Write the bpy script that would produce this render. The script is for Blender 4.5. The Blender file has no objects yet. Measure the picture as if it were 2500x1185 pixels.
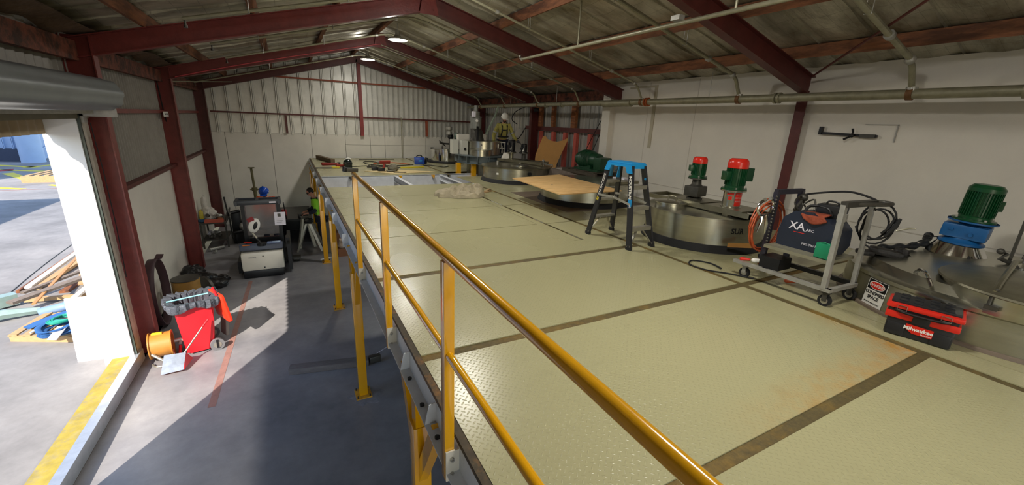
import bpy, bmesh, math, random
from mathutils import Vector, Matrix, Euler
random.seed(7)
SC = bpy.context.scene
COL = SC.collection
PI = math.pi
D = 2.296          # height of the mezzanine deck top above the floor

# ---------------------------------------------------------------- camera
cam_d = bpy.data.cameras.new('camera'); cam = bpy.data.objects.new('camera', cam_d); COL.objects.link(cam)
cam_d.sensor_width = 36.0; cam_d.lens = 36.0 * 993.8124 / 2500.0
cam_d.clip_start = 0.05; cam_d.clip_end = 400
cam.matrix_world = Matrix(((0.88225323, 0.09703979, -0.4606653, -0.6193),
                           (-0.46892258, 0.26786527, -0.84164115, 0.0),
                           (0.04172355, 0.95855698, 0.28182915, 3.8299),
                           (0, 0, 0, 1)))
SC.camera = cam
# ---------------------------------------------------------------- view, world, sun
SC.view_settings.view_transform = 'Standard'; SC.view_settings.look = 'None'
SC.view_settings.gamma = 1.0; SC.view_settings.use_curve_mapping = False
SC.view_settings.exposure = 0.0
W = bpy.data.worlds.new('sky'); SC.world = W; W.use_nodes = True
wn = W.node_tree; bg = wn.nodes['Background']
sky = wn.nodes.new('ShaderNodeTexSky'); sky.sky_type = 'NISHITA'; sky.sun_disc = False
SUNDIR = Vector((1.0, 1.60, -1.479)).normalized()      # the way the sunlight travels
sky.sun_elevation = math.asin(-SUNDIR.z); sky.sun_rotation = math.atan2(-SUNDIR.x, -SUNDIR.y)
sky.altitude = 50; sky.dust_density = 0.6
wn.links.new(sky.outputs[0], bg.inputs['Color']); bg.inputs['Strength'].default_value = 0.45
sl = bpy.data.lights.new('sun', 'SUN'); so = bpy.data.objects.new('sun', sl); COL.objects.link(so)
sl.energy = 9.4; sl.angle = math.radians(0.53); sl.color = (1.0, 0.90, 0.78)
so.rotation_euler = SUNDIR.to_track_quat('-Z', 'Y').to_euler(); so.location = (-20, -30, 30)
LAMP_POWER = 92.0     # watts per high-bay lamp

# ---------------------------------------------------------------- materials
def lin(c):
    return tuple(((x / 12.92) if x <= 0.04045 else ((x + 0.055) / 1.055) ** 2.4) for x in c)
def rgb(r, g, b): return lin((r / 255, g / 255, b / 255))
MC = {}
def mat(name, col, rough=0.6, metal=0.0, var=0.0, vs=6.0, bump=0.0, bs=40.0, col2=None, c2amt=0.5, c2s=3.0, emit=None, es=0, coat=0.0, stretch=None, alpha=None, trans=0.0):
    if name in MC: return MC[name]
    m = bpy.data.materials.new(name); m.use_nodes = True; MC[name] = m
    nt = m.node_tree; N = nt.nodes; L = nt.links; bs_ = N['Principled BSDF']
    c = lin(tuple(x / 255 for x in col))
    bs_.inputs['Base Color'].default_value = (*c, 1); bs_.inputs['Roughness'].default_value = rough
    bs_.inputs['Metallic'].default_value = metal
    if coat: bs_.inputs['Coat Weight'].default_value = coat; bs_.inputs['Coat Roughness'].default_value = 0.12
    if alpha is not None: bs_.inputs['Alpha'].default_value = alpha
    if trans: bs_.inputs['Transmission Weight'].default_value = trans
    if emit:
        bs_.inputs['Emission Color'].default_value = (*lin(tuple(x / 255 for x in emit)), 1); bs_.inputs['Emission Strength'].default_value = es
    if var or bump or col2:
        tc = N.new('ShaderNodeTexCoord'); co = tc.outputs['Object']
        if stretch:
            mp = N.new('ShaderNodeMapping'); mp.inputs['Scale'].default_value = stretch; L.new(co, mp.inputs['Vector']); co = mp.outputs['Vector']
    if var or col2:
        nz = N.new('ShaderNodeTexNoise'); nz.inputs['Scale'].default_value = vs; nz.inputs['Detail'].default_value = 6; nz.inputs['Roughness'].default_value = 0.65
        L.new(co, nz.inputs['Vector'])
        mr = N.new('ShaderNodeMapRange'); mr.inputs['From Min'].default_value = 0.3; mr.inputs['From Max'].default_value = 0.7
        mr.inputs['To Min'].default_value = 1 - var; mr.inputs['To Max'].default_value = 1 + var * 0.6
        L.new(nz.outputs['Fac'], mr.inputs['Value'])
        hv = N.new('ShaderNodeVectorMath'); hv.operation = 'SCALE'
        src = None
        if col2:
            n2 = N.new('ShaderNodeTexNoise'); n2.inputs['Scale'].default_value = c2s; n2.inputs['Detail'].default_value = 7; n2.inputs['Roughness'].default_value = 0.7
            L.new(co, n2.inputs['Vector'])
            r2 = N.new('ShaderNodeMapRange'); r2.inputs['From Min'].default_value = 0.62 - 0.3 * c2amt; r2.inputs['From Max'].default_value = 0.78 - 0.3 * c2amt
            L.new(n2.outputs['Fac'], r2.inputs['Value'])
            mx = N.new('ShaderNodeMix'); mx.data_type = 'RGBA'; L.new(r2.outputs['Result'], mx.inputs['Factor'])
            mx.inputs[6].default_value = (*c, 1); mx.inputs[7].default_value = (*lin(tuple(x / 255 for x in col2)), 1)
            L.new(mx.outputs[2], hv.inputs[0])
        else: hv.inputs[0].default_value = c
        L.new(mr.outputs['Result'], hv.inputs['Scale']); L.new(hv.outputs[0], bs_.inputs['Base Color'])
    if bump:
        nb = N.new('ShaderNodeTexNoise'); nb.inputs['Scale'].default_value = bs; nb.inputs['Detail'].default_value = 4
        L.new(co, nb.inputs['Vector']); bp_ = N.new('ShaderNodeBump'); bp_.inputs['Strength'].default_value = bump; bp_.inputs['Distance'].default_value = 0.02
        L.new(nb.outputs['Fac'], bp_.inputs['Height']); L.new(bp_.outputs['Normal'], bs_.inputs['Normal'])
    return m

def math_node(nt, op, a, b=None, c=None):
    n = nt.nodes.new('ShaderNodeMath'); n.operation = op
    for i, v in enumerate((a, b, c)):
        if v is None: continue
        if isinstance(v, (int, float)): n.inputs[i].default_value = v
        else: nt.links.new(v, n.inputs[i])
    return n.outputs[0]

def tread_mat(name, col, rust=False, rough=0.32):
    """cream painted checker plate: raised lozenges in alternating directions"""
    m = mat(name, col, rough); nt = m.node_tree; N = nt.nodes; L = nt.links; B = N['Principled BSDF']
    geo = N.new('ShaderNodeNewGeometry'); sp = N.new('ShaderNodeSeparateXYZ'); L.new(geo.outputs['Position'], sp.inputs[0])
    X, Y = sp.outputs[0], sp.outputs[1]; p = 0.030
    M_ = lambda *a: math_node(nt, *a)
    u = M_('DIVIDE', M_('ADD', X, Y), p * 1.4142); v = M_('DIVIDE', M_('SUBTRACT', X, Y), p * 1.4142)
    fu = M_('SUBTRACT', M_('FRACT', u), 0.5); fv = M_('SUBTRACT', M_('FRACT', v), 0.5)
    par = M_('PINGPONG', M_('ADD', M_('FLOOR', u), M_('FLOOR', v)), 1.0)
    def ell(a, b): return M_('SUBTRACT', 1.0, M_('ADD', M_('POWER', M_('ABSOLUTE', M_('DIVIDE', fu, a)), 2.0), M_('POWER', M_('ABSOLUTE', M_('DIVIDE', fv, b)), 2.0)))
    e1 = ell(0.47, 0.15); e2 = ell(0.15, 0.47)
    h = M_('ADD', M_('MULTIPLY', e1, M_('SUBTRACT', 1.0, par)), M_('MULTIPLY', e2, par))
    h = M_('MAXIMUM', h, 0.0); h = M_('POWER', h, 0.5)
    n0 = N.new('ShaderNodeTexNoise'); n0.inputs['Scale'].default_value = 1.1; n0.inputs['Detail'].default_value = 1.0; L.new(geo.outputs['Position'], n0.inputs['Vector'])
    n1 = N.new('ShaderNodeTexNoise'); n1.inputs['Scale'].default_value = 9; n1.inputs['Detail'].default_value = 8; n1.inputs['Roughness'].default_value = 0.7; L.new(geo.outputs['Position'], n1.inputs['Vector'])
    hh = M_('ADD', M_('MULTIPLY', h, 1.0), M_('MULTIPLY', n0.outputs['Fac'], 1.5))
    bp_ = N.new('ShaderNodeBump'); bp_.inputs['Strength'].default_value = 0.75; bp_.inputs['Distance'].default_value = 0.0024
    L.new(hh, bp_.inputs['Height']); L.new(bp_.outputs['Normal'], B.inputs['Normal'])
    # worn dirt spots, rust bleeding from the cut edges
    def ramp(x, a, b): 
        r = N.new('ShaderNodeMapRange'); r.inputs['From Min'].default_value = a; r.inputs['From Max'].default_value = b; L.new(x, r.inputs['Value']); return r.outputs['Result']
    dirt = M_('MULTIPLY', M_('MULTIPLY', ramp(n1.outputs['Fac'], 0.52, 0.75), ramp(n0.outputs['Fac'], 0.42, 0.7)), 0.22)
    mx = N.new('ShaderNodeMix'); mx.data_type = 'RGBA'; mx.inputs[6].default_value = (*rgb(*col), 1); mx.inputs[7].default_value = (*rgb(104, 98, 74), 1)
    L.new(dirt, mx.inputs['Factor']); out = mx.outputs[2]
    if rust:
        e = M_('ADD', ramp(Y, 1.22, 0.93), M_('MULTIPLY', ramp(X, 3.2, 3.42), ramp(Y, 1.9, 1.2)))
        e = M_('MAXIMUM', e, 0.0)
        e2_ = M_('MULTIPLY', ramp(Y, 4.2, 3.9), M_('MULTIPLY', ramp(X, 0.6, 0.0), 1.0))
        wgt = M_('MULTIPLY', ramp(n1.outputs['Fac'], 0.30, 0.75), M_('MULTIPLY', M_('MAXIMUM', M_('MULTIPLY', e, ramp(X, 1.2, 2.4)), M_('MULTIPLY', e2_, ramp(Y, 3.8, 3.86))), 0.85))
        wgt = M_('MINIMUM', wgt, 0.8)
        m2 = N.new('ShaderNodeMix'); m2.data_type = 'RGBA'; L.new(wgt, m2.inputs['Factor']); L.new(out, m2.inputs[6]); m2.inputs[7].default_value = (*rgb(178, 124, 40), 1); out = m2.outputs[2]
    L.new(out, B.inputs['Base Color'])
    rr = N.new('ShaderNodeMapRange'); rr.inputs['To Min'].default_value = rough - 0.06; rr.inputs['To Max'].default_value = rough + 0.16; L.new(n0.outputs['Fac'], rr.inputs['Value']); L.new(rr.outputs['Result'], B.inputs['Roughness'])
    return m

M = dict(
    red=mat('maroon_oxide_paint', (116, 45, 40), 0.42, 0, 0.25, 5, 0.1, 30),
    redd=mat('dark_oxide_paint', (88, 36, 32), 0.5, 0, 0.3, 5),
    salmon=mat('salmon_primer', (196, 92, 78), 0.6, 0, 0.2, 8),
    yellow=mat('safety_yellow_gloss', (222, 160, 8), 0.16, 0, 0.05, 3, coat=0.8),
    wht=mat('white_painted_panel', (216, 211, 200), 0.5, 0, 0.08, 1.5, 0.05, 60),
    whtw=mat('cream_white_board', (214, 210, 200), 0.45, 0, 0.10, 1.2),
    greyp=mat('pale_grey_beam_paint', (204, 207, 210), 0.4, 0, 0.12, 7),
    galv=mat('galvanised_steel', (168, 166, 158), 0.38, 0.45, 0.2, 12),
    pipe=mat('weathered_grey_pipe', (150, 146, 122), 0.45, 0.35, 0.25, 9, 0.1, 30),
    sheet=mat('zinc_sheet', (206, 205, 198), 0.42, 0.35, 0.12, 4),
    sheetL=mat('painted_grey_sheet', (150, 146, 138), 0.5, 0.15, 0.15, 4),
    timber=mat('old_timber', (150, 92, 52), 0.75, 0, 0.3, 14, 0.15, 40, col2=(84, 48, 30), c2amt=0.55, c2s=4, stretch=(1, 0.15, 1)),
    dark=mat('black_rubber', (20, 20, 21), 0.8, 0, 0.2, 10),
    blk=mat('black_plastic', (30, 31, 34), 0.42, 0, 0.15, 10),
    rustg=mat('rusty_gap_steel', (86, 74, 40), 0.75, 0.0, 0.35, 25, 0.3, 60, col2=(126, 98, 34), c2amt=0.42, c2s=1.2),
    ss=mat('brushed_stainless', (184, 182, 168), 0.27, 0.95, 0.14, 3, 0.03, 25, stretch=(0.4, 0.4, 6)),
    ssd=mat('dull_stainless', (140, 136, 116), 0.36, 0.85, 0.25, 6, 0.04, 12),
    chrome=mat('polished_steel', (215, 215, 215), 0.12, 1.0),
    dkst=mat('dark_machined_steel', (80, 78, 72), 0.45, 0.6, 0.3, 9),
    conc=mat('floor', (10, 10, 10)),
    green=mat('green_motor_paint', (14, 70, 38), 0.3, 0, 0.15, 6),
    greend=mat('dark_green_motor_paint', (16, 60, 36), 0.4, 0, 0.2, 6),
    mred=mat('red_motor_cowl', (214, 44, 30), 0.25, 0, 0.05, 5),
    blue=mat('blue_gearbox_paint', (20, 84, 140), 0.35, 0, 0.15, 9),
    lblue=mat('ladder_blue_plastic', (20, 140, 205), 0.4),
    lbl=mat('ladder_black_fibreglass', (38, 38, 42), 0.4, 0, 0.1, 20),
    alu=mat('aluminium', (178, 174, 160), 0.35, 0.75, 0.12, 15),
    ply=mat('plywood_face', (210, 172, 116), 0.6, 0, 0.18, 5, 0, 1, col2=(196, 154, 98), c2amt=0.5, c2s=2.0, stretch=(0.8, 3, 1)),
    card=mat('brown_cardboard', (168, 120, 58), 0.7, 0, 0.12, 6),
    canvas=mat('beige_canvas', (164, 153, 128), 0.95, 0, 0.25, 7, 0.5, 10),
    tred=mat('tool_red_plastic', (204, 36, 22), 0.35),
    orange=mat('orange_cable', (176, 78, 38), 0.5),
    hired=mat('red_bin_plastic', (204, 32, 42), 0.35, 0, 0.05, 4),
    bag=mat('grey_bin_liner', (74, 78, 86), 0.25, 0, 0.15, 12, 0.9, 22, coat=0.3),
    skin=mat('skin', (196, 140, 116), 0.5, 0, 0.05, 30),
    hair=mat('dark_hair', (28, 22, 20), 0.6, 0, 0.2, 90, 0.5, 120),
    beard=mat('brown_beard', (60, 40, 28), 0.8),
    hivy=mat('hi_vis_yellow_cloth', (182, 174, 92), 0.8, 0, 0.1, 20, 0.3, 30),
    hivg=mat('hi_vis_green_cloth', (150, 226, 50), 0.75, 0, 0.08, 20, 0.3, 30),
    hivo=mat('hi_vis_orange_cloth', (236, 92, 28), 0.75, 0, 0.08, 20, 0.3, 30),
    navy=mat('navy_cloth', (24, 28, 46), 0.85, 0, 0.15, 20, 0.3, 30),
    white=mat('white_plastic', (232, 230, 222), 0.35),
    paper=mat('white_paper', (225, 222, 232), 0.7),
    lgrey=mat('light_grey_machine_paint', (222, 216, 200), 0.35, 0, 0.05, 4),
    dgrey=mat('dark_grey_machine_plastic', (62, 68, 84), 0.4, 0, 0.1, 6),
    blackp=mat('black_metal', (22, 22, 24), 0.4, 0.2, 0.2, 9),
    glass=mat('scratched_clear_plastic', (200, 196, 196), 0.25, 0, trans=0.9),
    bluep=mat('blue_plastic', (20, 70, 170), 0.3),
    strap=mat('blue_webbing', (44, 92, 148), 0.8, 0, 0.1, 30),
    teal=mat('teal_rope', (14, 136, 118), 0.7, 0, 0.1, 30),
    wood=mat('sawn_pine', (176, 144, 102), 0.7, 0, 0.15, 12, 0, 1, stretch=(1, 0.3, 1)),
    woodw=mat('white_painted_timber', (196, 190, 182), 0.6, 0, 0.05, 9),
    woodd=mat('weathered_timber', (116, 104, 94), 0.85, 0, 0.3, 10, 0.3, 30),
    yline=mat('yellow_ground_paint', (166, 148, 62), 0.8, 0, 0.25, 8, col2=(150, 138, 96), c2amt=0.5, c2s=6),
    oline=mat('red_floor_paint', (146, 110, 102), 0.6, 0, 0.25, 8),
    bluew=mat('blue_grey_cladding', (168, 188, 214), 0.6, 0, 0.05, 2),
    shadecl=mat('steel_blue_door', (140, 164, 200), 0.6),
    grn2=mat('green_welding_box', (20, 130, 90), 0.45),
    wbody=mat('welder_dark_blue_shell', (32, 38, 52), 0.35, 0, 0.08, 6),
    drumy=mat('drum_amber_yellow', (178, 122, 52), 0.4, 0, 0.12, 8),
    tapey=mat('yellow_black_marks', (210, 190, 40), 0.6),
    gal2=mat('scuffed_galvanised_plate', (168, 174, 180), 0.32, 0.7, 0.25, 10),
    prim=mat('primer_grey_plate', (112, 98, 84), 0.55, 0, 0.15, 6),
)
M['tread'] = tread_mat('cream_checker_plate', (162, 157, 120), rough=0.22)
M['treadr'] = tread_mat('cream_checker_plate_rusting', (162, 157, 120), rust=True, rough=0.22)

# concrete floor: worn grey slab with darker and paler traffic patches
def concrete(name, c1, c2, c3, rough, sc=0.6):
    m = mat(name, c1, rough) if name != 'floor' else MC['floor']
    nt = m.node_tree; N = nt.nodes; L = nt.links; B = N['Principled BSDF']
    geo = N.new('ShaderNodeNewGeometry')
    a = N.new('ShaderNodeTexNoise'); a.inputs['Scale'].default_value = sc; a.inputs['Detail'].default_value = 9; a.inputs['Roughness'].default_value = 0.62; L.new(geo.outputs['Position'], a.inputs['Vector'])
    b = N.new('ShaderNodeTexNoise'); b.inputs['Scale'].default_value = sc * 9; b.inputs['Detail'].default_value = 8; b.inputs['Roughness'].default_value = 0.7; L.new(geo.outputs['Position'], b.inputs['Vector'])
    r = N.new('ShaderNodeValToRGB'); e = r.color_ramp.elements; e[0].position = 0.36; e[0].color = (*rgb(*c2), 1); e[1].position = 0.66; e[1].color = (*rgb(*c3), 1)
    k = e.new(0.5); k.color = (*rgb(*c1), 1); L.new(a.outputs['Fac'], r.inputs['Fac'])
    mr = N.new('ShaderNodeMapRange'); mr.inputs['From Min'].default_value = 0.3; mr.inputs['From Max'].default_value = 0.7; mr.inputs['To Min'].default_value = 0.86; mr.inputs['To Max'].default_value = 1.1; L.new(b.outputs['Fac'], mr.inputs['Value'])
    v = N.new('ShaderNodeVectorMath'); v.operation = 'SCALE'; L.new(r.outputs['Color'], v.inputs[0]); L.new(mr.outputs['Result'], v.inputs['Scale']); L.new(v.outputs[0], B.inputs['Base Color'])
    bp_ = N.new('ShaderNodeBump'); bp_.inputs['Strength'].default_value = 0.15; bp_.inputs['Distance'].default_value = 0.01; L.new(b.outputs['Fac'], bp_.inputs['Height']); L.new(bp_.outputs['Normal'], B.inputs['Normal'])
    B.inputs['Roughness'].default_value = rough
    return m
M['conc'] = concrete('floor', (136, 135, 138), (116, 116, 121), (150, 148, 149), 0.36)
M['yard'] = concrete('yard_concrete', (132, 130, 129), (117, 115, 114), (147, 144, 142), 0.8, 0.5)

# silver insulation foil, dusty and wire-meshed
def foil():
    m = mat('dusty_insulation_foil', (150, 145, 122), 0.4, 0.55); nt = m.node_tree; N = nt.nodes; L = nt.links; B = N['Principled BSDF']
    geo = N.new('ShaderNodeNewGeometry'); 
    mp = N.new('ShaderNodeMapping'); mp.inputs['Scale'].default_value = (0.7, 1.6, 0.7); L.new(geo.outputs['Position'], mp.inputs['Vector'])
    a = N.new('ShaderNodeTexNoise'); a.inputs['Scale'].default_value = 1.3; a.inputs['Detail'].default_value = 8; a.inputs['Roughness'].default_value = 0.65; L.new(mp.outputs[0], a.inputs['Vector'])
    r = N.new('ShaderNodeValToRGB'); e = r.color_ramp.elements; e[0].position = 0.34; e[0].color = (*rgb(124, 116, 96), 1); e[1].position = 0.68; e[1].color = (*rgb(214, 210, 192), 1); L.new(a.outputs['Fac'], r.inputs['Fac'])
    b = N.new('ShaderNodeTexNoise'); b.inputs['Scale'].default_value = 7; b.inputs['Detail'].default_value = 5; L.new(mp.outputs[0], b.inputs['Vector'])
    # chicken-wire squares holding the foil
    sp = N.new('ShaderNodeSeparateXYZ'); L.new(geo.outputs['Position'], sp.inputs[0])
    def line(o, per):
        f = math_node(nt, 'FRACT', math_node(nt, 'DIVIDE', o, per)); return math_node(nt, 'LESS_THAN', f, 0.022)
    w = math_node(nt, 'MAXIMUM', line(sp.outputs[0], 0.30), line(sp.outputs[1], 0.15))
    mx = N.new('ShaderNodeMix'); mx.data_type = 'RGBA'; L.new(math_node(nt, 'MULTIPLY', w, 0.45), mx.inputs['Factor']); L.new(r.outputs['Color'], mx.inputs[6]); mx.inputs[7].default_value = (*rgb(60, 55, 45), 1)
    L.new(mx.outputs[2], B.inputs['Base Color'])
    bp_ = N.new('ShaderNodeBump'); bp_.inputs['Strength'].default_value = 0.6; bp_.inputs['Distance'].default_value = 0.02; L.new(b.outputs['Fac'], bp_.inputs['Height']); L.new(bp_.outputs['Normal'], B.inputs['Normal'])
    return m
M['foil'] = foil()

# ---------------------------------------------------------------- geometry helpers
class G:
    def __init__(s): s.b = bmesh.new()
    def box(s, a, b):
        return s.obox(((a[0]+b[0])/2, (a[1]+b[1])/2, (a[2]+b[2])/2), (abs(b[0]-a[0]), abs(b[1]-a[1]), abs(b[2]-a[2])))
    def obox(s, c, sz, rot=(0, 0, 0), bev=0.0):
        mt = Matrix.Translation(c) @ Euler(rot).to_matrix().to_4x4() @ Matrix.Diagonal((*sz, 1))
        r = bmesh.ops.create_cube(s.b, size=1.0, matrix=mt)
        if bev:
            es = {e for v in r['verts'] for e in v.link_edges}
            bmesh.ops.bevel(s.b, geom=list(es), offset=bev, segments=2, affect='EDGES', profile=0.6)
        return s
    def cyl(s, p, q, r, r2=None, n=16, cap=True):
        p = Vector(p); q = Vector(q); d = q - p
        if d.length < 1e-6: return s
        mt = Matrix.Translation((p + q) / 2) @ d.to_track_quat('Z', 'Y').to_matrix().to_4x4()
        bmesh.ops.create_cone(s.b, cap_ends=cap, segments=n, radius1=r, radius2=r if r2 is None else r2, depth=d.length, matrix=mt)
        return s
    def ball(s, c, r, n=12, rot=(0, 0, 0)):
        if not hasattr(r, '__len__'): r = (r, r, r)
        mt = Matrix.Translation(c) @ Euler(rot).to_matrix().to_4x4() @ Matrix.Diagonal((*r, 1))
        bmesh.ops.create_uvsphere(s.b, u_segments=n * 2, v_segments=n, radius=1, matrix=mt); return s
    def sect(s, p, q, poly, up=(0, 0, 1), q2=None):
        """extrude a 2-D outline (u to the side, v up) from p to q"""
        p = Vector(p); q = Vector(q); d = (q - p).normalized(); u = Vector(up); side = d.cross(u)
        if side.length < 1e-4: side = d.cross(Vector((1, 0, 0)))
        side.normalize(); u = side.cross(d)
        A = [s.b.verts.new(p + side * x + u * y) for x, y in poly]; Bv = [s.b.verts.new(q + side * x + u * y) for x, y in (q2 or poly)]
        n = len(poly)
        for i in range(n): s.b.faces.new((A[i], A[(i + 1) % n], Bv[(i + 1) % n], Bv[i]))
        s.b.faces.new(A[::-1]); s.b.faces.new(Bv); return s
    def bar(s, p, q, w, h, up=(0, 0, 1)):
        return s.sect(p, q, [(-w/2, -h/2), (w/2, -h/2), (w/2, h/2), (-w/2, h/2)], up)
    def ibeam(s, p, q, w, h, t=0.012, up=(0, 0, 1)):
        w /= 2; h /= 2; k = t * 0.7
        return s.sect(p, q, [(-w, -h), (w, -h), (w, -h + t), (k, -h + t), (k, h - t), (w, h - t), (w, h), (-w, h), (-w, h - t), (-k, h - t), (-k, -h + t), (-w, -h + t)], up)
    def prism(s, poly, h, mt=None):
        """polygon in XY, extruded 0..h in Z, placed by a matrix"""
        mt = mt or Matrix(); A = [s.b.verts.new(mt @ Vector((x, y, 0))) for x, y in poly]; Bv = [s.b.verts.new(mt @ Vector((x, y, h))) for x, y in poly]
        n = len(poly); s.b.faces.new(A[::-1]); s.b.faces.new(Bv)
        for i in range(n): s.b.faces.new((A[i], A[(i + 1) % n], Bv[(i + 1) % n], Bv[i]))
        return s
    def slab(s, pts, t, n=(0, 0, -1)):
        """four or more 3-D corners, thickened by t along n"""
        n = Vector(n) * t; A = [s.b.verts.new(Vector(p)) for p in pts]; Bv = [s.b.verts.new(Vector(p) + n) for p in pts]; k = len(pts)
        s.b.faces.new(A); s.b.faces.new(Bv[::-1])
        for i in range(k): s.b.faces.new((A[i], Bv[i], Bv[(i + 1) % k], A[(i + 1) % k]))
        return s
    def lathe(s, prof, c=(0, 0, 0), n=40, mt=None, caps=True):
        mt = (Matrix.Translation(c) @ (mt or Matrix()))
        rings = []
        for r, z in prof:
            if r < 1e-5: rings.append([s.b.verts.new(mt @ Vector((0, 0, z)))])
            else: rings.append([s.b.verts.new(mt @ Vector((r * math.cos(2*PI*i/n), r * math.sin(2*PI*i/n), z))) for i in range(n)])
        for a, b in zip(rings, rings[1:]):
            for i in range(n):
                j = (i + 1) % n
                if len(a) == 1 and len(b) == 1: continue
                if len(a) == 1: s.b.faces.new((a[0], b[j], b[i]))
                elif len(b) == 1: s.b.faces.new((a[i], a[j], b[0]))
                else: s.b.faces.new((a[i], a[j], b[j], b[i]))
        return s
    def tube(s, pts, r, n=8, closed=False, flat=1.0):
        P = [Vector(p) for p in pts]; k = len(P); rings = []
        up = Vector((0.13, 0.21, 1)).normalized()
        for i, p in enumerate(P):
            a = P[(i - 1) % k] if (i or closed) else p; b = P[(i + 1) % k] if (i < k - 1 or closed) else p
            d = (b - a).normalized(); side = d.cross(up)
            if side.length < 0.05: side = d.cross(Vector((1, 0, 0)))
            side.normalize(); w = side.cross(d)
            rr = r[i] if hasattr(r, '__len__') else r
            rings.append([s.b.verts.new(p + side * rr * math.cos(2*PI*j/n) + w * rr * flat * math.sin(2*PI*j/n)) for j in range(n)])
        rng = range(k if closed else k - 1)
        for i in rng:
            a, b = rings[i], rings[(i + 1) % k]
            for j in range(n): s.b.faces.new((a[j], a[(j + 1) % n], b[(j + 1) % n], b[j]))
        if not closed: s.b.faces.new(rings[0][::-1]); s.b.faces.new(rings[-1])
        return s
    def grid(s, f, nu, nv):
        V = [[s.b.verts.new(Vector(f(i / nu, j / nv))) for j in range(nv + 1)] for i in range(nu + 1)]
        for i in range(nu):
            for j in range(nv): s.b.faces.new((V[i][j], V[i + 1][j], V[i + 1][j + 1], V[i][j + 1]))
        return s
    def mesh(s, other):  # add another bpy mesh, with matrix
        return s
    def xf(s, mt): bmesh.ops.transform(s.b, matrix=mt, verts=s.b.verts); return s

from mathutils import noise as MN
def blob(g, c, r, amp=0.2, f=3.0, seed=0, n=16, flat=None):
    """lumpy ball: film, cloth or rag"""
    h = G(); bmesh.ops.create_uvsphere(h.b, u_segments=n * 2, v_segments=n, radius=1)
    for v in h.b.verts:
        k = 1 + amp * MN.fractal(v.co * f + Vector((seed * 7.1, seed, 0)), 0.9, 2.1, 4) + amp * 0.5 * abs(MN.noise(v.co * f * 2.3 + Vector((seed, 3, 1))))
        p = Vector((v.co.x * r[0] * k, v.co.y * r[1] * k, v.co.z * r[2] * k))
        if flat is not None: p.z = max(p.z, -flat)
        v.co = p + Vector(c)
    me = bpy.data.meshes.new('h'); h.b.to_mesh(me); h.b.free(); g.b.from_mesh(me); bpy.data.meshes.remove(me); return g

def smooth_path(pts, n=6, closed=False):
    P = [Vector(p) for p in pts]; out = []; k = len(P)
    for i in range(k if closed else k - 1):
        p0 = P[(i - 1) % k] if (closed or i) else P[0]; p1 = P[i]; p2 = P[(i + 1) % k]; p3 = P[(i + 2) % k] if (closed or i < k - 2) else P[-1]
        for j in range(n):
            t = j / n; out.append(0.5 * ((2*p1) + (p2 - p0)*t + (2*p0 - 5*p1 + 4*p2 - p3)*t*t + (3*p1 - p0 - 3*p2 + p3)*t**3))
    if not closed: out.append(P[-1])
    return out

def mk(name, g, m, parent=None, loc=None, shift=True, sharp=35):
    bm = g.b
    bmesh.ops.recalc_face_normals(bm, faces=bm.faces)
    me = bpy.data.meshes.new(name)
    org = Vector((0, 0, 0))
    if loc is not None: org = Vector(loc)
    elif parent is not None and parent.get('_w'): org = Vector(parent['_w'])
    elif parent is None and shift:
        xs = [v.co for v in bm.verts]
        org = Vector(((min(v.x for v in xs) + max(v.x for v in xs)) / 2, (min(v.y for v in xs) + max(v.y for v in xs)) / 2, min(v.z for v in xs)))
    for v in bm.verts: v.co -= org
    bm.to_mesh(me); bm.free()
    for p in me.polygons: p.use_smooth = True
    me.set_sharp_from_angle(angle=math.radians(sharp))
    me.materials.append(m if not isinstance(m, str) else M[m])
    o = bpy.data.objects.new(name, me); COL.objects.link(o)
    if parent is None: o.location = org
    else: o.parent = parent; o.location = (0, 0, 0)
    return o
def tag(o, label, cat, group=None):
    o['label'] = label; o['category'] = cat
    if group: o['group'] = group
    return o
def struct(name, g, m):
    o = mk(name, g, m, shift=False); o['kind'] = 'structure'; return o
def thing(name, label, cat, loc, rz=0, group=None, world=True):
    """Empty at the base; with world=True its parts are modelled in world coordinates"""
    o = bpy.data.objects.new(name, None); COL.objects.link(o); o.location = loc; o.rotation_euler = (0, 0, rz); o.empty_display_size = 0.1
    if world and rz == 0: o['_w'] = tuple(loc)
    return tag(o, label, cat, group)
def part(parent, name, g, m, label=None, sharp=35):
    # sub-parts: parent may be a part (a mesh whose local frame equals its thing's)
    root = parent
    while root.parent: root = root.parent
    org = Vector(root['_w']) if root.get('_w') else Vector((0, 0, 0))
    o = mk(name, g, m, parent, loc=org, sharp=sharp)
    if label: o['label'] = label
    return o
def dup(root, loc, rz=None, label=None, group=None):
    r = root.copy(); COL.objects.link(r); r.location = loc
    if rz is not None: r.rotation_euler = (0, 0, rz)
    if label: r['label'] = label
    if group: r['group'] = group
    for ch in list(root.children):
        c = ch.copy(); COL.objects.link(c); c.parent = r
        for g_ in ch.children:
            d = g_.copy(); COL.objects.link(d); d.parent = c
    return r
def text_g(txt, size, mt, depth=0.001, bold=0.0):
    cu = bpy.data.curves.new('t', 'FONT'); cu.body = txt; cu.size = size; cu.align_x = 'CENTER'; cu.align_y = 'CENTER'; cu.extrude = depth; cu.offset = bold; cu.resolution_u = 3
    ob = bpy.data.objects.new('t', cu); COL.objects.link(ob)
    bpy.context.view_layer.update()
    me = bpy.data.meshes.new_from_object(ob.evaluated_get(bpy.context.evaluated_depsgraph_get()))
    g = G(); g.b.from_mesh(me); g.xf(mt)
    bpy.data.objects.remove(ob); bpy.data.curves.remove(cu); bpy.data.meshes.remove(me)
    return g
def frame_mt(o, x, y):
    """matrix whose local X,Y run along x and y and origin o"""
    x = Vector(x).normalized(); z = x.cross(Vector(y)).normalized(); y = z.cross(x)
    m = Matrix((x, y, z)).transposed().to_4x4(); m.translation = Vector(o); return m
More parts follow.
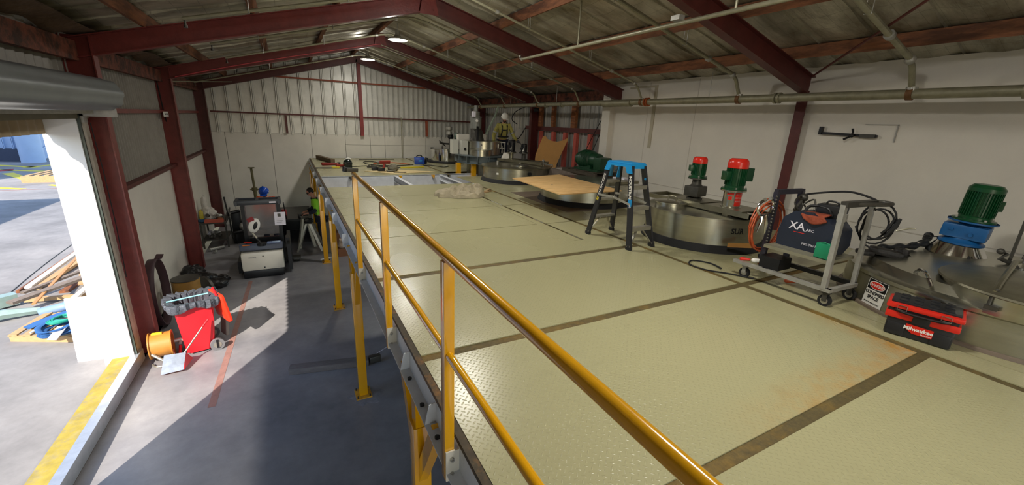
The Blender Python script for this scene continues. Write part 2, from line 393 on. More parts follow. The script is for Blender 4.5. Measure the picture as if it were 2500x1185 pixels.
# ================================================================ THE SETTING
def corr(p0, p1, z0, z1, pitch, depth, nrm, prof='sin', zf=None):
    """ribbed sheet standing between plan points p0,p1; nrm = direction the ribs stand out"""
    g = G(); a = Vector((*p0, 0)); b = Vector((*p1, 0)); L = (b - a).length; d = (b - a) / L; n = Vector((*nrm, 0))
    if prof == 'sin': st = [(i / 6, 0.5 - 0.5 * math.cos(2 * PI * i / 6)) for i in range(6)]
    else: st = [(0, 0), (0.34, 0), (0.40, 1), (0.47, 1), (0.50, 0.55), (0.53, 1), (0.60, 1), (0.66, 0)]
    pts = []
    k = 0
    while k * pitch < L:
        for t, h in st:
            s_ = (k + t) * pitch
            if s_ <= L: pts.append((s_, h))
        k += 1
    pts.append((L, 0))
    lo = []; hi = []
    for s_, h in pts:
        q = a + d * s_ + n * (h * depth); zt = z1 if zf is None else zf(q.x, q.y)
        lo.append(g.b.verts.new((q.x, q.y, z0))); hi.append(g.b.verts.new((q.x, q.y, zt)))
    for i in range(len(pts) - 1): g.b.faces.new((lo[i], lo[i + 1], hi[i + 1], hi[i]))
    return g
S = 0.2637; XA = 1.79; ZA = 5.663
def zu(x): return ZA - S * abs(x - XA)          # underside of the rafters
XL, XR = -3.1, 6.5
FY = [-0.4, 3.757, 7.88, 12.21, 16.54]

# floor and ground
struct('floor', G().box((-2.97, -6, -0.2), (7.4, 17.2, 0)), 'conc')
struct('ground', G().box((-90, -40, -0.2), (-3.25, 120, 0.12)), 'yard')
struct('trim_1', G().box((-3.25, -6, -0.2), (-2.955, 7.66, 0.195)), mat('shade_toned_kerb_concrete', (98, 90, 78), 0.85, 0, 0.3, 9, 0.4, 30))  # kerb colour darkened and browned to carry the shadow on its inner face
struct('trim_2', G().box((-3.25, -6, 0.145), (-3.05, 7.46, 0.202)), 'yline')
g = G(); g.sect((-2.95, -6, 0.196), (-2.95, 7.64, 0.196), [(-0.10, 0.0), (0.0, 0.0), (0.0, -0.17), (0.006, -0.17), (0.006, 0.008), (-0.10, 0.008)])
struct('trim_3', g, mat('threshold_angle_steel', (176, 182, 190), 0.35, 0.5, 0.15, 9))

# painted lane lines on the slab
struct('trim_4', G().slab([(-1.92, 5.9, 0.003), (-1.83, 5.9, 0.003), (-1.68, 10.7, 0.003), (-1.76, 10.7, 0.003)], 0.003), 'oline')

# far wall
g = G(); xs = [-3.1, -2.46, -1.14, 0.12, 1.27, 2.17, 2.72, 3.37, 4.35, 5.4, 6.95]; bk = G().box((-3.15, 16.86, 0), (7.0, 16.9, 3.15)); struct('wall_far', bk, mat('joint_gap_backing', (96, 92, 84), 0.8))  # dark backing that shows in the gaps between the panels
for i, (a, b) in enumerate(zip(xs, xs[1:])):
    zs = [0, 2.78, 3.15] if a >= 1.2 else [0, 3.15]
    for z0, z1 in zip(zs, zs[1:]): g.box((a + 0.006, 16.82, z0 + 0.004), (b - 0.006, 16.862, z1 - 0.005))
struct('wall_far_panels', g, 'whtw')
struct('wall_far_upper', corr((-3.15, 16.86), (1.86, 16.86), 3.1, 0, 0.36, 0.06, (0, -1), 'trim', lambda x, y: zu(x) + 0.42), 'sheet')
struct('wall_far_gable', corr((1.86, 16.86), (7.0, 16.86), 3.1, 0, 0.19, 0.055, (0, -1), 'trim', lambda x, y: zu(x) + 0.42), 'sheet')
# left wall
struct('wall_left', corr((XL - 0.02, 7.5), (XL - 0.02, 16.86), 2.5, 4.95, 0.13, 0.04, (1, 0), 'trim'), 'sheetL')
struct('wall_left_lower', G().box((XL - 0.04, 7.9, 0), (XL, 12.19, 2.55)).box((XL - 0.04, 12.2, 0), (XL, 16.84, 2.55)), 'wht')
struct('wall_left_head', corr((XL - 0.02, 3.7), (XL - 0.02, 7.5), 3.66, 4.95, 0.19, 0.03, (1, 0), 'sin'), 'sheetL')
struct('wall_left_near', G().box((-3.2, -6, 0), (-3.1, 3.99, 4.95)), 'sheetL')
struct('wall_back', G().box((2.6, -3.1, 0), (7.2, -3.0, 5.6)).box((-3.2, -3.1, 3.9), (2.6, -3.0, 5.6)), 'wht')  # unseen end wall, its wide opening added to let sky light in
# right wall: cream board lining with a pillar where it stops
g = G().box((XR, -6, 0), (XR + 0.25, 8.1, 4.83)); struct('wall_right', g, mat('cream_wall_lining', (218, 213, 202), 0.55, 0, 0.09, 0.8, 0.06, 50))
g = G().box((6.36, 8.08, 0), (6.62, 8.36, 4.75)); struct('wall_right_pillar', g, 'wht')
g = G()
for y in (6.98, 5.73, 1.1): g.box((6.494, y, 2.3), (6.5, y + 0.012, 4.8))
g.box((6.492, -3, 2.655), (6.5, 8.0, 2.668))
struct('trim_6', g, mat('wall_joint_strip', (200, 194, 184), 0.8))  # joint lines a little darker than the wall lining
struct('wall_right_far', corr((6.98, 8.2), (6.98, 16.9), 2.0, 4.9, 0.19, 0.03, (-1, 0), 'trim'), mat('ribbed_fibreglass_and_zinc', (176, 174, 166), 0.4, 0.25, 0.5, 2.2, stretch=(1, 5, 0.05)))
# roof lining: blankets of foil lapped every 1.25 m, sagging a little between the laps
g = G()
for sd, x_end in ((-1, -3.45), (1, 7.3)):
    y = -6.0
    while y < 16.9:
        w = 0.62
        def f(u, v, y=y, w=w, sd=sd, xe=x_end):
            x = XA + (xe - XA) * u; pur = abs(math.sin(PI * (x - XA - 0.15) / 1.3))
            return (x, y + v * w, zu(x) + 0.45 - 0.055 * math.sin(PI * v) * (0.4 + 0.6 * pur) - (0.012 if v in (0.0, 1.0) else 0))
        g.grid(f, 24, 6)
        # a lapped edge that hangs down and catches the light
        g.grid(lambda u, v, y=y, w=w, sd=sd, xe=x_end: (XA + (xe - XA) * u, y + w + 0.004 * v, zu(XA + (xe - XA) * u) + 0.438 - v * (0.03 + 0.012 * math.sin(u * 40 + y * 3))), 40, 1)
        y += w + 0.006
struct('ceiling', g, 'foil')
struct('roof_cover', G().slab([(-3.5, -6.2, zu(-3.5) + 0.56), (XA, -6.2, zu(XA) + 0.56), (XA, 17, zu(XA) + 0.56), (-3.5, 17, zu(-3.5) + 0.56)], 0.02, (0, 0, 1)).slab([(7.3, -6.2, zu(7.3) + 0.56), (XA, -6.2, zu(XA) + 0.56), (XA, 17, zu(XA) + 0.56), (7.3, 17, zu(7.3) + 0.56)], 0.02, (0, 0, 1)), 'sheetL')

# portal frames: columns and rafters, one thing each
names = ['behind the camera', 'with its right foot on the cream wall', 'nearest the roller door', 'second from the far wall', 'against the far wall']
for i, y in enumerate(FY):
    t = thing('portal_frame', 'maroon steel portal frame of columns and rafters, ' + names[i], 'steel frame', (XA, y, 0), group=None)
    if i:
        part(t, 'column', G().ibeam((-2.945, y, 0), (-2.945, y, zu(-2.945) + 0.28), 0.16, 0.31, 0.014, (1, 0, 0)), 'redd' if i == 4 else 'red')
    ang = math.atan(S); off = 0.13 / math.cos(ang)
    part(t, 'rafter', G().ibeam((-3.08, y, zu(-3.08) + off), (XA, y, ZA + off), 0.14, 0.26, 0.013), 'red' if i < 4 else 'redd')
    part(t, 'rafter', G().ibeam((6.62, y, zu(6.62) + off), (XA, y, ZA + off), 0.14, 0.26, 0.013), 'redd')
    if i < 4: part(t, 'ridge_plate', G().slab([(XA - 0.17, y - 0.075, ZA - 0.06), (XA + 0.17, y - 0.075, ZA - 0.06), (XA + 0.1, y - 0.075, ZA + 0.3), (XA - 0.1, y - 0.075, ZA + 0.3)], 0.012, (0, 1, 0)).cyl((XA - 0.08, y - 0.09, ZA + 0.02), (XA - 0.08, y - 0.05, ZA + 0.02), 0.015).cyl((XA + 0.08, y - 0.09, ZA + 0.02), (XA + 0.08, y - 0.05, ZA + 0.02), 0.015), 'red')
    if i in (0, 1): part(t, 'column', G().ibeam((6.46, y, 0), (6.46, y, zu(6.46) + 0.05), 0.15, 0.12, 0.012, (1, 0, 0)), 'redd')
    if i in (3, 4): part(t, 'column', G().ibeam((6.7, y, 0), (6.7, y, zu(6.7) + 0.1), 0.15, 0.28, 0.012, (1, 0, 0)), 'redd')
# purlins
for x, lb in ((-2.2, 'brown timber purlin nearest the left eave'), (-0.89, 'brown timber purlin halfway up the left roof slope'), (0.3, 'brown timber purlin below the ridge on the left slope'),
              (1.70, 'brown timber ridge purlin at the roof peak'), (3.2, 'brown timber purlin highest on the right roof slope'), (4.55, 'brown timber purlin in the middle of the right slope, above the long pipe'), (5.83, 'deep brown timber purlin lowest on the right roof slope')):
    z = zu(x) + 0.27
    tag(mk('roof_purlin', G().bar((x, -5.9, z + 0.08), (x, 16.85, z + 0.08), 0.07, 0.16, (-S if x > XA else S, 0, 1)), mat('brown_timber_purlin', (140, 90, 60), 0.75, 0, 0.3, 14, 0.15, 40, col2=(88, 54, 38), c2amt=0.6, c2s=5, stretch=(1, 0.2, 1))), lb, 'roof beam')
# blocking between the ridge purlins
# left eave: stained timber fascia with torn lining
tag(mk('eave_beam', G().bar((-3.0, 3.8, 4.50), (-3.0, 16.8, 4.50), 0.09, 0.24), mat('stained_eave_timber', (120, 66, 48), 0.8, 0, 0.4, 6, 0.3, 20, col2=(60, 36, 26), c2amt=0.6, c2s=5)), 'stained red brown eave beam running along the top of the left wall', 'beam')
g = G(); rnd = random.Random(3)
g.grid(lambda u, v: (-3.02 + 0.34 * u, 4.0 + 12.6 * v, 4.68 + 0.09 * u + 0.03 * math.sin(v * 90) * (1 - u) + 0.025 * math.sin(v * 37 + 1)), 3, 160)
tag(mk('torn_lining', g, mat('torn_brown_lining', (96, 76, 58), 0.8, 0.1, 0.5, 5, 0.9, 9)), 'crumpled torn brown lining hanging along the left eave', 'lining')
# girts and wall framing
def bar_thing(name, p, q, w, h, m, label, cat, up=(0, 0, 1), group=None): return tag(mk(name, G().bar(p, q, w, h, up), m), label, cat, group)
bar_thing('wall_girt', (-3.04, 7.96, 3.75), (-3.04, 16.4, 3.75), 0.07, 0.07, 'red', 'red oxide girt across the left corrugated wall', 'girt')
bar_thing('wall_ledge', (-3.03, 7.96, 2.57), (-3.03, 16.4, 2.57), 0.13, 0.06, 'redd', 'dark ledge capping the white lower left wall', 'ledge')
bar_thing('wall_girt', (-2.75, 16.76, 3.79), (6.7, 16.76, 3.79), 0.05, 0.05, 'redd', 'long maroon girt across the middle of the far gable', 'girt')
bar_thing('wall_girt', (-0.95, 16.76, 5.00), (4.5, 16.76, 5.00), 0.06, 0.05, mat('rusty_girt', (150, 72, 44), 0.6, 0, 0.3, 5), 'short orange brown girt high in the far gable', 'girt')
bar_thing('gable_post', (1.88, 16.74, 3.13), (1.88, 16.74, 5.68), 0.12, 0.14, mat('bright_maroon', (128, 42, 38), 0.5, 0, 0.2, 5), 'tall red oxide post in the centre of the far gable', 'post', (0, 1, 0))
bar_thing('gable_stub', (-0.62, 16.76, 3.15), (-0.62, 16.76, 3.76), 0.07, 0.05, 'redd', 'short maroon stub post left of the gable centre post', 'post', (0, 1, 0))
bar_thing('gable_stub', (4.38, 16.76, 3.15), (4.38, 16.76, 3.76), 0.09, 0.05, mat('rusty_girt', (150, 72, 44)), 'short orange brown stub post right of the gable centre post', 'post', (0, 1, 0))
bar_thing('far_pipe_post', (3.35, 16.7, 2.3), (3.35, 16.7, 3.85), 0.025, 0.025, 'pipe', 'thin pale conduit standing up the far white wall', 'conduit', (0, 1, 0))
g = G().tube([(-3.03, 12.05, 4.5), (-3.02, 12.12, 3.8), (-3.02, 12.35, 3.1), (-3.02, 12.5, 2.6)], 0.012); tag(mk('drop_cable', g, 'dark'), 'black cable hanging down the left corrugated wall', 'cable')
t = thing('wall_sign', 'small white notice strip on the left girt beside the second maroon column', 'sign', (-2.98, 12.3, 3.64))
part(t, 'board', G().box((-2.96, 11.75, 3.64), (-2.95, 12.17, 3.75)), 'white')
g = text_g('SAFETY FIRST', 0.045, frame_mt((-2.9485, 11.96, 3.695), (0, 1, 0), (0, 0, 1))); part(t, 'lettering', g, 'dark')

# right far section: stud framing in front of ribbed cladding
stud = [(11.95, 'leftmost, beside the dark column'), (11.2, 'second from the left, behind the cardboard'), (10.55, 'third from the left, behind the cardboard right corner'), (10.0, 'fourth from the left'), (9.35, 'nearest the cream pillar')]
for y, lb in stud:
    bar_thing('wall_stud', (6.85, y, 2.3), (6.85, y, 3.62), 0.13, 0.10, 'salmon', 'salmon pink stud under the dark rail, ' + lb, 'stud', (1, 0, 0), 'salmon wall studs')
bar_thing('wall_rail', (6.82, 8.4, 3.70), (6.82, 12.9, 3.70), 0.09, 0.12, 'redd', 'dark rail across the ribbed right wall above the pink studs', 'rail')
for y, w, lb in ((12.0, 0.16, 'dark brown timber upright above the rail by the far column'), (11.25, 0.14, 'brown timber upright above the rail, middle one'), (10.15, 0.2, 'wide brown timber upright above the rail nearest the pillar')):
    bar_thing('timber_upright', (6.84, y, 3.76), (6.84, y, 4.75), w, 0.1, 'timber', lb, 'post', (1, 0, 0))
bar_thing('eave_beam', (6.75, 8.3, 4.62), (6.75, 16.8, 4.62), 0.1, 0.22, mat('stained_eave_timber', (120, 66, 48)), 'dark stained eave beam above the ribbed right wall', 'beam')
tag(mk('floor_upstand', G().box((6.3, 8.4, D), (6.72, 12.4, D + 0.30)), 'wht'), 'low white kerb box along the foot of the ribbed right wall', 'kerb')

# ---------------------------------------------------------------- roller door
struct('trim_7', G().box((-3.34, 7.44, 0.12), (-3.0, 7.50, 3.66)), mat('white_jamb_sheet', (214, 214, 212), 0.45, 0, 0.05, 3))
struct('trim_8', G().box((-3.34, 3.94, 0.12), (-3.0, 4.0, 3.66)), mat('white_jamb_sheet', (214, 214, 212)))
struct('trim_9', G().box((-3.04, 7.51, 0.0), (-3.0, 7.80, 3.9)), mat('chipped_cream_panel', (186, 180, 166), 0.6, 0, 0.2, 6, col2=(150, 70, 50), c2amt=0.12, c2s=7))
struct('trim_10', G().box((-3.06, 3.9, 3.65), (-2.98, 7.8, 3.78)), mat('lintel_grey_green', (128, 124, 106), 0.6, 0, 0.15, 4))
struct('trim_11', corr((-3.33, 3.9), (-3.33, 8.4), 3.455, 3.70, 0.19, 0.03, (1, 0), 'sin'), mat('translucent_awning_sheet', (160, 142, 112), 0.6, 0, 0.2, 3))
struct('trim_12', G().slab([(-3.35, 3.5, 3.70), (-3.05, 3.5, 3.74), (-3.05, 8.6, 3.74), (-3.35, 8.6, 3.70)], 0.01), 'sheetL')
t = thing('roller_door', 'rolled up grey ribbed roller door drum over the doorway', 'roller door', (-2.66, 5.7, 3.75))
prof = []
for k in range(49):
    a = 2 * PI * k / 48; r = 0.185 + (0.012 if k % 6 in (0, 1, 2) else 0)
    prof.append((r * math.cos(a), r * math.sin(a)))
part(t, 'curtain', G().sect((-2.66, 3.9, 3.96), (-2.66, 7.42, 3.96), prof[:-1]), mat('roller_door_grey', (128, 134, 136), 0.38, 0.3, 0.1, 3))
part(t, 'end_plate', G().cyl((-2.66, 7.42, 3.96), (-2.66, 7.45, 3.96), 0.17, n=32).cyl((-2.66, 7.45, 3.96), (-2.66, 7.6, 3.96), 0.03), 'galv')
part(t, 'bracket', G().box((-2.98, 7.50, 3.68), (-2.6, 7.515, 4.0)).box((-2.98, 7.5, 3.6), (-2.94, 7.62, 3.75)), 'galv')
part(t, 'bottom_rail', G().box((-2.9, 3.95, 3.72), (-2.8, 7.4, 3.76)), 'galv')
for y, lb in ((7.478, 'far'), (3.96, 'near')):
    part(t, 'guide_track', G().sect((-2.984, y, 0.21), (-2.984, y, 3.7), [(-0.015, -0.015), (0.015, -0.015), (0.015, 0.015), (-0.015, 0.015)], (1, 0, 0)), mat('track_green_grey', (66, 74, 68), 0.4, 0.3))
tag(mk('door_pull_rope', G().tube([(-2.9, 7.55, 3.6), (-2.9, 7.6, 3.0), (-2.92, 7.66, 2.2), (-2.93, 7.62, 1.4)], 0.006), 'dark'), 'thin black rope hanging beside the roller door track', 'rope')

# ---------------------------------------------------------------- lamps
def lamp(y, label, x=1.79, k=1.0):
    t = thing('high_bay_lamp', label, 'lamp', (x, y, 5.52), group=None)
    part(t, 'housing', G().lathe([(0.0, 0.20), (0.05, 0.20), (0.06, 0.10), (0.10, 0.06), (0.215, 0.03), (0.22, 0.0), (0.205, 0.0), (0.205, 0.02), (0.0, 0.02)], (x, y, 5.52), 40), 'galv')
    part(t, 'diffuser', G().lathe([(0.0, 0.012), (0.20, 0.012), (0.20, 0.0), (0.17, -0.012), (0.0, -0.015)], (x, y, 5.52), 40), mat('lit_lamp_diffuser', (255, 255, 255), 0.5, emit=(255, 247, 226), es=14))
    part(t, 'hook', G().tube([(x, y, 5.71), (x, y, 5.86)], 0.008), 'galv')
    l = bpy.data.lights.new('lamp_light', 'AREA'); l.shape = 'DISK'; l.size = 0.4; l.energy = LAMP_POWER * 0.7 * k; l.color = (1.0, 0.97, 0.90); l.spread = math.radians(170)
    o = bpy.data.objects.new('lamp_light', l); COL.objects.link(o); o.location = (x, y, 5.50)
    l2 = bpy.data.lights.new('lamp_glow', 'POINT'); l2.shadow_soft_size = 0.07; l2.energy = LAMP_POWER * 0.35 * k; l2.color = (1.0, 0.97, 0.90)
    o2 = bpy.data.objects.new('lamp_glow', l2); COL.objects.link(o2); o2.location = (x, y, 5.42)
lamp(10.2, 'round lit high bay lamp under the ridge, larger and nearer one', k=0.8)
lamp(14.2, 'round lit high bay lamp under the ridge, smaller and farther one', k=0.7)
lamp(5.95, 'round lit high bay lamp over the camera end of the deck')
lamp(1.7, 'round lit high bay lamp added above the camera, out of view')  # unseen lamp, added to light the near deck
lamp(-2.5, 'round lit high bay lamp added behind the camera, out of view')  # unseen lamp, added to light the near end of the building

# ---------------------------------------------------------------- roof pipes
def branch(y, xl, xr, label, dz=0.1, riser=True, r=0.02):
    t = thing('sprinkler_branch_pipe', label, 'pipe', (2.0, y, 4.4))
    def zz(x): return zu(x) + dz
    pts = [(xl, y, zz(xl))] + [(x, y, zz(x)) for x in (1.2, 1.55)] + [(XA, y, zz(XA) - 0.03)] + [(x, y, zz(x)) for x in (2.1, 2.5, 5.72)]
    pts = [p for p in pts if p[0] >= xl]
    if riser: pts += [(5.84, y, zz(5.84) - 0.05), (6.0, y, 4.40)]
    part(t, 'run', G().tube(pts, r, 10), 'pipe')
    for x in (1.45, 2.58, 5.1): 
        if x > xl: part(t, 'coupling', G().cyl((x - 0.02, y, zz(x - 0.02)), (x + 0.03, y, zz(x + 0.03)), r * 1.6, n=12), 'galv')
    if riser:
        part(t, 'elbow', G().ball((5.74, y, zz(5.74) - 0.01), r * 1.7).cyl((6.0, y, 4.36), (6.0, y, 4.44), r * 1.8), 'galv')
        part(t, 'saddle_clamp', G().cyl((6.0, y - 0.03, 4.36), (6.0, y + 0.03, 4.36), 0.072, n=20), mat('saddle_rust', (120, 84, 52), 0.6, 0.3, 0.3, 20))
    if xl < 1: part(t, 'end_sprinkler', G().tube([(xl + 0.02, y, zz(xl)), (xl + 0.02, y, zz(xl) - 0.07)], 0.012).cyl((xl + 0.02, y, zz(xl) - 0.1), (xl + 0.02, y, zz(xl) - 0.07), 0.022), 'dkst')
    for x in ((-0.9, 0.3) if xl < 0 else ()) + (3.2, 4.55): part(t, 'hanger', G().tube([(x, y - 0.03, zz(x) + 0.17), (x, y - 0.03, zz(x) - 0.03), (x, y + 0.03, zz(x) - 0.03), (x, y + 0.03, zz(x) + 0.17)], 0.005, 6), 'galv')
branch(2.34, 2.2, 0, 'thick grey branch pipe on the right slope, nearest the camera', r=0.032)
branch(4.53, 2.2, 0, 'grey branch pipe crossing behind the long hung pipe, second from the camera', r=0.028)
branch(6.70, -1.6, 0, 'grey branch pipe over the ridge just before the nearest full frame')
branch(8.85, -1.6, 0, 'grey branch pipe over the ridge just behind the nearest full frame')
branch(10.85, -1.6, 0, 'grey branch pipe over the ridge passing the nearer lamp')
branch(13.0, -1.6, 0, 'grey branch pipe over the ridge in the bay of the farther lamp')
branch(15.0, -2.8, 0, 'grey branch pipe over the ridge closest to the far gable')
t = thing('sprinkler_main_pipe', 'long olive grey main pipe running above the tanks along the right wall', 'pipe', (6.0, 7, 4.3))
part(t, 'run', G().cyl((6.0, -3, 4.36), (6.0, 6.6, 4.36), 0.058, n=24).cyl((6.0, 6.6, 4.36), (6.0, 8.3, 4.37), 0.062, n=24).cyl((6.0, 8.3, 4.37), (6.0, 16.3, 4.375), 0.055, n=24), 'pipe')
for y, rr, lb in ((6.55, 0.085, 'orange rusted flange'), (3.9, 0.078, ''), (7.6, 0.072, ''), (1.4, 0.078, ''), (9.6, 0.07, ''), (10.4, 0.07, '')):
    part(t, 'flange', G().cyl((6.0, y - 0.045, 4.36), (6.0, y - 0.015, 4.36), rr, n=20).cyl((6.0, y + 0.015, 4.36), (6.0, y + 0.045, 4.36), rr, n=20), mat('rust_orange_flange', (168, 84, 34), 0.6, 0.2, 0.3, 30) if lb else 'pipe', lb or None)
part(t, 'bottom_sleeve', G().cyl((6.0, 7.0, 4.35), (6.0, 7.9, 4.35), 0.078, n=24), 'pipe')
for y in (5.1, 9.9, 12.6, 1.0): part(t, 'hanger_rod', G().tube([(6.0, y, 4.41), (6.0, y, zu(6.0) + 0.28)], 0.006), 'galv')
t = thing('hung_pipe', 'long pale pipe slung below the rafters in the middle of the right slope', 'pipe', (3.45, 4, 4.98))
part(t, 'run', G().cyl((3.45, -2.5, 5.0), (3.45, 7.36, 5.0), 0.024, n=16), 'pipe')
part(t, 'hook_end', G().tube([(3.45, 7.36, 5.0), (3.45, 7.43, 5.02), (3.45, 7.44, 5.07)], 0.016).ball((3.45, 7.36, 5.0), 0.03), 'galv')
for y in (5.6, 3.0, 0.5): part(t, 'hanger', G().tube([(3.45, y, 5.0), (3.45, y, zu(3.45) + 0.40)], 0.013), 'pipe')
part(t, 'clip', G().obox((3.45, 3.72, 5.06), (0.09, 0.12, 0.05)), 'galv')
tag(mk('brace_rod', G().tube([(6.25, 3.62, 4.66), (4.64, 1.94, 5.06), (3.2, 0.4, 5.45)], 0.014), 'redd'), 'thin brown diagonal brace rod under the nearest right roof bay', 'brace')
tag(mk('brace_rod', G().tube([(-2.93, 12.3, 4.40), (-2.6, 13.6, 4.5), (-2.0, 16.2, 4.7)], 0.014), 'pipe'), 'thin pale rod crossing the far left roof bay', 'brace')
g = G(); g.tube(smooth_path([(-2.7, 12.1, 4.50), (-1.4, 12.1, 4.88), (0.2, 12.09, 5.30), (1.0, 12.1, 5.50), (1.79, 12.1, 5.69)]), 0.011)
tag(mk('conduit_cable', g, mat('pink_red_conduit', (196, 70, 76), 0.4)), 'pinkish red cable clipped along the left rafter of the second frame', 'cable')
g = G(); g.tube([(1.79, 12.1, 5.67), (3.5, 12.1, 5.24), (6.3, 12.1, 4.49)], 0.011)
tag(mk('conduit_cable', g, 'pipe'), 'pale grey cable clipped along the right rafter of the second frame', 'cable')
# bracket on the cream wall
t = thing('wall_bracket', 'black steel bracket with a hinge fixed to the cream wall right of the dark column', 'bracket', (6.44, 3.05, 3.8))
part(t, 'bar', G().bar((6.46, 3.42, 3.88), (6.46, 2.72, 3.86), 0.03, 0.035).box((6.43, 3.40, 3.86), (6.49, 3.44, 3.97)), 'blackp')
part(t, 'hinge', G().tube([(6.45, 3.02, 3.95), (6.42, 2.99, 3.86), (6.40, 3.08, 3.80)], 0.016).ball((6.42, 3.0, 3.86), 0.03), 'blackp')
part(t, 'end_block', G().box((6.44, 2.74, 3.835), (6.48, 2.92, 3.885)), 'dkst')
tag(mk('wall_hook_strip', G().box((6.485, 2.53, 3.79), (6.5, 2.545, 4.02)).box((6.485, 2.53, 4.01), (6.5, 2.9, 4.02)), 'alu'), 'thin grey right-angled strip on the cream wall beside the bracket', 'strip')
tag(mk('wall_hanging_strap', G().box((6.482, 6.77, 3.42), (6.5, 6.85, 4.74)).box((6.482, 6.85, 4.70), (6.5, 7.6, 4.74)), mat('translucent_strap', (176, 168, 146), 0.5)), 'pale strap hanging flat down the cream wall near the pillar', 'strap')
# ================================================================ MEZZANINE
DT = 0.008
def plate(x0, x1, y0, y1, label, m='tread', poly=None, group=None):
    p = poly or [(x0, y0), (x1, y0), (x1, y1), (x0, y1)]
    o = mk('deck_plate', G().prism(p, DT, Matrix.Translation((0, 0, D - DT))), m); return tag(o, label, 'floor plate', group)
W_ = 'cream checker plate '
plate(0.03, 3.42, -1.2, 0.855, W_ + 'at the bottom right, in front of the orange rusted joint', 'tread')
plate(0.03, 3.41, 0.93, 2.315, W_ + 'between the two wide rusty joints, its far right corner by the toolbox', 'treadr')
plate(0.03, 3.43, 2.40, 3.825, W_ + 'behind the second wide joint, its right corner near the cart wheel', 'treadr')
plate(0, 0, 0, 0, W_ + 'with a slot cut in it beside the blue topped ladder', 'treadr', [(0.03, 3.925), (3.43, 3.925), (3.43, 5.34), (2.925, 5.34), (2.925, 4.36), (2.755, 4.36), (2.755, 5.352), (0.03, 5.352)])
plate(0.03, 2.75, 5.37, 6.86, W_ + 'left of the long slot, two rows nearer than the canvas')
plate(0.03, 2.75, 6.88, 8.34, W_ + 'that the crumpled canvas lies on')
plate(0.03, 3.43, 8.36, 9.75, W_ + 'just in front of the open pit')
plate(2.757, 2.875, 4.37, 8.34, W_ + 'cut as a thin strip along the long slot')
plate(2.925, 3.43, 5.365, 6.86, W_ + 'small square one between slot and long joint, next to the ladder')
plate(2.925, 3.43, 6.89, 8.33, W_ + 'small square one between slot and long joint, next to the plywood')
plate(0.03, 3.43, 11.65, 12.93, W_ + 'just behind the open pit, under the thin veneer sheet')
plate(0.03, 3.43, 12.96, 13.27, W_ + 'narrow one behind the pit')
plate(0.03, 3.43, 13.30, 14.83, W_ + 'under the black welding helmet')
plate(0.03, 3.43, 14.86, 16.75, W_ + 'touching the far white wall')
plate(3.51, 3.765, -1.2, 2.315, W_ + 'narrow strip along the toolbox front')
plate(3.775, 6.42, -1.2, 2.315, W_ + 'under the stainless tank with the warning sign')
plate(3.51, 6.42, 2.40, 5.37, W_ + 'under the tank with the two red capped motors')
plate(3.51, 6.42, 5.39, 8.46, W_ + 'under the tank that carries the plywood')
plate(3.51, 6.42, 8.48, 11.0, W_ + 'under the round tank left of the green motor')
plate(3.51, 6.42, 12.2, 16.75, W_ + 'under the far small tank')
tag(mk('primer_plate', G().prism([(3.77, 5.95), (5.9, 5.95), (5.9, 8.2), (3.77, 8.2)], 0.003, Matrix.Translation((0, 0, D))), 'prim'), 'bare brown grey plate under the tank that carries the plywood', 'floor plate')
# joists and stringers below the plates (their rusty tops show in the joints)
for y, lb in ((0.89, 'wide orange rusted joint nearest the camera'), (2.36, 'second wide rusty joint from the camera'), (3.875, 'brown joint meeting the ladder foot'), (5.36, 'joint two rows behind the ladder'), (6.87, 'thin joint in front of the canvas'), (8.35, 'thin joint at the canvas'), (9.70, 'near edge of the open pit'), (11.70, 'far edge of the open pit'), (12.945, 'joint behind the veneer sheet'), (13.285, 'joint in front of the black helmet'), (14.845, 'joint closest to the far wall')):
    yy = y
    m = 'greyp' if y in (9.70, 11.70) else 'rustg'
    tag(mk('deck_joist', G().ibeam((0.03, yy, D - DT - 0.09), (6.3, yy, D - DT - 0.09), 0.12, 0.18, 0.008), m), 'steel joist under the ' + lb, 'joist')
for x, y0, y1, lb in ((3.47, -1.2, 9.9, 'long rusty joint beside the tanks, near part'), (3.47, 11.5, 16.75, 'long rusty joint beside the tanks, far part'), (2.86, 4.0, 8.4, 'short slot beside the ladder')):
    tag(mk('deck_stringer', G().ibeam((x, y0, D - DT - 0.091), (x, y1, D - DT - 0.091), 0.1, 0.18, 0.008), 'rustg'), 'rusted stringer under the ' + lb, 'joist')
# the open pit in the deck
for x, lb in ((1.93, 'in the middle'), (3.25, 'at the right end')):
    tag(mk('pit_beam', G().ibeam((x, 9.76, D - 0.10), (x, 11.64, D - 0.10), 0.09, 0.16, 0.01), 'greyp'), 'pale steel beam spanning the open pit ' + lb, 'beam')
tag(mk('pit_back_beam', G().box((0.05, 11.60, D - 0.36), (6.3, 11.615, D - 0.03)).box((0.05, 11.52, D - 0.36), (6.3, 11.6, D - 0.345)), 'greyp'), 'deep white painted beam at the back of the open pit', 'beam')
for x, lb in ((0.75, 'left'), (2.05, 'middle'), (3.0, 'right')):
    tag(mk('beam_clip', G().box((x - 0.04, 11.52, D - 0.06), (x + 0.04, 11.62, D - 0.008)).box((x - 0.02, 11.5, D - 0.10), (x + 0.02, 11.52, D - 0.02)), 'yellow' if lb != 'left' else 'dkst'), 'small clip on the far edge of the open pit, ' + lb + ' one', 'clip')
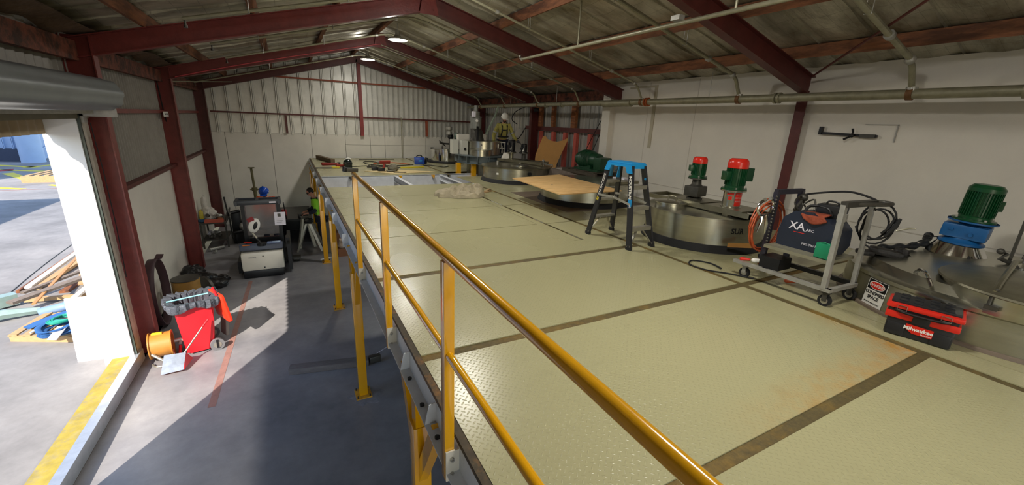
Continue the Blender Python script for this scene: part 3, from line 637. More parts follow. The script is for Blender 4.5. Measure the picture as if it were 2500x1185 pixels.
# edge beam
t = thing('edge_beam', 'pale grey channel beam along the left edge of the cream deck', 'beam', (0, 8, 2.1))
zt, zb = 2.262, 2.110
part(t, 'channel', G().sect((0, -1.2, 0), (0, 16.75, 0), [(0.0, zt), (-0.012, zt), (-0.012, zb + 0.011), (-0.078, zb + 0.008), (-0.078, zb), (0.0, zb)]), 'greyp')
part(t, 'ledger_angle', G().sect((0, -1.2, 0), (0, 16.75, 0), [(0.0, zt), (-0.012, zt), (-0.012, D - 0.004), (0.028, D - 0.004), (0.028, D - 0.012), (0.0, D - 0.012)]), mat('dark_rusty_edge', (70, 60, 44), 0.7, 0.2, 0.4, 30, col2=(120, 84, 40), c2amt=0.4, c2s=8), 'rusty dark edge angle')
for y in (1.95, 2.55, 0.9): part(t, 'stiffener', G().slab([(-0.076, y, zb + 0.006), (-0.006, y, zb + 0.006), (-0.006, y, zt - 0.006), (-0.05, y, zt - 0.02)], 0.008, (0, 1, 0)), 'greyp')
g = G()
for y in (2.42, 2.12, 1.82): g.cyl((-0.045, y, zb + 0.008), (-0.045, y, zb + 0.024), 0.015, n=6)
part(t, 'bolt', g, 'blackp')
for k in range(6):
    y = 5.86 + 1.43 * k
    part(t, 'post_bracket', G().slab([(-0.092, y, 2.07), (-0.02, y, 2.07), (-0.005, y, 2.11), (-0.005, y, 2.255), (-0.092, y, 2.255)], 0.010, (0, 1, 0)).cyl((-0.05, y - 0.004, 2.11), (-0.05, y + 0.002, 2.11), 0.009, n=10).cyl((-0.05, y - 0.004, 2.20), (-0.05, y + 0.002, 2.20), 0.009, n=10), 'greyp')
# guard rail
RX = -0.06; RH = 0.963; MH = 0.491
t = thing('guard_rail', 'glossy yellow guard rail with two tubes and three posts along the deck edge', 'railing', (RX, 2.5, 2.1))
part(t, 'top_rail', G().cyl((RX, -0.6, D + RH), (RX, 4.50, D + RH), 0.0225, n=24), 'yellow')
part(t, 'mid_rail', G().cyl((RX, -0.6, D + MH), (RX, 4.44, D + MH), 0.0195, n=24), 'yellow')
for y in (4.43, 2.98, 1.60):
    p = part(t, 'post', G().obox((RX, y, (2.075 + D + RH - 0.015) / 2), (0.05, 0.05, D + RH - 0.015 - 2.075), bev=0.004), 'yellow')
    part(p, 'base_bracket', G().slab([(-0.082, y - 0.026, 2.072), (-0.02, y - 0.026, 2.072), (-0.002, y - 0.026, 2.10), (-0.002, y - 0.026, 2.25), (-0.082, y - 0.026, 2.25)], 0.009, (0, -1, 0)), mat('cream_bracket_plate', (206, 200, 184), 0.4))
    part(p, 'bolt', G().cyl((-0.052, y - 0.035, 2.205), (-0.052, y - 0.048, 2.205), 0.0115, n=6).cyl((-0.052, y - 0.035, 2.205), (-0.052, y - 0.055, 2.205), 0.006, n=10).cyl((-0.052, y - 0.035, 2.115), (-0.052, y - 0.048, 2.115), 0.0115, n=6).cyl((-0.052, y - 0.035, 2.115), (-0.052, y - 0.055, 2.115), 0.006, n=10), 'galv')
# hammer resting on the rail end
t = thing('hammer_head', 'small dark hammer head perched on the far end of the yellow rail', 'tool', (RX - 0.02, 4.47, D + RH + 0.02))
part(t, 'head', G().obox((RX - 0.02, 4.47, D + RH + 0.042), (0.13, 0.04, 0.042), (0, 0.12, 0.25), 0.006), 'dkst'); part(t, 'face', G().obox((RX - 0.085, 4.455, D + RH + 0.05), (0.03, 0.05, 0.05), (0, 0.12, 0.25), 0.005), 'blackp')
# columns
def column(y, lb, x=-0.02, arms=True):
    t = thing('deck_column', 'square yellow steel column ' + lb, 'column', (x, y, 0))
    part(t, 'shaft', G().obox((x, y, 0.94 if arms else 1.05), (0.115, 0.115, 1.85 if arms else 2.09), bev=0.006), 'yellow')
    if arms:
        g = G(); 
        for s in (-1, 1):
            g.sect((x, y + s * 0.02, 1.45), (x, y + s * 0.40, 2.112), [(-0.045, -0.03), (0.045, -0.03), (0.045, 0.03), (-0.045, 0.03)], (1, 0, 0))
        part(t, 'brace_arm', g, 'yellow'); part(t, 'neck', G().box((x - 0.04, y - 0.05, 1.84), (x + 0.04, y + 0.05, 2.108)), 'yellow')
    part(t, 'base_plate', G().obox((x, y, 0.0085), (0.21, 0.25, 0.015)), mat('scuffed_yellow_plate', (214, 160, 50), 0.5, 0, 0.25, 20))
    g = G()
    for sx in (-0.08, 0.08):
        for sy in (-0.1, 0.1): g.cyl((x + sx, y + sy, 0.016), (x + sx, y + sy, 0.045), 0.012, n=6)
    part(t, 'anchor_bolt', g, 'dkst')
column(2.28, 'closest to the camera, forked at the top')
column(5.35, 'whose foot stands by the grey timber beam')
column(8.44, 'second one back along the deck edge')
column(11.5, 'in front of the man in the green vest')
column(14.56, 'behind the man in the green vest')
column(16.2, 'at the far end of the deck edge by the wall')
for y, lb in ((13.2, 'under the deck behind the green vest man'), (9.6, 'in the dark under the pit')): column(y, lb, 3.4, False)
tag(mk('floor_dust', G().prism([(0.02 + (0.2 + 0.05 * math.sin(3 * a) + 0.03 * math.sin(7 * a + 1)) * math.cos(a), 5.27 + (0.2 + 0.04 * math.sin(5 * a)) * math.sin(a)) for a in [2 * PI * k / 48 for k in range(48)]], 0.002), mat('pale_drill_dust', (138, 138, 144), 0.9, 0, 0.3, 12)), 'pale patch of drilling dust around the column foot by the timber beam', 'dust')

# ================================================================ TANKS
def lid_handle(t, c, r, name='handle'):
    part(t, name, G().tube(smooth_path([(c[0] - r, c[1], c[2]), (c[0] - r * 0.8, c[1], c[2] + 0.04), (c[0] + r * 0.8, c[1], c[2] + 0.04), (c[0] + r, c[1], c[2])], 4), 0.008), 'chrome')
def skirt(t, c, R, h=0.06, w=0.05):
    part(t, 'base_ring', G().lathe([(R - 0.06, 0.0), (R + w, 0.0), (R + w * 0.6, h * 0.6), (R + 0.01, h), (R - 0.02, h)], (c[0], c[1], D + 0.001), 72), 'dark', 'black rubber base ring')
# T3: tank with two red capped motors
c = (4.70, 3.86); R = 0.80; H = 0.455
t = thing('mixing_tank', 'low stainless tank with two red capped green motors on its bridge', 'tank', (*c, D))
skirt(t, c, R, 0.10, 0.05)
part(t, 'shell', G().lathe([(R - 0.01, 0.05), (R, 0.05), (R, H - 0.015), (R + 0.012, H - 0.01), (R + 0.012, H), (R - 0.03, H + 0.004), (R - 0.4, H + 0.02), (0.0, H + 0.03)], (*c, D), 96), 'ss')
hc = (4.15, 4.28)
h = part(t, 'hatch', G().lathe([(0.215, H - 0.02), (0.215, H + 0.05), (0.23, H + 0.055), (0.23, H + 0.07), (0.18, H + 0.085), (0.0, H + 0.10)], (4.28, 4.12, D), 48), 'ss')
part(h, 'handle', G().tube(smooth_path([(4.30, 4.05, D + H + 0.09), (4.30, 4.05, D + H + 0.14), (4.30, 4.19, D + H + 0.14), (4.30, 4.19, D + H + 0.09)], 4), 0.009), 'ssd')
part(t, 'clamp', G().obox((4.13, 4.0, D + H - 0.0), (0.03, 0.10, 0.03), (0, 0, -0.4)).obox((4.45, 3.32, D + H + 0.012), (0.02, 0.10, 0.012), (0, 0, 0.1)), 'ssd')
b = part(t, 'bridge', G().sect((4.40, 2.95, D + 0.52), (4.40, 4.75, D + 0.52), [(0, -0.03), (0.04, -0.03), (0.04, -0.024), (0.006, -0.024), (0.006, 0.024), (0.04, 0.024), (0.04, 0.03), (0, 0.03)]).sect((4.88, 2.95, D + 0.52), (4.88, 4.75, D + 0.52), [(0, -0.03), (-0.04, -0.03), (-0.04, -0.024), (-0.006, -0.024), (-0.006, 0.024), (-0.04, 0.024), (-0.04, 0.03), (0, 0.03)]).box((4.4, 4.7, D + 0.49), (4.88, 4.74, D + 0.55)).box((4.4, 2.97, D + 0.49), (4.88, 3.0, D + 0.55)), 'ssd')
part(b, 'motor_plate', G().box((4.40, 3.72, D + 0.55), (4.88, 4.28, D + 0.566)).box((4.40, 3.10, D + 0.55), (4.88, 3.66, D + 0.566)), 'ssd')
part(b, 'bridge_foot', G().box((4.42, 3.3, D + H), (4.47, 3.38, D + 0.49)).box((4.42, 4.45, D + H), (4.47, 4.5, D + 0.49)).box((4.8, 3.3, D + H), (4.85, 3.38, D + 0.49)), 'ssd')
def curved_text(t, name, txt, size, c, R, ang, z, m, bold=0.0, xs=1.0):
    """lettering bent around a round shell; ang = direction from the centre"""
    g = text_g(txt, size, Matrix(), 0.0008, bold)
    for v in g.b.verts:
        a = ang + (v.co.x * xs) / R; rr = R + v.co.z + 0.0012
        v.co = Vector((c[0] + rr * math.cos(a), c[1] + rr * math.sin(a), z + v.co.y))
    return part(t, name, g, m)
curved_text(t, 'lettering', 'SUR', 0.10, c, R, math.radians(249), D + 0.30, 'blackp', 0.002)

def motor(parent, cx, cy, z0, r, h, cowl=None, green='green', fins=28, boxdir=(-1, 0), bigbox=False, name='motor'):
    """upright finned electric motor, base at z0"""
    hb = h * (0.70 if cowl else 0.80)
    prof = [(r * 1.25, z0), (r * 1.25, z0 + 0.018), (r * 0.95, z0 + 0.022), (r * 0.95, z0 + h * 0.12), (r * 0.9, z0 + h * 0.14), (r * 0.9, z0 + hb)]
    if cowl: prof += [(0, z0 + hb)]
    else: prof += [(r * 1.02, z0 + hb), (r * 1.02, z0 + h * 0.9), (r * 0.8, z0 + h * 0.985), (r * 0.5, z0 + h), (0, z0 + h)]
    g = G().lathe(prof, (cx, cy, 0), 40)
    mt = part(parent, name, g, green)
    g = G()
    for k in range(fins):
        a = 2 * PI * k / fins; g.obox((cx + r * 0.95 * math.cos(a), cy + r * 0.95 * math.sin(a), z0 + h * 0.14 + (hb - h * 0.14) / 2), (r * 0.14, 0.006, hb - h * 0.16), (0, 0, a))
    part(mt, 'fins', g, green)
    if cowl: part(mt, 'cowl', G().lathe([(r * 0.95, z0 + hb - 0.005), (r * 1.02, z0 + hb), (r * 1.02, z0 + hb + h * 0.16), (r * 0.92, z0 + h * 0.95), (r * 0.72, z0 + h), (0, z0 + h)], (cx, cy, 0), 40), cowl)
    bx, by = boxdir; a = math.atan2(by, bx); d = r * 1.12
    part(mt, 'terminal_box', G().obox((cx + bx * d, cy + by * d, z0 + h * 0.45), (r * 0.55, r * 0.95, h * 0.28), (0, 0, a), 0.006), green)
    if bigbox: part(mt, 'control_box', G().obox((cx - bx * r * 1.1 + 0.02, cy - by * r * 1.1, z0 + h * 0.5), (r * 0.75, r * 1.1, h * 0.42), (0, 0, a), 0.004), 'greend')
    g = G()
    for k in range(4): a = PI / 4 + k * PI / 2; g.cyl((cx + r * 1.15 * math.cos(a), cy + r * 1.15 * math.sin(a), z0 - 0.02), (cx + r * 1.15 * math.cos(a), cy + r * 1.15 * math.sin(a), z0 + 0.035), 0.011, n=8)
    part(mt, 'flange_bolt', g, 'galv')
    return mt
# the two drives on the bridge are separate machines bolted to it
t2 = thing('drive_motor', 'smaller red capped green motor over a grey gearbox on the tank bridge', 'motor', (4.62, 4.0, D + 0.566))
part(t2, 'gearbox', G().obox((4.62, 4.0, D + 0.685), (0.25, 0.22, 0.15), (0, 0, 0.15), 0.012).lathe([(0.11, D + 0.566), (0.11, D + 0.585), (0.07, D + 0.60), (0.07, D + 0.62)], (4.62, 4.0, 0), 24).lathe([(0.10, D + 0.755), (0.07, D + 0.78), (0.06, D + 0.85), (0.13, D + 0.862), (0.13, D + 0.878)], (4.62, 4.0, 0), 28), 'dkst')
motor(t2, 4.62, 4.0, D + 0.878, 0.098, 0.30, 'mred', boxdir=(-0.8, 0.6))
t2 = thing('drive_motor', 'bigger red capped green motor on a silver cylinder covered in red stickers', 'motor', (4.60, 3.40, D + 0.566))
cy_ = part(t2, 'coupling_housing', G().lathe([(0.125, D + 0.566), (0.125, D + 0.575), (0.112, D + 0.58), (0.112, D + 0.78), (0.16, D + 0.785), (0.16, D + 0.80)], (4.60, 3.40, 0), 40), 'ss')
def arc_patch(t, name, c, R, a0, a1, z0, z1, m):
    g = G(); g.grid(lambda u, v: (c[0] + (R + 0.0012) * math.cos(a0 + (a1 - a0) * u), c[1] + (R + 0.0012) * math.sin(a0 + (a1 - a0) * u), z0 + (z1 - z0) * v), 10, 1); return part(t, name, g, m)
cc = (4.60, 3.40)
arc_patch(cy_, 'warning_sticker', cc, 0.112, math.radians(232), math.radians(292), D + 0.59, D + 0.77, 'mred')
arc_patch(cy_, 'warning_sticker', cc, 0.112, math.radians(178), math.radians(222), D + 0.735, D + 0.765, 'mred')
arc_patch(cy_, 'warning_sticker', cc, 0.112, math.radians(190), math.radians(213), D + 0.67, D + 0.715, 'mred')
for zz, s_ in ((0.748, 'DANGER'), (0.70, 'KEEP CLEAR'), (0.655, 'ROTATING')):
    g = text_g(s_, 0.026, Matrix(), 0.0004)
    for v in g.b.verts:
        a = math.radians(262) + v.co.x * 0.8 / 0.112; v.co = Vector((cc[0] + 0.1142 * math.cos(a), cc[1] + 0.1142 * math.sin(a), D + zz + v.co.y))
    part(cy_, 'sticker_text', g, 'white')
motor(t2, 4.60, 3.40, D + 0.80, 0.125, 0.41, 'mred', boxdir=(-0.93, 0.37), bigbox=True)

# T2: tank under plywood
c = (4.88, 6.93); R = 0.93; H = 0.42
t = thing('mixing_tank', 'stainless tank half hidden by the plywood sheet and the ladder', 'tank', (*c, D)); skirt(t, c, R, 0.10, 0.06)
part(t, 'shell', G().lathe([(R - 0.01, 0.05), (R, 0.05), (R, H - 0.01), (R + 0.015, H), (R - 0.02, H + 0.006), (0.0, H + 0.01)], (*c, D), 96), 'ss')
part(t, 'flange', G().obox((4.60, 6.03, D + 0.33), (0.17, 0.03, 0.17), (0, 0, -0.3), 0.02), mat('pale_flange', (190, 190, 184), 0.4, 0.3))
part(t, 'bolt', G().cyl((4.55, 6.02, D + 0.33), (4.55, 6.0, D + 0.33), 0.012, n=8).cyl((4.65, 5.99, D + 0.33), (4.65, 5.97, D + 0.33), 0.012, n=8), 'dkst')
part(t, 'valve_box', G().obox((4.85, 6.0, D + 0.33), (0.2, 0.05, 0.12), (0, 0, 0), 0.01), 'dkst')
part(t, 'lid_hatch', G().lathe([(0.22, H), (0.22, H + 0.05), (0.24, H + 0.06), (0.0, H + 0.09)], (5.35, 6.5, D), 40).box((4.9, 6.2, D + H + 0.01), (5.7, 6.28, D + H + 0.06)), 'ssd')
tag(mk('plywood_sheet', G().slab([(3.30, 7.26, D + 0.47), (3.20, 5.42, D + 0.455), (4.62, 5.52, D + 0.445), (4.72, 7.66, D + 0.46)], 0.017), 'ply'), 'large bare plywood sheet lying on the tank between the round tank and the ladder', 'plywood')
tag(mk('round_loop', G().tube([(3.62 + 0.045 * math.cos(a), 6.3, D + 0.42 + 0.045 * math.sin(a)) for a in [2 * PI * k / 14 for k in range(14)]], 0.006, closed=True), 'alu'), 'small wire ring hanging under the left edge of the plywood', 'ring')

# T1: round tank with two small motors
c = (4.93, 10.05); R = 0.93; H = 0.40
t = thing('mixing_tank', 'round stainless tank with two small dark motors, left of the green motor', 'tank', (*c, D)); skirt(t, c, R, 0.09, 0.07)
part(t, 'shell', G().lathe([(R - 0.01, 0.05), (R, 0.05), (R, H - 0.02), (R, H)], (*c, D), 96), 'ss')
part(t, 'lid', G().lathe([(R + 0.05, H - 0.015), (R + 0.055, H + 0.01), (R - 0.1, H + 0.03), (0, H + 0.07)], (*c, D), 96), 'ssd')
part(t, 'inspection_hatch', G().lathe([(0.24, H + 0.04), (0.24, H + 0.075), (0, H + 0.095)], (4.75, 9.55, D), 40), 'ss')
part(t, 'handle', G().cyl((4.75, 9.55, D + H + 0.09), (4.75, 9.55, D + H + 0.15), 0.012), 'chrome')
part(t, 'vent_stub', G().cyl((4.28, 9.95, D + H + 0.02), (4.28, 9.95, D + H + 0.15), 0.03).cyl((4.2, 9.8, D + H), (4.2, 9.8, D + H + 0.03), 0.02), 'galv')
part(t, 'cross_beam', G().bar((4.7, 10.75, D + H + 0.11), (5.35, 9.4, D + H + 0.11), 0.10, 0.07).bar((5.05, 10.9, D + H + 0.11), (5.65, 9.6, D + H + 0.11), 0.08, 0.07), 'ssd')
a0 = math.atan2(9.17 - 10.05, 4.98 - 4.93)
g = G(); a = math.radians(262)
part(t, 'bung', G().cyl((c[0] + 0.93 * math.cos(a), c[1] + 0.93 * math.sin(a), D + 0.28), (c[0] + 0.98 * math.cos(a), c[1] + 0.98 * math.sin(a), D + 0.28), 0.045, n=24).cyl((c[0] + 0.97 * math.cos(a), c[1] + 0.97 * math.sin(a), D + 0.28), (c[0] + 0.99 * math.cos(a), c[1] + 0.99 * math.sin(a), D + 0.28), 0.028, n=20), 'dark')
arc_patch(t, 'name_label', c, 0.932, math.radians(207), math.radians(211), D + 0.22, D + 0.27, 'white')
for x, y, r, h, lb, z0 in ((4.93, 10.4, 0.10, 0.33, 'small dark motor on the left of the round tank', 0.74), (5.22, 10.2, 0.085, 0.24, 'small dark motor on the right of the round tank', 0.75)):
    t2 = thing('mixer_motor', lb, 'motor', (x, y, D + H + 0.145))
    part(t2, 'stand', G().lathe([(0.12, D + H + 0.145), (0.12, D + H + 0.16), (0.06, D + H + 0.17), (0.06, D + 0.70), (0.14, D + 0.715), (0.14, D + z0)], (x, y, 0), 28), 'dkst' if x > 5 else 'ssd')
    motor(t2, x, y, D + z0, r, h, None, 'blackp', fins=20, boxdir=(-0.9, -0.4))
    part(t2, 'rating_plate', G().obox((x - r * 0.75, y - r * 0.75, D + z0 + h * 0.35), (0.05, 0.004, 0.08), (0, 0, -PI / 4)), 'white')
tag(mk('guard_plate', G().slab([(4.66, 10.5, D + 0.555), (4.86, 10.4, D + 0.555), (4.84, 10.4, D + 0.72), (4.72, 10.47, D + 0.72)], 0.01, (0.4, 0.9, 0)), 'whtw'), 'small white guard plate beside the left small motor', 'plate')
tag(mk('lid_clamps', G().obox((5.5, 9.55, D + 0.49), (0.2, 0.05, 0.03), (0, 0, 0.3)).cyl((5.44, 9.5, D + 0.43), (5.44, 9.5, D + 0.57), 0.02).ball((5.44, 9.5, D + 0.58), 0.035).obox((5.68, 9.62, D + 0.46), (0.16, 0.04, 0.03), (0, 0, -0.2)).tube(smooth_path([(5.62, 9.4, D + 0.43), (5.66, 9.4, D + 0.50), (5.7, 9.4, D + 0.43)], 4), 0.01), 'galv'), 'grey clamps and valve on the right side of the round tank lid', 'clamp')

# far vessel on its stand
c = (4.82, 12.15)
t = thing('reactor_vessel', 'grey steel vessel on yellow legs with a tall mixer column', 'vessel', (*c, D - 0.3))
part(t, 'lower_bowl', G().lathe([(0.0, -0.3), (0.42, -0.3), (0.5, -0.1), (0.5, 0.26), (0.72, 0.28)], (*c, D), 64), 'ssd')
part(t, 'support_flange', G().lathe([(0.74, 0.28), (0.82, 0.28), (0.82, 0.30), (0.76, 0.31), (0.76, 0.50), (0.90, 0.51), (0.90, 0.535), (0.5, 0.54)], (*c, D), 64), mat('blue_grey_steel', (104, 114, 116), 0.5, 0.3, 0.2, 8))
for k in range(16): a = 2 * PI * k / 16 + 0.2; part(t, 'gusset', G().obox((c[0] + 0.83 * math.cos(a), c[1] + 0.83 * math.sin(a), D + 0.405), (0.14, 0.014, 0.20), (0, 0, a)), mat('blue_grey_steel', (104, 114, 116)))
part(t, 'upper_shell', G().lathe([(0.56, 0.53), (0.56, 0.93), (0.59, 0.935), (0.59, 0.955), (0.0, 0.97)], (*c, D), 72), 'ss')
part(t, 'manway', G().lathe([(0.34, 0.53), (0.34, 0.70), (0.36, 0.71), (0.36, 0.725), (0.0, 0.735)], (c[0] - 0.28, c[1] - 0.52, D), 48), 'ss')
part(t, 'lid_knob', G().cyl((c[0] - 0.28, c[1] - 0.52, D + 0.73), (c[0] - 0.28, c[1] - 0.52, D + 0.84), 0.012).ball((c[0] - 0.28, c[1] - 0.52, D + 0.85), 0.028).obox((5.1, 11.62, D + 0.82), (0.03, 0.03, 0.12)), 'chrome')
part(t, 'side_box', G().box((3.83, 12.2, D + 0.54), (4.02, 12.45, D + 0.97)).box((4.05, 11.98, D + 0.54), (4.25, 12.2, D + 0.95)), mat('pale_grey_cabinet', (186, 186, 176), 0.45))
part(t, 'access_hole', G().cyl((4.15, 11.975, D + 0.70), (4.15, 11.965, D + 0.70), 0.04, n=20), 'blackp')
g = G().bar((5.40, 11.75, D + 0.55), (5.40, 11.75, D + 0.95), 0.03, 0.03).bar((5.20, 11.85, D + 0.93), (5.42, 11.74, D + 0.93), 0.03, 0.03).bar((5.2, 11.85, D + 0.75), (5.42, 11.74, D + 0.75), 0.03, 0.03).bar((5.3, 11.8, D + 0.75), (5.3, 11.8, D + 0.95), 0.02, 0.02)
part(t, 'side_ladder_frame', g, 'galv')
for x, y in ((3.98, 12.1), (4.33, 11.72), (5.5, 12.5), (5.2, 11.6)): part(t, 'leg', G().obox((x, y, D + 0.0), (0.13, 0.13, 0.56)), 'yellow')
part(t, 'mixer_column', G().lathe([(0.19, 0.96), (0.19, 1.0), (0.16, 1.1), (0.16, 1.2), (0.11, 1.3)], (4.62, 12.1, D), 32), 'dkst')
part(t, 'belt_guard', G().sect((4.50, 12.0, D + 0.97), (4.56, 12.0, D + 0.97), [(0.13, 0.0), (0.13, 0.3), (0.08, 0.42), (-0.08, 0.42), (-0.13, 0.3), (-0.13, 0.0)]), 'blackp')
part(t, 'motor', G().lathe([(0.10, 1.28), (0.17, 1.32), (0.17, 1.64), (0.185, 1.65), (0.185, 1.67), (0.12, 1.68), (0.12, 1.82), (0.06, 1.83), (0.06, 2.0), (0.0, 2.0)], (4.55, 12.1, D), 36), mat('grey_mixer_motor', (128, 130, 124), 0.45, 0.3, 0.2, 9))
part(t, 'junction_box', G().box((4.36, 11.92, D + 1.66), (4.46, 12.0, D + 1.82)), 'paper')
part(t, 'gauge', G().cyl((4.5, 11.92, D + 1.55), (4.5, 11.90, D + 1.55), 0.04, n=20), 'white')
part(t, 'hoist_arm', G().bar((4.85, 12.0, D + 1.15), (5.15, 12.0, D + 1.72), 0.05, 0.04).bar((5.15, 12.0, D + 1.72), (5.25, 12.0, D + 2.0), 0.04, 0.04), mat('pale_green_arm', (120, 134, 116), 0.5))
part(t, 'back_cabinet', G().box((4.25, 12.8, D + 0.9), (4.62, 13.0, D + 1.12)).box((4.75, 12.5, D + 0.95), (5.1, 12.7, D + 1.15)), 'whtw')
t.location = (4.74, 11.97, D - 0.272); t.scale = (0.985, 0.985, 0.985)

# small far tank and mixer
c = (4.62, 15.1)
t = thing('mixing_tank', 'small shiny far tank left of the grey vessel', 'tank', (*c, D))
part(t, 'base_ring', G().lathe([(0.5, 0), (0.72, 0.0), (0.72, 0.05), (0.5, 0.07)], (*c, D + 0.001), 48), 'dark')
part(t, 'shell', G().lathe([(0.56, 0.04), (0.56, 0.47), (0.60, 0.49), (0.60, 0.51), (0.0, 0.54)], (*c, D), 64), 'chrome')
part(t, 'rim_clamp', G().obox((4.05, 15.0, D + 0.52), (0.10, 0.06, 0.05)).cyl((4.35, 14.7, D + 0.52), (4.35, 14.7, D + 0.60), 0.03), 'dkst')
t = thing('valve_tree', 'dark valve assembly with a pale green wheel above the small far tank', 'valve', (4.75, 14.9, D + 0.53))
part(t, 'stem', G().cyl((4.75, 14.9, D + 0.53), (4.75, 14.9, D + 1.02), 0.07).ball((4.72, 14.88, D + 0.95), 0.11), 'blackp')
part(t, 'actuator', G().lathe([(0.05, 1.0), (0.11, 1.03), (0.10, 1.13), (0.06, 1.15), (0.12, 1.2), (0.12, 1.29), (0.04, 1.34), (0, 1.34)], (4.66, 14.85, D), 24), 'galv')
part(t, 'handwheel', G().cyl((4.88, 14.75, D + 0.98), (4.93, 14.70, D + 0.98), 0.13, n=28), mat('pale_green_wheel', (86, 104, 92), 0.5))
part(t, 'pipework', G().tube([(4.7, 14.9, D + 0.68), (4.45, 14.8, D + 0.70), (4.25, 14.7, D + 0.73)], 0.03).tube([(4.35, 14.7, D + 0.55), (4.33, 14.72, D + 0.95)], 0.008).tube([(4.5, 14.8, D + 0.6), (4.25, 14.75, D + 0.80)], 0.02), 'dkst')

# T4: nearest tank
c = (5.08, 0.90); R = 1.17
t = thing('mixing_tank', 'largest stainless tank at the right edge, bearing the confined space warning sign', 'tank', (*c, D))
part(t, 'base_ring', G().lathe([(R - 0.04, 0.0), (R + 0.035, 0.0), (R + 0.03, 0.02), (R - 0.0, 0.025)], (*c, D + 0.001), 96), 'prim')
part(t, 'shell', G().lathe([(R - 0.01, 0.01), (R, 0.012), (R - 0.02, 0.27), (R - 0.005, 0.285), (R - 0.005, 0.315), (R - 0.04, 0.33), (R - 0.09, 0.335), (R - 0.16, 0.40), (R - 0.45, 0.43), (0.0, 0.46)], (*c, D), 128), 'ss')
mw = (4.45, 0.61)
h = part(t, 'manway', G().lathe([(0.56, 0.30), (0.56, 0.445)], (*mw, D), 72), 'ss')
part(h, 'domed_lid', G().lathe([(0.58, 0.44), (0.60, 0.45), (0.595, 0.465), (0.56, 0.475), (0.35, 0.51), (0.0, 0.535)], (*mw, D), 72), 'ssd')
part(h, 'hinge_arm', G().tube([(3.93, 0.77, D + 0.465), (4.02, 0.78, D + 0.51), (4.45, 0.83, D + 0.545), (4.86, 0.88, D + 0.555), (5.1, 0.9, D + 0.52)], 0.02), 'ssd')
part(h, 'hand_knob', G().tube([(3.94, 0.80, D + 0.45), (3.94, 0.76, D + 0.49), (3.97, 0.73, D + 0.45)], 0.011).cyl((3.90, 0.77, D + 0.34), (3.91, 0.77, D + 0.46), 0.012).obox((3.89, 0.75, D + 0.36), (0.05, 0.07, 0.03)), 'dkst')
part(t, 'grab_handle', G().tube(smooth_path([(4.20, 1.30, D + 0.40), (4.16, 1.26, D + 0.45), (4.04, 1.18, D + 0.45), (4.0, 1.12, D + 0.37)], 5), 0.013), 'chrome')
part(t, 'grab_handle', G().tube(smooth_path([(4.0, 0.50, D + 0.36), (3.96, 0.46, D + 0.42), (3.98, 0.35, D + 0.43), (4.02, 0.28, D + 0.36)], 5), 0.013), 'chrome')
part(t, 'side_stub', G().box((3.96, 0.52, D + 0.34), (4.04, 0.56, D + 0.44)), 'ssd')
sg = part(t, 'warning_sign', (lambda g: g.grid(lambda u, v: (c[0] + (R + 0.003 - 0.02 * v) * math.cos(math.radians(144.5 + 10.5 * u)), c[1] + (R + 0.003 - 0.02 * v) * math.sin(math.radians(144.5 + 10.5 * u)), D + 0.015 + 0.255 * v), 12, 2))(G()), 'white', 'white sign with DANGER and CONFINED SPACE')
def sign_patch(u0, u1, v0, v1, off, m, name):
    g = G(); g.grid(lambda u, v: ((lambda a, r, vv: (c[0] + r * math.cos(a), c[1] + r * math.sin(a), D + 0.015 + 0.255 * vv))(math.radians(144.5 + 10.5 * (u0 + (u1 - u0) * u)), R + off - 0.02 * (v0 + (v1 - v0) * v), v0 + (v1 - v0) * v)), 12, 1)
    return part(sg, name, g, m)
sign_patch(0.03, 0.97, 0.62, 0.985, 0.0045, 'blackp', 'black_header')
def sign_bend(g, uc, vc, off):
    # text X grows to the reader's right; seen from outside that is increasing angle
    for v in g.b.verts:
        wu = v.co.x / 0.214; a = math.radians(144.5 + 10.5 * (uc + wu)); vv = vc + v.co.y / 0.255
        r = R + off - 0.02 * vv + v.co.z; v.co = Vector((c[0] + r * math.cos(a), c[1] + r * math.sin(a), D + 0.015 + 0.255 * vv))
    return g
g = G(); g.b.faces.new([g.b.verts.new((0.086 * math.cos(2*PI*k/40), 0.038 * math.sin(2*PI*k/40), 0)) for k in range(40)]); part(sg, 'oval_border', sign_bend(g, 0.5, 0.80, 0.0056), 'white')
g = G(); g.b.faces.new([g.b.verts.new((0.080 * math.cos(2*PI*k/40), 0.032 * math.sin(2*PI*k/40), 0)) for k in range(40)]); part(sg, 'red_oval', sign_bend(g, 0.5, 0.80, 0.0066), 'mred')
part(sg, 'lettering', sign_bend(text_g('DANGER', 0.036, Matrix(), 0.0004, 0.0006), 0.5, 0.80, 0.0078), 'white')
for s_, sz, vv in (('CONFINED', 0.041, 0.50), ('SPACE', 0.043, 0.33), ('ENTRY BY PERMIT ONLY', 0.015, 0.14)):
    part(sg, 'lettering', sign_bend(text_g(s_, sz, Matrix(), 0.0004, 0.0014 if sz > 0.03 else 0.0003), 0.5, vv, 0.0050), 'blackp')
t2 = thing('drive_motor', 'large all green motor on a blue gearbox and steel cone on the nearest tank', 'motor', (5.33, 1.36, D + 0.42))
part(t2, 'cone_stand', G().lathe([(0.25, 0.432), (0.245, 0.44), (0.17, 0.555), (0.175, 0.56)], (5.33, 1.36, D), 48), 'chrome')
part(t2, 'gearbox', G().lathe([(0.18, 0.555), (0.18, 0.575), (0.14, 0.60), (0.13, 0.62)], (5.33, 1.36, D), 36).obox((5.33, 1.36, D + 0.685), (0.28, 0.34, 0.14), (0, 0, 0.15), 0.02).obox((5.37, 1.31, D + 0.685), (0.27, 0.24, 0.155), (0, 0, 0.15), 0.02), 'blue')
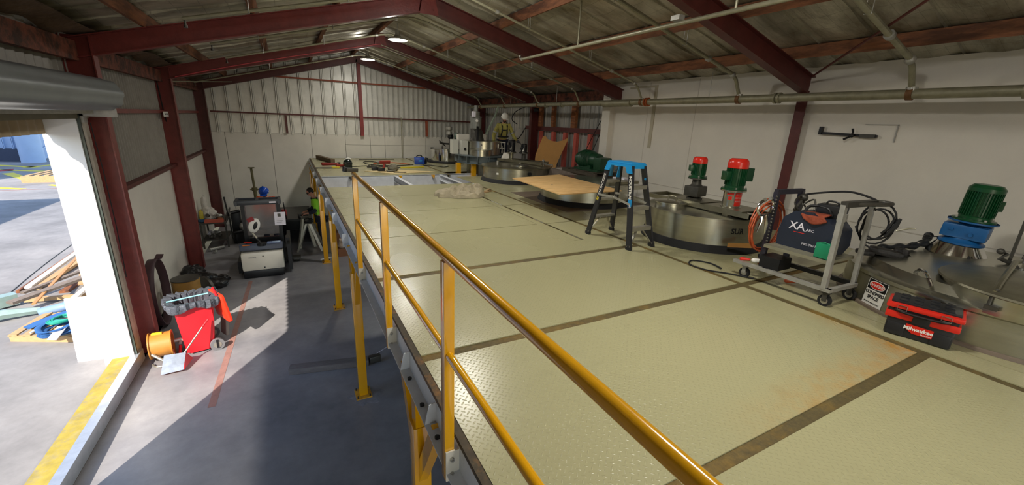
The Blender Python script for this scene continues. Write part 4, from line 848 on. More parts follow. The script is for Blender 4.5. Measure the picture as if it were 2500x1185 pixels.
part(t2, 'gear_plug', G().cyl((5.19, 1.43, D + 0.70), (5.165, 1.43, D + 0.70), 0.018, n=6), 'blue'); part(t2, 'gear_plug', G().cyl((5.20, 1.28, D + 0.67), (5.175, 1.28, D + 0.67), 0.018, n=6), 'blue')
part(t2, 'adapter', G().lathe([(0.10, 0.755), (0.08, 0.775), (0.17, 0.78), (0.19, 0.785), (0.19, 0.80)], (5.34, 1.34, D), 36), 'blue')
motor(t2, 5.34, 1.34, D + 0.80, 0.132, 0.37, None, 'green', fins=36, boxdir=(0.9, -0.45))
t2.scale = (0.96, 0.96, 0.98); t2.rotation_euler = Matrix.Rotation(math.radians(3.2), 3, Vector((0.96, 0.25, 0))).to_euler()   # the drive stands slightly out of plumb
t2 = thing('sight_glass_tube', 'steel cylinder with a chrome gauge tube on the nearest tank lid', 'pipe', (5.42, 0.82, D + 0.44))
part(t2, 'cylinder', G().lathe([(0.13, 0.43), (0.13, 0.90), (0.14, 0.905), (0.14, 0.92), (0.0, 0.93)], (5.45, 0.80, D), 36), 'ss')
part(t2, 'gauge_tube', G().cyl((5.29, 0.90, D + 0.48), (5.29, 0.90, D + 0.90), 0.014).cyl((5.29, 0.90, D + 0.52), (5.29, 0.90, D + 0.56), 0.024).cyl((5.29, 0.90, D + 0.80), (5.29, 0.90, D + 0.84), 0.024), 'chrome')
part(t2, 'side_bar', G().box((5.29, 0.98, D + 0.46), (5.32, 1.0, D + 0.92)), 'dkst')
part(t2, 'tap', G().tube([(5.2, 1.0, D + 0.56), (5.18, 1.03, D + 0.5), (5.26, 0.95, D + 0.46), (5.1, 0.9, D + 0.46)], 0.02).ball((5.17, 1.04, D + 0.57), 0.028), 'dkst')
# ================================================================ THINGS ON THE DECK
# double-sided step ladder
t = thing('step_ladder', 'black double-sided step ladder with a bright blue top cap', 'ladder', (3.4, 4.15, D))
feet = {'a': ((3.17, 3.74, D), (3.25, 3.95, D + 1.06)), 'b': ((3.60, 3.76, D), (3.46, 3.95, D + 1.06)), 'c': ((3.17, 4.60, D), (3.25, 4.38, D + 1.06)), 'd': ((3.68, 4.66, D), (3.46, 4.38, D + 1.06))}
rails = {}
for k, (p, q) in feet.items():
    r_ = part(t, 'leg', G().bar(p, q, 0.028, 0.078, (0, 1, 0)), 'lbl'); rails[k] = r_
    pv = Vector(p); qv = Vector(q); d = (qv - pv).normalized()
    part(r_, 'rubber_foot', G().bar(pv, pv + d * 0.045, 0.036, 0.09, (0, 1, 0)), 'dark')
    g = G()
    for z in (0.015, 0.03): 
        for o_ in (-0.025, 0, 0.025): g.ball(pv + d * (z + 0.03) + Vector((-0.017, o_, 0)), 0.004, 4)
    for z in (0.56, 0.60): g.ball(pv + d * z + Vector((-0.016, 0.015 * (1 if z > .57 else -1), 0)), 0.009, 5)
    part(r_, 'rivet', g, 'alu')
part(t, 'top_cap', G().obox((3.36, 4.165, D + 1.085), (0.25, 0.46, 0.03), (0, 0, 0), 0.012).slab([(3.225, 3.94, D + 1.075), (3.225, 4.39, D + 1.075), (3.215, 4.43, D + 0.97), (3.215, 4.34, D + 0.97), (3.22, 4.30, D + 1.045), (3.22, 4.03, D + 1.045), (3.215, 3.99, D + 0.97), (3.215, 3.90, D + 0.97)], 0.02, (1, 0, 0)).box((3.24, 3.925, D + 1.03), (3.48, 3.94, D + 1.09)).box((3.24, 4.39, D + 1.03), (3.48, 4.405, D + 1.09)), 'lblue')
def lerp(k, f): p, q = feet[k]; return Vector(p).lerp(Vector(q), f)
for k1, k2, s in (('a', 'b', -1), ('c', 'd', 1)):
    for f in (0.26, 0.51, 0.76):
        p = lerp(k1, f); q = lerp(k2, f); q.z = p.z
        st = part(t, 'step', G().bar(p + Vector((0.014, 0, 0)), q - Vector((0.014, 0, 0)), 0.085, 0.03).bar(p + Vector((0.014, s * 0.04, -0.015)), q + Vector((-0.014, s * 0.04, -0.015)), 0.008, 0.04), 'alu')
        if f < 0.3:
            part(st, 'brace', G().bar(p + Vector((0.14, 0, -0.015)), lerp(k1, 0.06) + Vector((0.016, 0, 0)), 0.03, 0.012).bar(q + Vector((-0.14, 0, -0.015)), lerp(k2, 0.06) - Vector((0.016, 0, 0)), 0.03, 0.012), 'alu')
for k1, k2 in (('a', 'c'), ('b', 'd')):
    p = lerp(k1, 0.55); q = lerp(k2, 0.58); m_ = (p + q) / 2 + Vector((0, 0, 0.03)); off = Vector((-0.02, 0, 0))
    part(t, 'spreader', G().bar(p + off, m_ + off, 0.008, 0.028).bar(m_ + off, q + off, 0.008, 0.028).ball(m_ + off, 0.014, 6), 'galv')
def on_leg(k, name, txt, size, f, m, flip=False, bold=0.001):
    p, q = Vector(feet[k][0]), Vector(feet[k][1]); d = (q - p).normalized(); x = -d if not flip else d
    o = p + (q - p) * f + Vector((-0.0155, 0, 0))
    part(rails[k], name, text_g(txt, size, frame_mt(o, x, Vector((-1, 0, 0)).cross(x)), 0.0006, bold), m)
on_leg('a', 'lettering', 'INDUSTRIAL', 0.058, 0.745, 'white', bold=0.002)
on_leg('c', 'lettering', 'EASYACCESS', 0.055, 0.72, 'white', flip=True, bold=0.001)
on_leg('c', 'logo', '57', 0.055, 0.525, 'tapey', flip=True, bold=0.003)
p = lerp('a', 0.555); part(rails['a'], 'load_label', G().bar(p + Vector((-0.015, 0, -0.06)), p + Vector((-0.015, 0, 0.06)), 0.003, 0.066, (0, 1, 0)), 'lblue')
on_leg('a', 'load_text', '150 KG', 0.034, 0.555, 'paper')
part(t, 'tool_hook', G().bar((3.46, 4.37, D + 1.05), (3.47, 4.42, D + 0.86), 0.05, 0.02).obox((3.465, 3.9, D + 0.90), (0.004, 0.03, 0.03)), 'lblue')

# welding cart
t = thing('welding_cart', 'aluminium and black trolley on castors carrying the dark welding machine', 'cart', (3.88, 2.1, D))
fz = D + 0.165
part(t, 'base_frame', G().bar((3.66, 2.62, fz), (3.66, 1.66, fz), 0.04, 0.035).bar((3.64, 1.68, fz), (4.12, 1.66, fz), 0.04, 0.035), 'galv')
part(t, 'base_rail', G().bar((4.12, 2.62, fz), (4.12, 1.66, fz), 0.04, 0.045).bar((3.66, 2.28, fz), (4.12, 2.30, fz), 0.05, 0.04), 'blackp')
part(t, 'rear_post', G().bar((3.66, 1.72, fz), (3.67, 1.74, D + 0.96), 0.05, 0.04, (0, 1, 0)), 'galv')
part(t, 'rear_post', G().bar((4.12, 1.68, fz), (4.10, 1.70, D + 0.96), 0.04, 0.035, (0, 1, 0)), 'galv')
part(t, 'push_handle', G().bar((3.65, 1.735, D + 0.965), (4.12, 1.70, D + 0.965), 0.06, 0.05).tube(smooth_path([(3.80, 1.72, D + 0.965), (4.0, 1.60, D + 0.97), (4.12, 1.57, D + 0.975), (4.16, 1.64, D + 0.975), (4.12, 1.70, D + 0.97)], 4), 0.018), 'dkst')
part(t, 'front_post', G().bar((3.80, 2.40, fz), (3.80, 2.40, D + 0.96), 0.04, 0.05, (0, 1, 0)).bar((4.18, 2.36, fz), (4.18, 2.36, D + 0.97), 0.04, 0.05, (0, 1, 0)).bar((3.78, 2.40, D + 0.965), (4.20, 2.36, D + 0.965), 0.045, 0.05), mat('scuffed_black_frame', (48, 46, 56), 0.35, 0.2, 0.3, 12))
g = G()
for k in range(17): g.ball((3.765, 2.376, D + 0.92 - k * 0.034), 0.012, 5)
part(t, 'chain', g, 'dkst')
part(t, 'shelf', G().box((3.66, 1.74, D + 0.40), (4.14, 2.34, D + 0.43)), mat('dull_alu_shelf', (150, 146, 124), 0.45, 0.5))
part(t, 'bottle_box', G().box((3.68, 2.16, fz + 0.02), (3.9, 2.36, fz + 0.14)), 'blackp')
for i, (x, y) in enumerate(((3.70, 2.50), (4.10, 2.52), (3.69, 1.70), (4.11, 1.68))):
    w = part(t, 'caster_wheel', G().cyl((x - 0.016, y, D + 0.055), (x + 0.016, y, D + 0.055), 0.055, n=28), 'dark')
    part(w, 'hub', G().cyl((x - 0.018, y, D + 0.055), (x + 0.018, y, D + 0.055), 0.032, n=20), 'alu')
    part(w, 'fork', G().box((x - 0.026, y - 0.02, D + 0.05), (x - 0.021, y + 0.02, D + 0.13)).box((x + 0.021, y - 0.02, D + 0.05), (x + 0.026, y + 0.02, D + 0.13)).box((x - 0.03, y - 0.03, D + 0.125), (x + 0.03, y + 0.03, D + 0.148)), 'galv' if i < 1 else 'dkst')
t = thing('welding_machine', 'dark blue black portable welding machine with rounded shell on the trolley shelf', 'welder', (3.92, 2.02, D + 0.43))
prof = [(-0.18, 0.0), (0.16, 0.0), (0.19, 0.1), (0.18, 0.25), (0.12, 0.34), (0.0, 0.385), (-0.10, 0.375), (-0.165, 0.30), (-0.185, 0.15)]
part(t, 'shell', G().sect((3.78, 2.04, D + 0.432), (4.08, 2.04, D + 0.432), [(y * 1.4 , z) for y, z in prof]), 'wbody')
part(t, 'front_panel', G().sect((4.08, 2.04, D + 0.432), (4.11, 2.04, D + 0.432), [(y * 1.33, z * 0.97 + 0.004) for y, z in prof]), 'blackp')
part(t, 'base_trim', G().box((3.765, 1.80, D + 0.4305), (3.785, 2.29, D + 0.445)), 'chrome')
part(t, 'carry_handle', G().tube(smooth_path([(3.85, 2.13, D + 0.80), (3.88, 2.10, D + 0.87), (3.90, 1.96, D + 0.87), (3.88, 1.90, D + 0.80)], 4), 0.014), 'blackp')
mt_ = frame_mt((3.7795, 2.13, D + 0.665), (0, -1, 0), (0, 0, 1)) 
part(t, 'logo', text_g('XA', 0.105, mt_, 0.0006, 0.001), 'paper'); part(t, 'logo', text_g('_ARC', 0.036, frame_mt((3.7795, 2.015, D + 0.645), (0, -1, 0), (0, 0, 1)), 0.0006, 0.0005), 'paper')
part(t, 'logo_stripe', G().box((3.7785, 2.05, D + 0.604), (3.7795, 2.15, D + 0.609)), 'mred')
part(t, 'lettering', text_g('MIG-TIG-MMA', 0.03, frame_mt((3.7795, 1.96, D + 0.505), (0, -1, 0), (0, 0, 1)), 0.0006, 0.0003), 'paper')
tag(mk('leather_glove', G().grid(lambda u, v: (3.768 + 0.008 * math.sin(u * 9) - 0.012 * v + (0.10 if v < 0.3 else 0) * (1 - v / 0.3), 2.10 - 0.20 * u + 0.015 * math.sin(v * 5), D + 0.822 - 0.10 * v * (0.65 + 0.4 * math.sin(u * PI))), 12, 8), mat('rust_leather', (140, 62, 36), 0.8, 0, 0.2, 20, 0.4, 30)), 'rust orange leather glove draped over the welding machine', 'glove').modifiers.new('s', 'SOLIDIFY').thickness = 0.012
t = thing('tool_case', 'small black tool case lying on top of the welding machine', 'case', (3.95, 1.94, D + 0.80))
part(t, 'body', G().obox((3.97, 1.95, D + 0.855), (0.16, 0.22, 0.10), (0, 0, 0.1), 0.012), 'blk'); part(t, 'handle', G().tube(smooth_path([(3.93, 1.99, D + 0.90), (3.93, 1.98, D + 0.935), (3.93, 1.90, D + 0.935), (3.93, 1.89, D + 0.90)], 3), 0.009), 'blackp')
tag(mk('small_tin', G().obox((3.84, 1.80, D + 0.82), (0.07, 0.07, 0.07), (0, 0, 0.2), 0.008), 'galv'), 'small grey tin on the end of the welding machine beside the post', 'tin')
t = thing('welding_rod_box', 'bright green box on the trolley shelf in front of the welding machine', 'box', (3.71, 1.81, D + 0.43))
part(t, 'body', G().obox((3.72, 1.82, D + 0.505), (0.08, 0.13, 0.14), (0, 0, -0.05), 0.008), 'grn2'); part(t, 'clasp', G().tube([(3.70, 1.86, D + 0.575), (3.70, 1.83, D + 0.588), (3.70, 1.78, D + 0.575)], 0.005), 'grn2')
# orange coil and locking clamp hanging on the cart
g = G(); rnd = random.Random(5)
pts = []
for k in range(5 * 20):
    a = 2 * PI * k / 20; rr = 1 + 0.10 * math.sin(k * 0.27) - 0.02 * (k // 20) ; pts.append((3.86 + 0.29 * rr * math.cos(a) , 2.455 + 0.02 * math.sin(k * 0.21) , D + 0.585 + 0.275 * rr * math.sin(a)))
g.tube(pts, 0.0072, 6)
tag(mk('air_hose', g, 'orange'), 'coiled orange hose hanging on the near end of the trolley', 'hose')
t = thing('locking_clamp', 'shiny C-shaped locking pliers hung on the trolley post above the orange hose', 'tool', (3.635, 2.39, D + 0.66))
part(t, 'jaws', G().tube(smooth_path([(3.575, 2.39, D + 0.885), (3.525, 2.39, D + 0.86), (3.510, 2.39, D + 0.79), (3.565, 2.39, D + 0.735), (3.635, 2.39, D + 0.735), (3.715, 2.39, D + 0.75), (3.760, 2.39, D + 0.80), (3.740, 2.39, D + 0.87), (3.705, 2.39, D + 0.90)], 5), 0.013, 8), 'chrome')
part(t, 'jaw_pad', G().cyl((3.575, 2.39, D + 0.885), (3.605, 2.39, D + 0.895), 0.018), 'alu'); part(t, 'jaw_pad', G().cyl((3.705, 2.39, D + 0.90), (3.680, 2.39, D + 0.90), 0.018), 'alu')
part(t, 'grips', G().tube([(3.615, 2.39, D + 0.74), (3.605, 2.39, D + 0.66), (3.560, 2.39, D + 0.55)], [0.018, 0.013, 0.008]).tube([(3.665, 2.39, D + 0.74), (3.705, 2.39, D + 0.64), (3.715, 2.39, D + 0.53)], [0.018, 0.02, 0.009]), 'chrome')
g = G(); pts = []
for k in range(3 * 20):
    a = 2 * PI * k / 20; rr = 1 + 0.26 * math.sin(k * 0.23); pts.append((4.13 + 0.012 * math.sin(k * .3), 1.65 + 0.12 * rr * math.cos(a), D + 0.78 + 0.155 * rr * math.sin(a)))
g.tube(pts, 0.009, 6); g.tube(smooth_path([(4.10, 1.68, D + 0.92), (4.10, 1.73, D + 0.75), (4.12, 1.72, D + 0.60), (4.15, 1.60, D + 0.52), (4.35, 1.62, D + 0.46)], 5), 0.009, 6)
tag(mk('welding_lead', g, 'dark'), 'black welding lead looped over the trolley push handle', 'cable')
t = thing('earth_clamp', 'dark spring earth clamp with a bare wire end in the black lead loop', 'tool', (4.11, 1.53, D + 0.75))
part(t, 'jaw', G().tube([(4.11, 1.48, D + 0.86), (4.11, 1.50, D + 0.78), (4.11, 1.55, D + 0.68)], [0.012, 0.022, 0.012]).tube([(4.11, 1.52, D + 0.84), (4.11, 1.54, D + 0.76), (4.11, 1.58, D + 0.70)], 0.012), 'blk'); part(t, 'wire_end', G().tube([(4.11, 1.52, D + 0.77), (4.11, 1.48, D + 0.75), (4.11, 1.41, D + 0.79), (4.11, 1.36, D + 0.80)], [0.006, 0.006, 0.008, 0.005]), 'alu')
g = G().tube(smooth_path([(4.18, 2.36, D + 0.92), (4.22, 2.2, D + 0.97), (4.22, 1.95, D + 1.02), (4.2, 1.75, D + 0.99), (4.14, 1.66, D + 0.96)], 6), 0.010, 8)
tag(mk('gas_hose', g, 'dark'), 'black hose arching from the trolley front post to the push handle', 'hose')
g = G(); g.tube(smooth_path([(4.2, 2.3, D + 0.80), (4.1, 2.32, D + 0.92), (3.98, 2.3, D + 0.86), (4.02, 2.26, D + 0.78), (4.12, 2.28, D + 0.84), (4.14, 2.2, D + 0.9), (4.08, 2.15, D + 0.8)], 5), 0.009, 6).ball((4.16, 2.32, D + 0.90), 0.045, 8).cyl((4.0, 2.3, D + 0.78), (4.1, 2.3, D + 0.87), 0.016)
tag(mk('regulator', g, 'dkst'), 'dark gas regulator and looped leads on the trolley front frame', 'regulator')
# floor level leads around the cart
g = G().tube(smooth_path([(3.66, 2.75, D + 0.02), (3.72, 2.95, D + 0.012), (3.60, 3.10, D + 0.012), (3.44, 3.0, D + 0.012), (3.46, 2.8, D + 0.012), (3.6, 2.62, D + 0.012), (3.72, 2.4, D + 0.014)], 8), 0.009, 6)
tag(mk('power_lead', g, 'dark'), 'black lead looping on the deck left of the trolley', 'cable')
g = G().tube(smooth_path([(4.2, 2.2, D + 0.012), (4.14, 2.0, D + 0.012), (4.2, 1.9, D + 0.012), (4.4, 1.85, D + 0.014), (4.6, 1.95, D + 0.1), (4.7, 1.9, D + 0.3), (4.62, 1.75, D + 0.43)], 8), 0.010, 6)
tag(mk('torch_cable', g, 'dark'), 'black cable curving over the deck from trolley up to the nearest tank', 'cable')
for i, (x, y, z, m, lb, r) in enumerate(((3.72, 2.44, fz + 0.045, 'white', 'small white plastic cup lying on the trolley base end', 0.028), (3.69, 2.56, fz + 0.03, 'tred', 'small red plug at the trolley base corner', 0.02), (3.98, 2.20, D + 0.025, 'orange', 'orange plug on the deck under the trolley', 0.025), (3.75, 2.40, fz + 0.03, 'orange', 'orange connector beside the black box of the trolley base', 0.018))):
    tag(mk('cup' if i == 0 else 'plug', G().cyl((x, y, z - 0.0), (x + 0.05, y - 0.07, z + 0.004), r, r * 0.7, 14).ball((x, y, z), r * 0.95, 6), m), lb, 'cup' if i == 0 else 'plug')
# torch on the tank
t = thing('plasma_torch', 'thick black torch lead and dark gloves lying on the nearest tank lid', 'torch', (5.0, 1.7, D + 0.40))
part(t, 'lead_bundle', G().tube(smooth_path([(4.68, 1.75, D + 0.455), (4.86, 1.68, D + 0.46), (5.02, 1.62, D + 0.47), (5.2, 1.58, D + 0.49), (5.33, 1.6, D + 0.53), (5.42, 1.62, D + 0.55)], 5), [0.03 + 0.012 * math.sin(k * 1.3) for k in range(26)], 10), 'blk')
g = G().obox((4.58, 1.66, D + 0.44), (0.17, 0.26, 0.07), (0.1, 0.05, 0.5), 0.03).obox((4.70, 1.58, D + 0.45), (0.12, 0.12, 0.08), (0, 0.2, 0.2), 0.03).obox((4.46, 1.78, D + 0.42), (0.13, 0.12, 0.05), (0, 0, 0.9), 0.02)
part(t, 'glove_pair', g, mat('black_leather', (34, 30, 28), 0.6, 0, 0.3, 20, 0.5, 30))
part(t, 'thin_wire', G().tube(smooth_path([(4.95, 1.6, D + 0.50), (5.1, 1.55, D + 0.56), (5.26, 1.5, D + 0.58), (5.22, 1.28, D + 0.50), (5.12, 1.2, D + 0.44)], 6), 0.006, 6).tube(smooth_path([(4.85, 1.62, D + 0.47), (4.72, 1.52, D + 0.43), (4.6, 1.42, D + 0.42)], 4), 0.006, 6), 'dark')

# toolbox
bx = thing('tool_box', 'black and red tool box with steel latches standing against the nearest tank', 'tool box', (3.755, 1.05, D), rz=math.radians(14.5), world=False)
# local frame: -X is the front face, Y the width
def bxp(n, g, m, lb=None, pr=None): return part(pr or bx, n, g, m, lb)
W2 = 0.215
b1 = bxp('body', G().obox((0, 0, 0.085), (0.25, W2 * 2 - 0.04, 0.165), (0, 0, 0), 0.015).obox((-0.122, 0.13, 0.06), (0.02, 0.11, 0.10), (0, 0, 0), 0.006).obox((-0.122, -0.13, 0.06), (0.02, 0.11, 0.10), (0, 0, 0), 0.006), 'blk')
bxp('red_band', G().obox((0, 0, 0.175), (0.275, W2 * 2, 0.055), (0, 0, 0), 0.012), 'tred')
bxp('front_recess', G().obox((-0.137, 0.0, 0.17), (0.012, 0.10, 0.06), (0, 0, 0), 0.004), 'blk')
bxp('waist', G().obox((0, 0, 0.215), (0.255, W2 * 2 - 0.03, 0.035), (0, 0, 0), 0.006), 'blk')
ld = bxp('lid', G().obox((0, 0, 0.25), (0.285, W2 * 2 + 0.015, 0.04), (0, 0, 0), 0.014), 'tred')
g = G().obox((0.012, 0, 0.278), (0.235, W2 * 2 - 0.03, 0.02), (0, 0, 0), 0.006)
for sx in (-0.06, 0.03, 0.10):
    for sy in (-0.13, -0.045, 0.045, 0.13): g.obox((sx, sy, 0.291), (0.05, 0.055, 0.008), (0, 0, 0), 0.003)
bxp('lid_panel', g, 'blk', pr=ld)
bxp('carry_handle', G().tube(smooth_path([(-0.12, 0.17, 0.225), (-0.155, 0.12, 0.215), (-0.16, 0, 0.21), (-0.155, -0.12, 0.215), (-0.12, -0.17, 0.225)], 4), 0.011), 'blackp')
for s in (0.125, -0.125):
    bxp('latch', G().tube([(-0.148, s - 0.028, 0.262), (-0.152, s - 0.028, 0.225), (-0.152, s + 0.028, 0.225), (-0.148, s + 0.028, 0.262)], 0.004, 6, closed=True), 'chrome')
lp = bxp('logo_badge', G().slab([(-0.134, 0.075, 0.125), (-0.134, -0.085, 0.118), (-0.134, -0.085, 0.05), (-0.134, 0.03, 0.055), (-0.134, 0.075, 0.085)], 0.008, (1, 0, 0)), 'tred')
bxp('logo_text', text_g('Milwaukee', 0.040, frame_mt((-0.1352, 0.0, 0.093), (0, -1, 0), (0, 0, 1)), 0.0006, 0.0012), 'white', pr=lp)
bxp('logo_text', text_g('PACKOUT', 0.014, frame_mt((-0.1352, -0.05, 0.062), (0, -1, 0), (0, 0, 1)), 0.0006, 0.0002), 'white', pr=lp)
# cardboard strip at the foot of the two-motor tank
tag(mk('cardboard_strip', G().slab([(4.235, 3.10, D + 0.115), (4.46, 2.92, D + 0.13), (4.46, 2.92, D + 0.19), (4.235, 3.10, D + 0.17)], 0.006, (-0.5, -0.8, 0)), 'card'), 'brown cardboard strip propped against the two-motor tank by the trolley', 'cardboard')

# pallet beam and big old green motor
tag(mk('old_beam', G().bar((5.58, 9.35, D + 0.20), (5.86, 7.5, D + 0.20), 0.16, 0.40), 'woodd'), 'long weathered grey beam beneath the pallet of the old green motor', 'timber')
tag(mk('white_block', G().obox((5.55, 6.55, D + 0.46), (0.22, 0.30, 0.12), (0, 0, 0.2)), 'paper'), 'white block at the right end of the grey beam beside the ladder', 'block')
t = thing('pallet', 'dark pallet carrying the old green motor', 'pallet', (5.95, 8.1, D + 0.40))
g = G()
for k in range(4): g.box((5.60, 7.55 + 0.34 * k, D + 0.47), (6.32, 7.78 + 0.34 * k, D + 0.49))
part(t, 'top_board', g, mat('dark_pallet_wood', (70, 62, 50), 0.8, 0, 0.3, 9))
for x in (5.64, 5.95, 6.28): part(t, 'bearer', G().box((x - 0.03, 7.5, D + 0.402), (x + 0.03, 8.85, D + 0.47)), mat('dark_pallet_wood', (70, 62, 50)))
t = thing('pump_motor', 'big old dark green horizontal motor lying on the dark pallet', 'motor', (5.95, 8.15, D + 0.49))
rot = Matrix.Rotation(-PI / 2, 4, 'X')
g = G().lathe([(0, -0.36), (0.15, -0.36), (0.17, -0.33), (0.17, -0.12), (0.21, -0.10), (0.22, 0.0), (0.22, 0.26), (0.17, 0.30), (0.16, 0.42), (0.1, 0.46), (0, 0.46)], (5.95, 8.15, D + 0.74), 32, rot)
for k in range(12): g.box((5.73, 8.02 + 0.02 * k, D + 0.62), (5.735, 8.025 + 0.02 * k, D + 0.9))
part(t, 'housing', g, 'greend'); part(t, 'gear_end', G().obox((5.95, 7.68, D + 0.68), (0.34, 0.28, 0.30), (0, 0, 0), 0.03), 'greend')
part(t, 'foot', G().box((5.74, 7.60, D + 0.49), (6.16, 8.5, D + 0.54)).box((5.8, 7.95, D + 0.52), (6.1, 8.4, D + 0.62)), 'greend')
part(t, 'ribs', G().lathe([(0.225, 0.02), (0.235, 0.03), (0.225, 0.04), (0.225, 0.1), (0.235, 0.11), (0.225, 0.12), (0.225, 0.18), (0.235, 0.19), (0.225, 0.2)], (5.95, 8.15, D + 0.74), 32, rot), 'greend')
tag(mk('blue_tool', G().obox((5.4, 6.75, D + 0.66), (0.06, 0.12, 0.26), (0, 0.1, 0), 0.02).tube(smooth_path([(5.4, 6.68, D + 0.78), (5.38, 6.58, D + 0.84), (5.38, 6.52, D + 0.74), (5.4, 6.6, D + 0.66)], 4), 0.012), mat('teal_blue_tool', (40, 104, 130), 0.4)), 'teal blue hand tool standing on the white block behind the ladder', 'tool')
# cardboard with a scooped top leaning on the studs
poly = [(0.05, -0.40), (0.74, -0.40), (0.80, 0.0), (1.02, 0.72), (1.0, 0.78), (0.86, 0.70), (0.68, 0.655), (0.5, 0.66), (0.32, 0.72), (0.22, 0.82), (0.14, 0.78), (0.0, 0.2)]
g = G().prism([(x * 0.95, y * 1.0) for x, y in poly], 0.008, frame_mt((6.02, 10.92, D + 0.42), (0.52, -0.85, 0), (0.25, 0.15, 1)))
tag(mk('cardboard_sheet', g, mat('tan_fibreboard', (176, 128, 64), 0.7, 0, 0.1, 5)), 'tan board with a scooped out top leaning on the pink studs', 'board')
# white curved board behind the worker
poly = [(0, 0), (0.98, 0), (0.98, 1.02), (0.72, 1.02), (0.62, 0.82), (0.42, 0.60), (0.2, 0.5), (0.02, 0.46)]
tag(mk('white_board', G().prism([(x * 0.98, y * 1.17 + (0.16 if y else 0)) for x, y in poly], 0.02, frame_mt((5.95, 13.35, D + 0.0), (0.95, -0.12, 0), (0, 0, 1))), 'whtw'), 'tall white board with a curved left edge behind the worker in the white helmet', 'board')
cq = Vector((-0.62, 0, 3.83))
tag(mk('black_hose', G().tube(smooth_path([cq + (Vector(p) - cq) * 1.14 for p in ((5.5, 11.5, D + 0.98), (5.68, 11.4, D + 1.08), (5.78, 11.36, D + 1.22), (5.86, 11.3, D + 1.40), (6.0, 11.28, D + 1.42))], 5), 0.016), 'dark'), 'black hose following the curved edge of the white board', 'hose')
g = G().tube(smooth_path([(6.5, 11.3, D + 2.2), (6.2, 11.6, D + 2.1), (5.85, 11.9, D + 1.9), (5.75, 12.0, D + 1.65), (5.95, 12.0, D + 1.5)], 5), 0.014)
tag(mk('hanging_cable', g, 'dark'), 'black cable looping down from the main pipe behind the white helmet worker', 'cable')
g = G().cyl((6.2, 11.4, D + 1.95), (6.3, 11.3, D + 1.97), 0.06); tag(mk('small_camera', g, 'dark'), 'small dark round fitting hung below the main pipe near the worker', 'fitting')
for i, (y0, y1) in enumerate(((9.05, 9.75), (8.8, 9.35))):
    tag(mk('hanging_wire', G().tube(smooth_path([(6.72, y0 - 0.25, 4.0), (6.70, y0, 3.6), (6.66, (y0 + y1) / 2, 3.0), (6.55, y1, 2.55)], 5), 0.01, 6), 'dark'), 'thin black wire drooping beside the cream pillar, ' + ('left' if i == 0 else 'right') + ' one', 'cable')

# canvas heap
def heap(name, cx, cy, rx, ry, h, m, label, cat, rot=0.0, seed=1):
    sd = Vector((seed * 3.7, seed * 1.3, 0.5))
    def f(u, v):
        a = 2 * PI * u; r = v; e = 1 + 0.22 * MN.noise(Vector((math.cos(a) * 1.6, math.sin(a) * 1.6, 0)) + sd) + 0.05 * math.sin(9 * a)
        x = rx * r * e * math.cos(a); y = ry * r * e * math.sin(a)
        q = Vector((x * 3.2, y * 4.2, 0)) + sd
        fold = 1 - 2.2 * abs(MN.noise(q)); fold2 = 1 - 2.2 * abs(MN.noise(q * 2.3 + sd))
        z = h * (1 - r ** 5) ** 0.6 * (0.62 + 0.34 * fold + 0.16 * fold2) * (0.8 + 0.28 * x / rx)
        for kx, ky, ph, am in ((9, 4, 0.3, 0.055), (-5, 11, 1.7, 0.05), (14, -7, 2.6, 0.035), (4, 15, 0.9, 0.03)):
            z += am * (1 - 2 * abs(math.sin(kx * x + ky * y + ph + 1.5 * MN.noise(q)))) * (1 - r ** 6) * (0.5 + MN.noise(q * 0.9 + Vector((ph, 0, 0))))
        z += 0.055 * abs(math.sin(7 * a + 1)) * (r ** 5)
        z = max(z, 0.006) if r < 0.98 else 0.004
        c_, s_ = math.cos(rot), math.sin(rot)
        return (cx + x * c_ - y * s_, cy + x * s_ + y * c_, D + z)
    g = G().grid(f, 96, 26); bmesh.ops.remove_doubles(g.b, verts=g.b.verts, dist=0.0005)
    return tag(mk(name, g, m, sharp=22), label, cat)
hp = heap('canvas_sheet', 2.50, 8.10, 0.55, 0.36, 0.24, 'canvas', 'crumpled beige canvas sheet heaped in the middle of the deck', 'canvas', -0.08, 4)
tag(mk('timber_offcut', G().obox((3.35, 8.55, D + 0.012), (0.42, 0.05, 0.02), (0, 0, 0.85)), 'wood'), 'upper of two thin wooden offcuts right of the canvas', 'timber')
tag(mk('timber_offcut', G().obox((3.22, 8.32, D + 0.012), (0.40, 0.035, 0.02), (0, 0, 0.55)), 'wood'), 'lower of two thin wooden offcuts right of the canvas', 'timber')
# far deck clutter
tag(mk('timber_block', G().bar((0.26, 16.45, D + 0.07), (0.62, 14.85, D + 0.07), 0.13, 0.12), mat('grey_brown_log', (106, 88, 66), 0.85, 0, 0.25, 12, 0.3, 30)), 'chunky brown timber block at the far left corner of the deck', 'timber')
tag(mk('veneer_sheet', G().slab([(1.25, 12.55, D + 0.012), (1.95, 11.80, D + 0.012), (3.3, 12.15, D + 0.012), (2.3, 12.75, D + 0.012)], 0.008), mat('thin_ply', (206, 184, 132), 0.6)), 'thin pale plywood offcut on the deck behind the open pit', 'plywood')
def tool(name, lb, cx, cy, rz, parts):
    t = thing(name, lb, 'tool', (cx, cy, D), rz=rz, world=False)
    for n, g, m in parts: part(t, n, g, m)
    return t
tool('angle_grinder', 'dark red angle grinder at the left of the far deck', 0.55, 13.95, -0.15, [('body', G().cyl((-0.30, 0, 0.07), (0.1, 0, 0.07), 0.05, 0.035).ball((-0.30, 0, 0.07), 0.05, 8), mat('maroon_plastic', (132, 34, 30), 0.4)), ('head', G().cyl((0.16, 0, 0.02), (0.16, 0, 0.13), 0.045).cyl((0.1, 0, 0.08), (0.2, 0, 0.08), 0.04), 'dkst'), ('guard', G().cyl((0.16, 0, 0.018), (0.16, 0, 0.03), 0.085, n=24), 'blackp')])
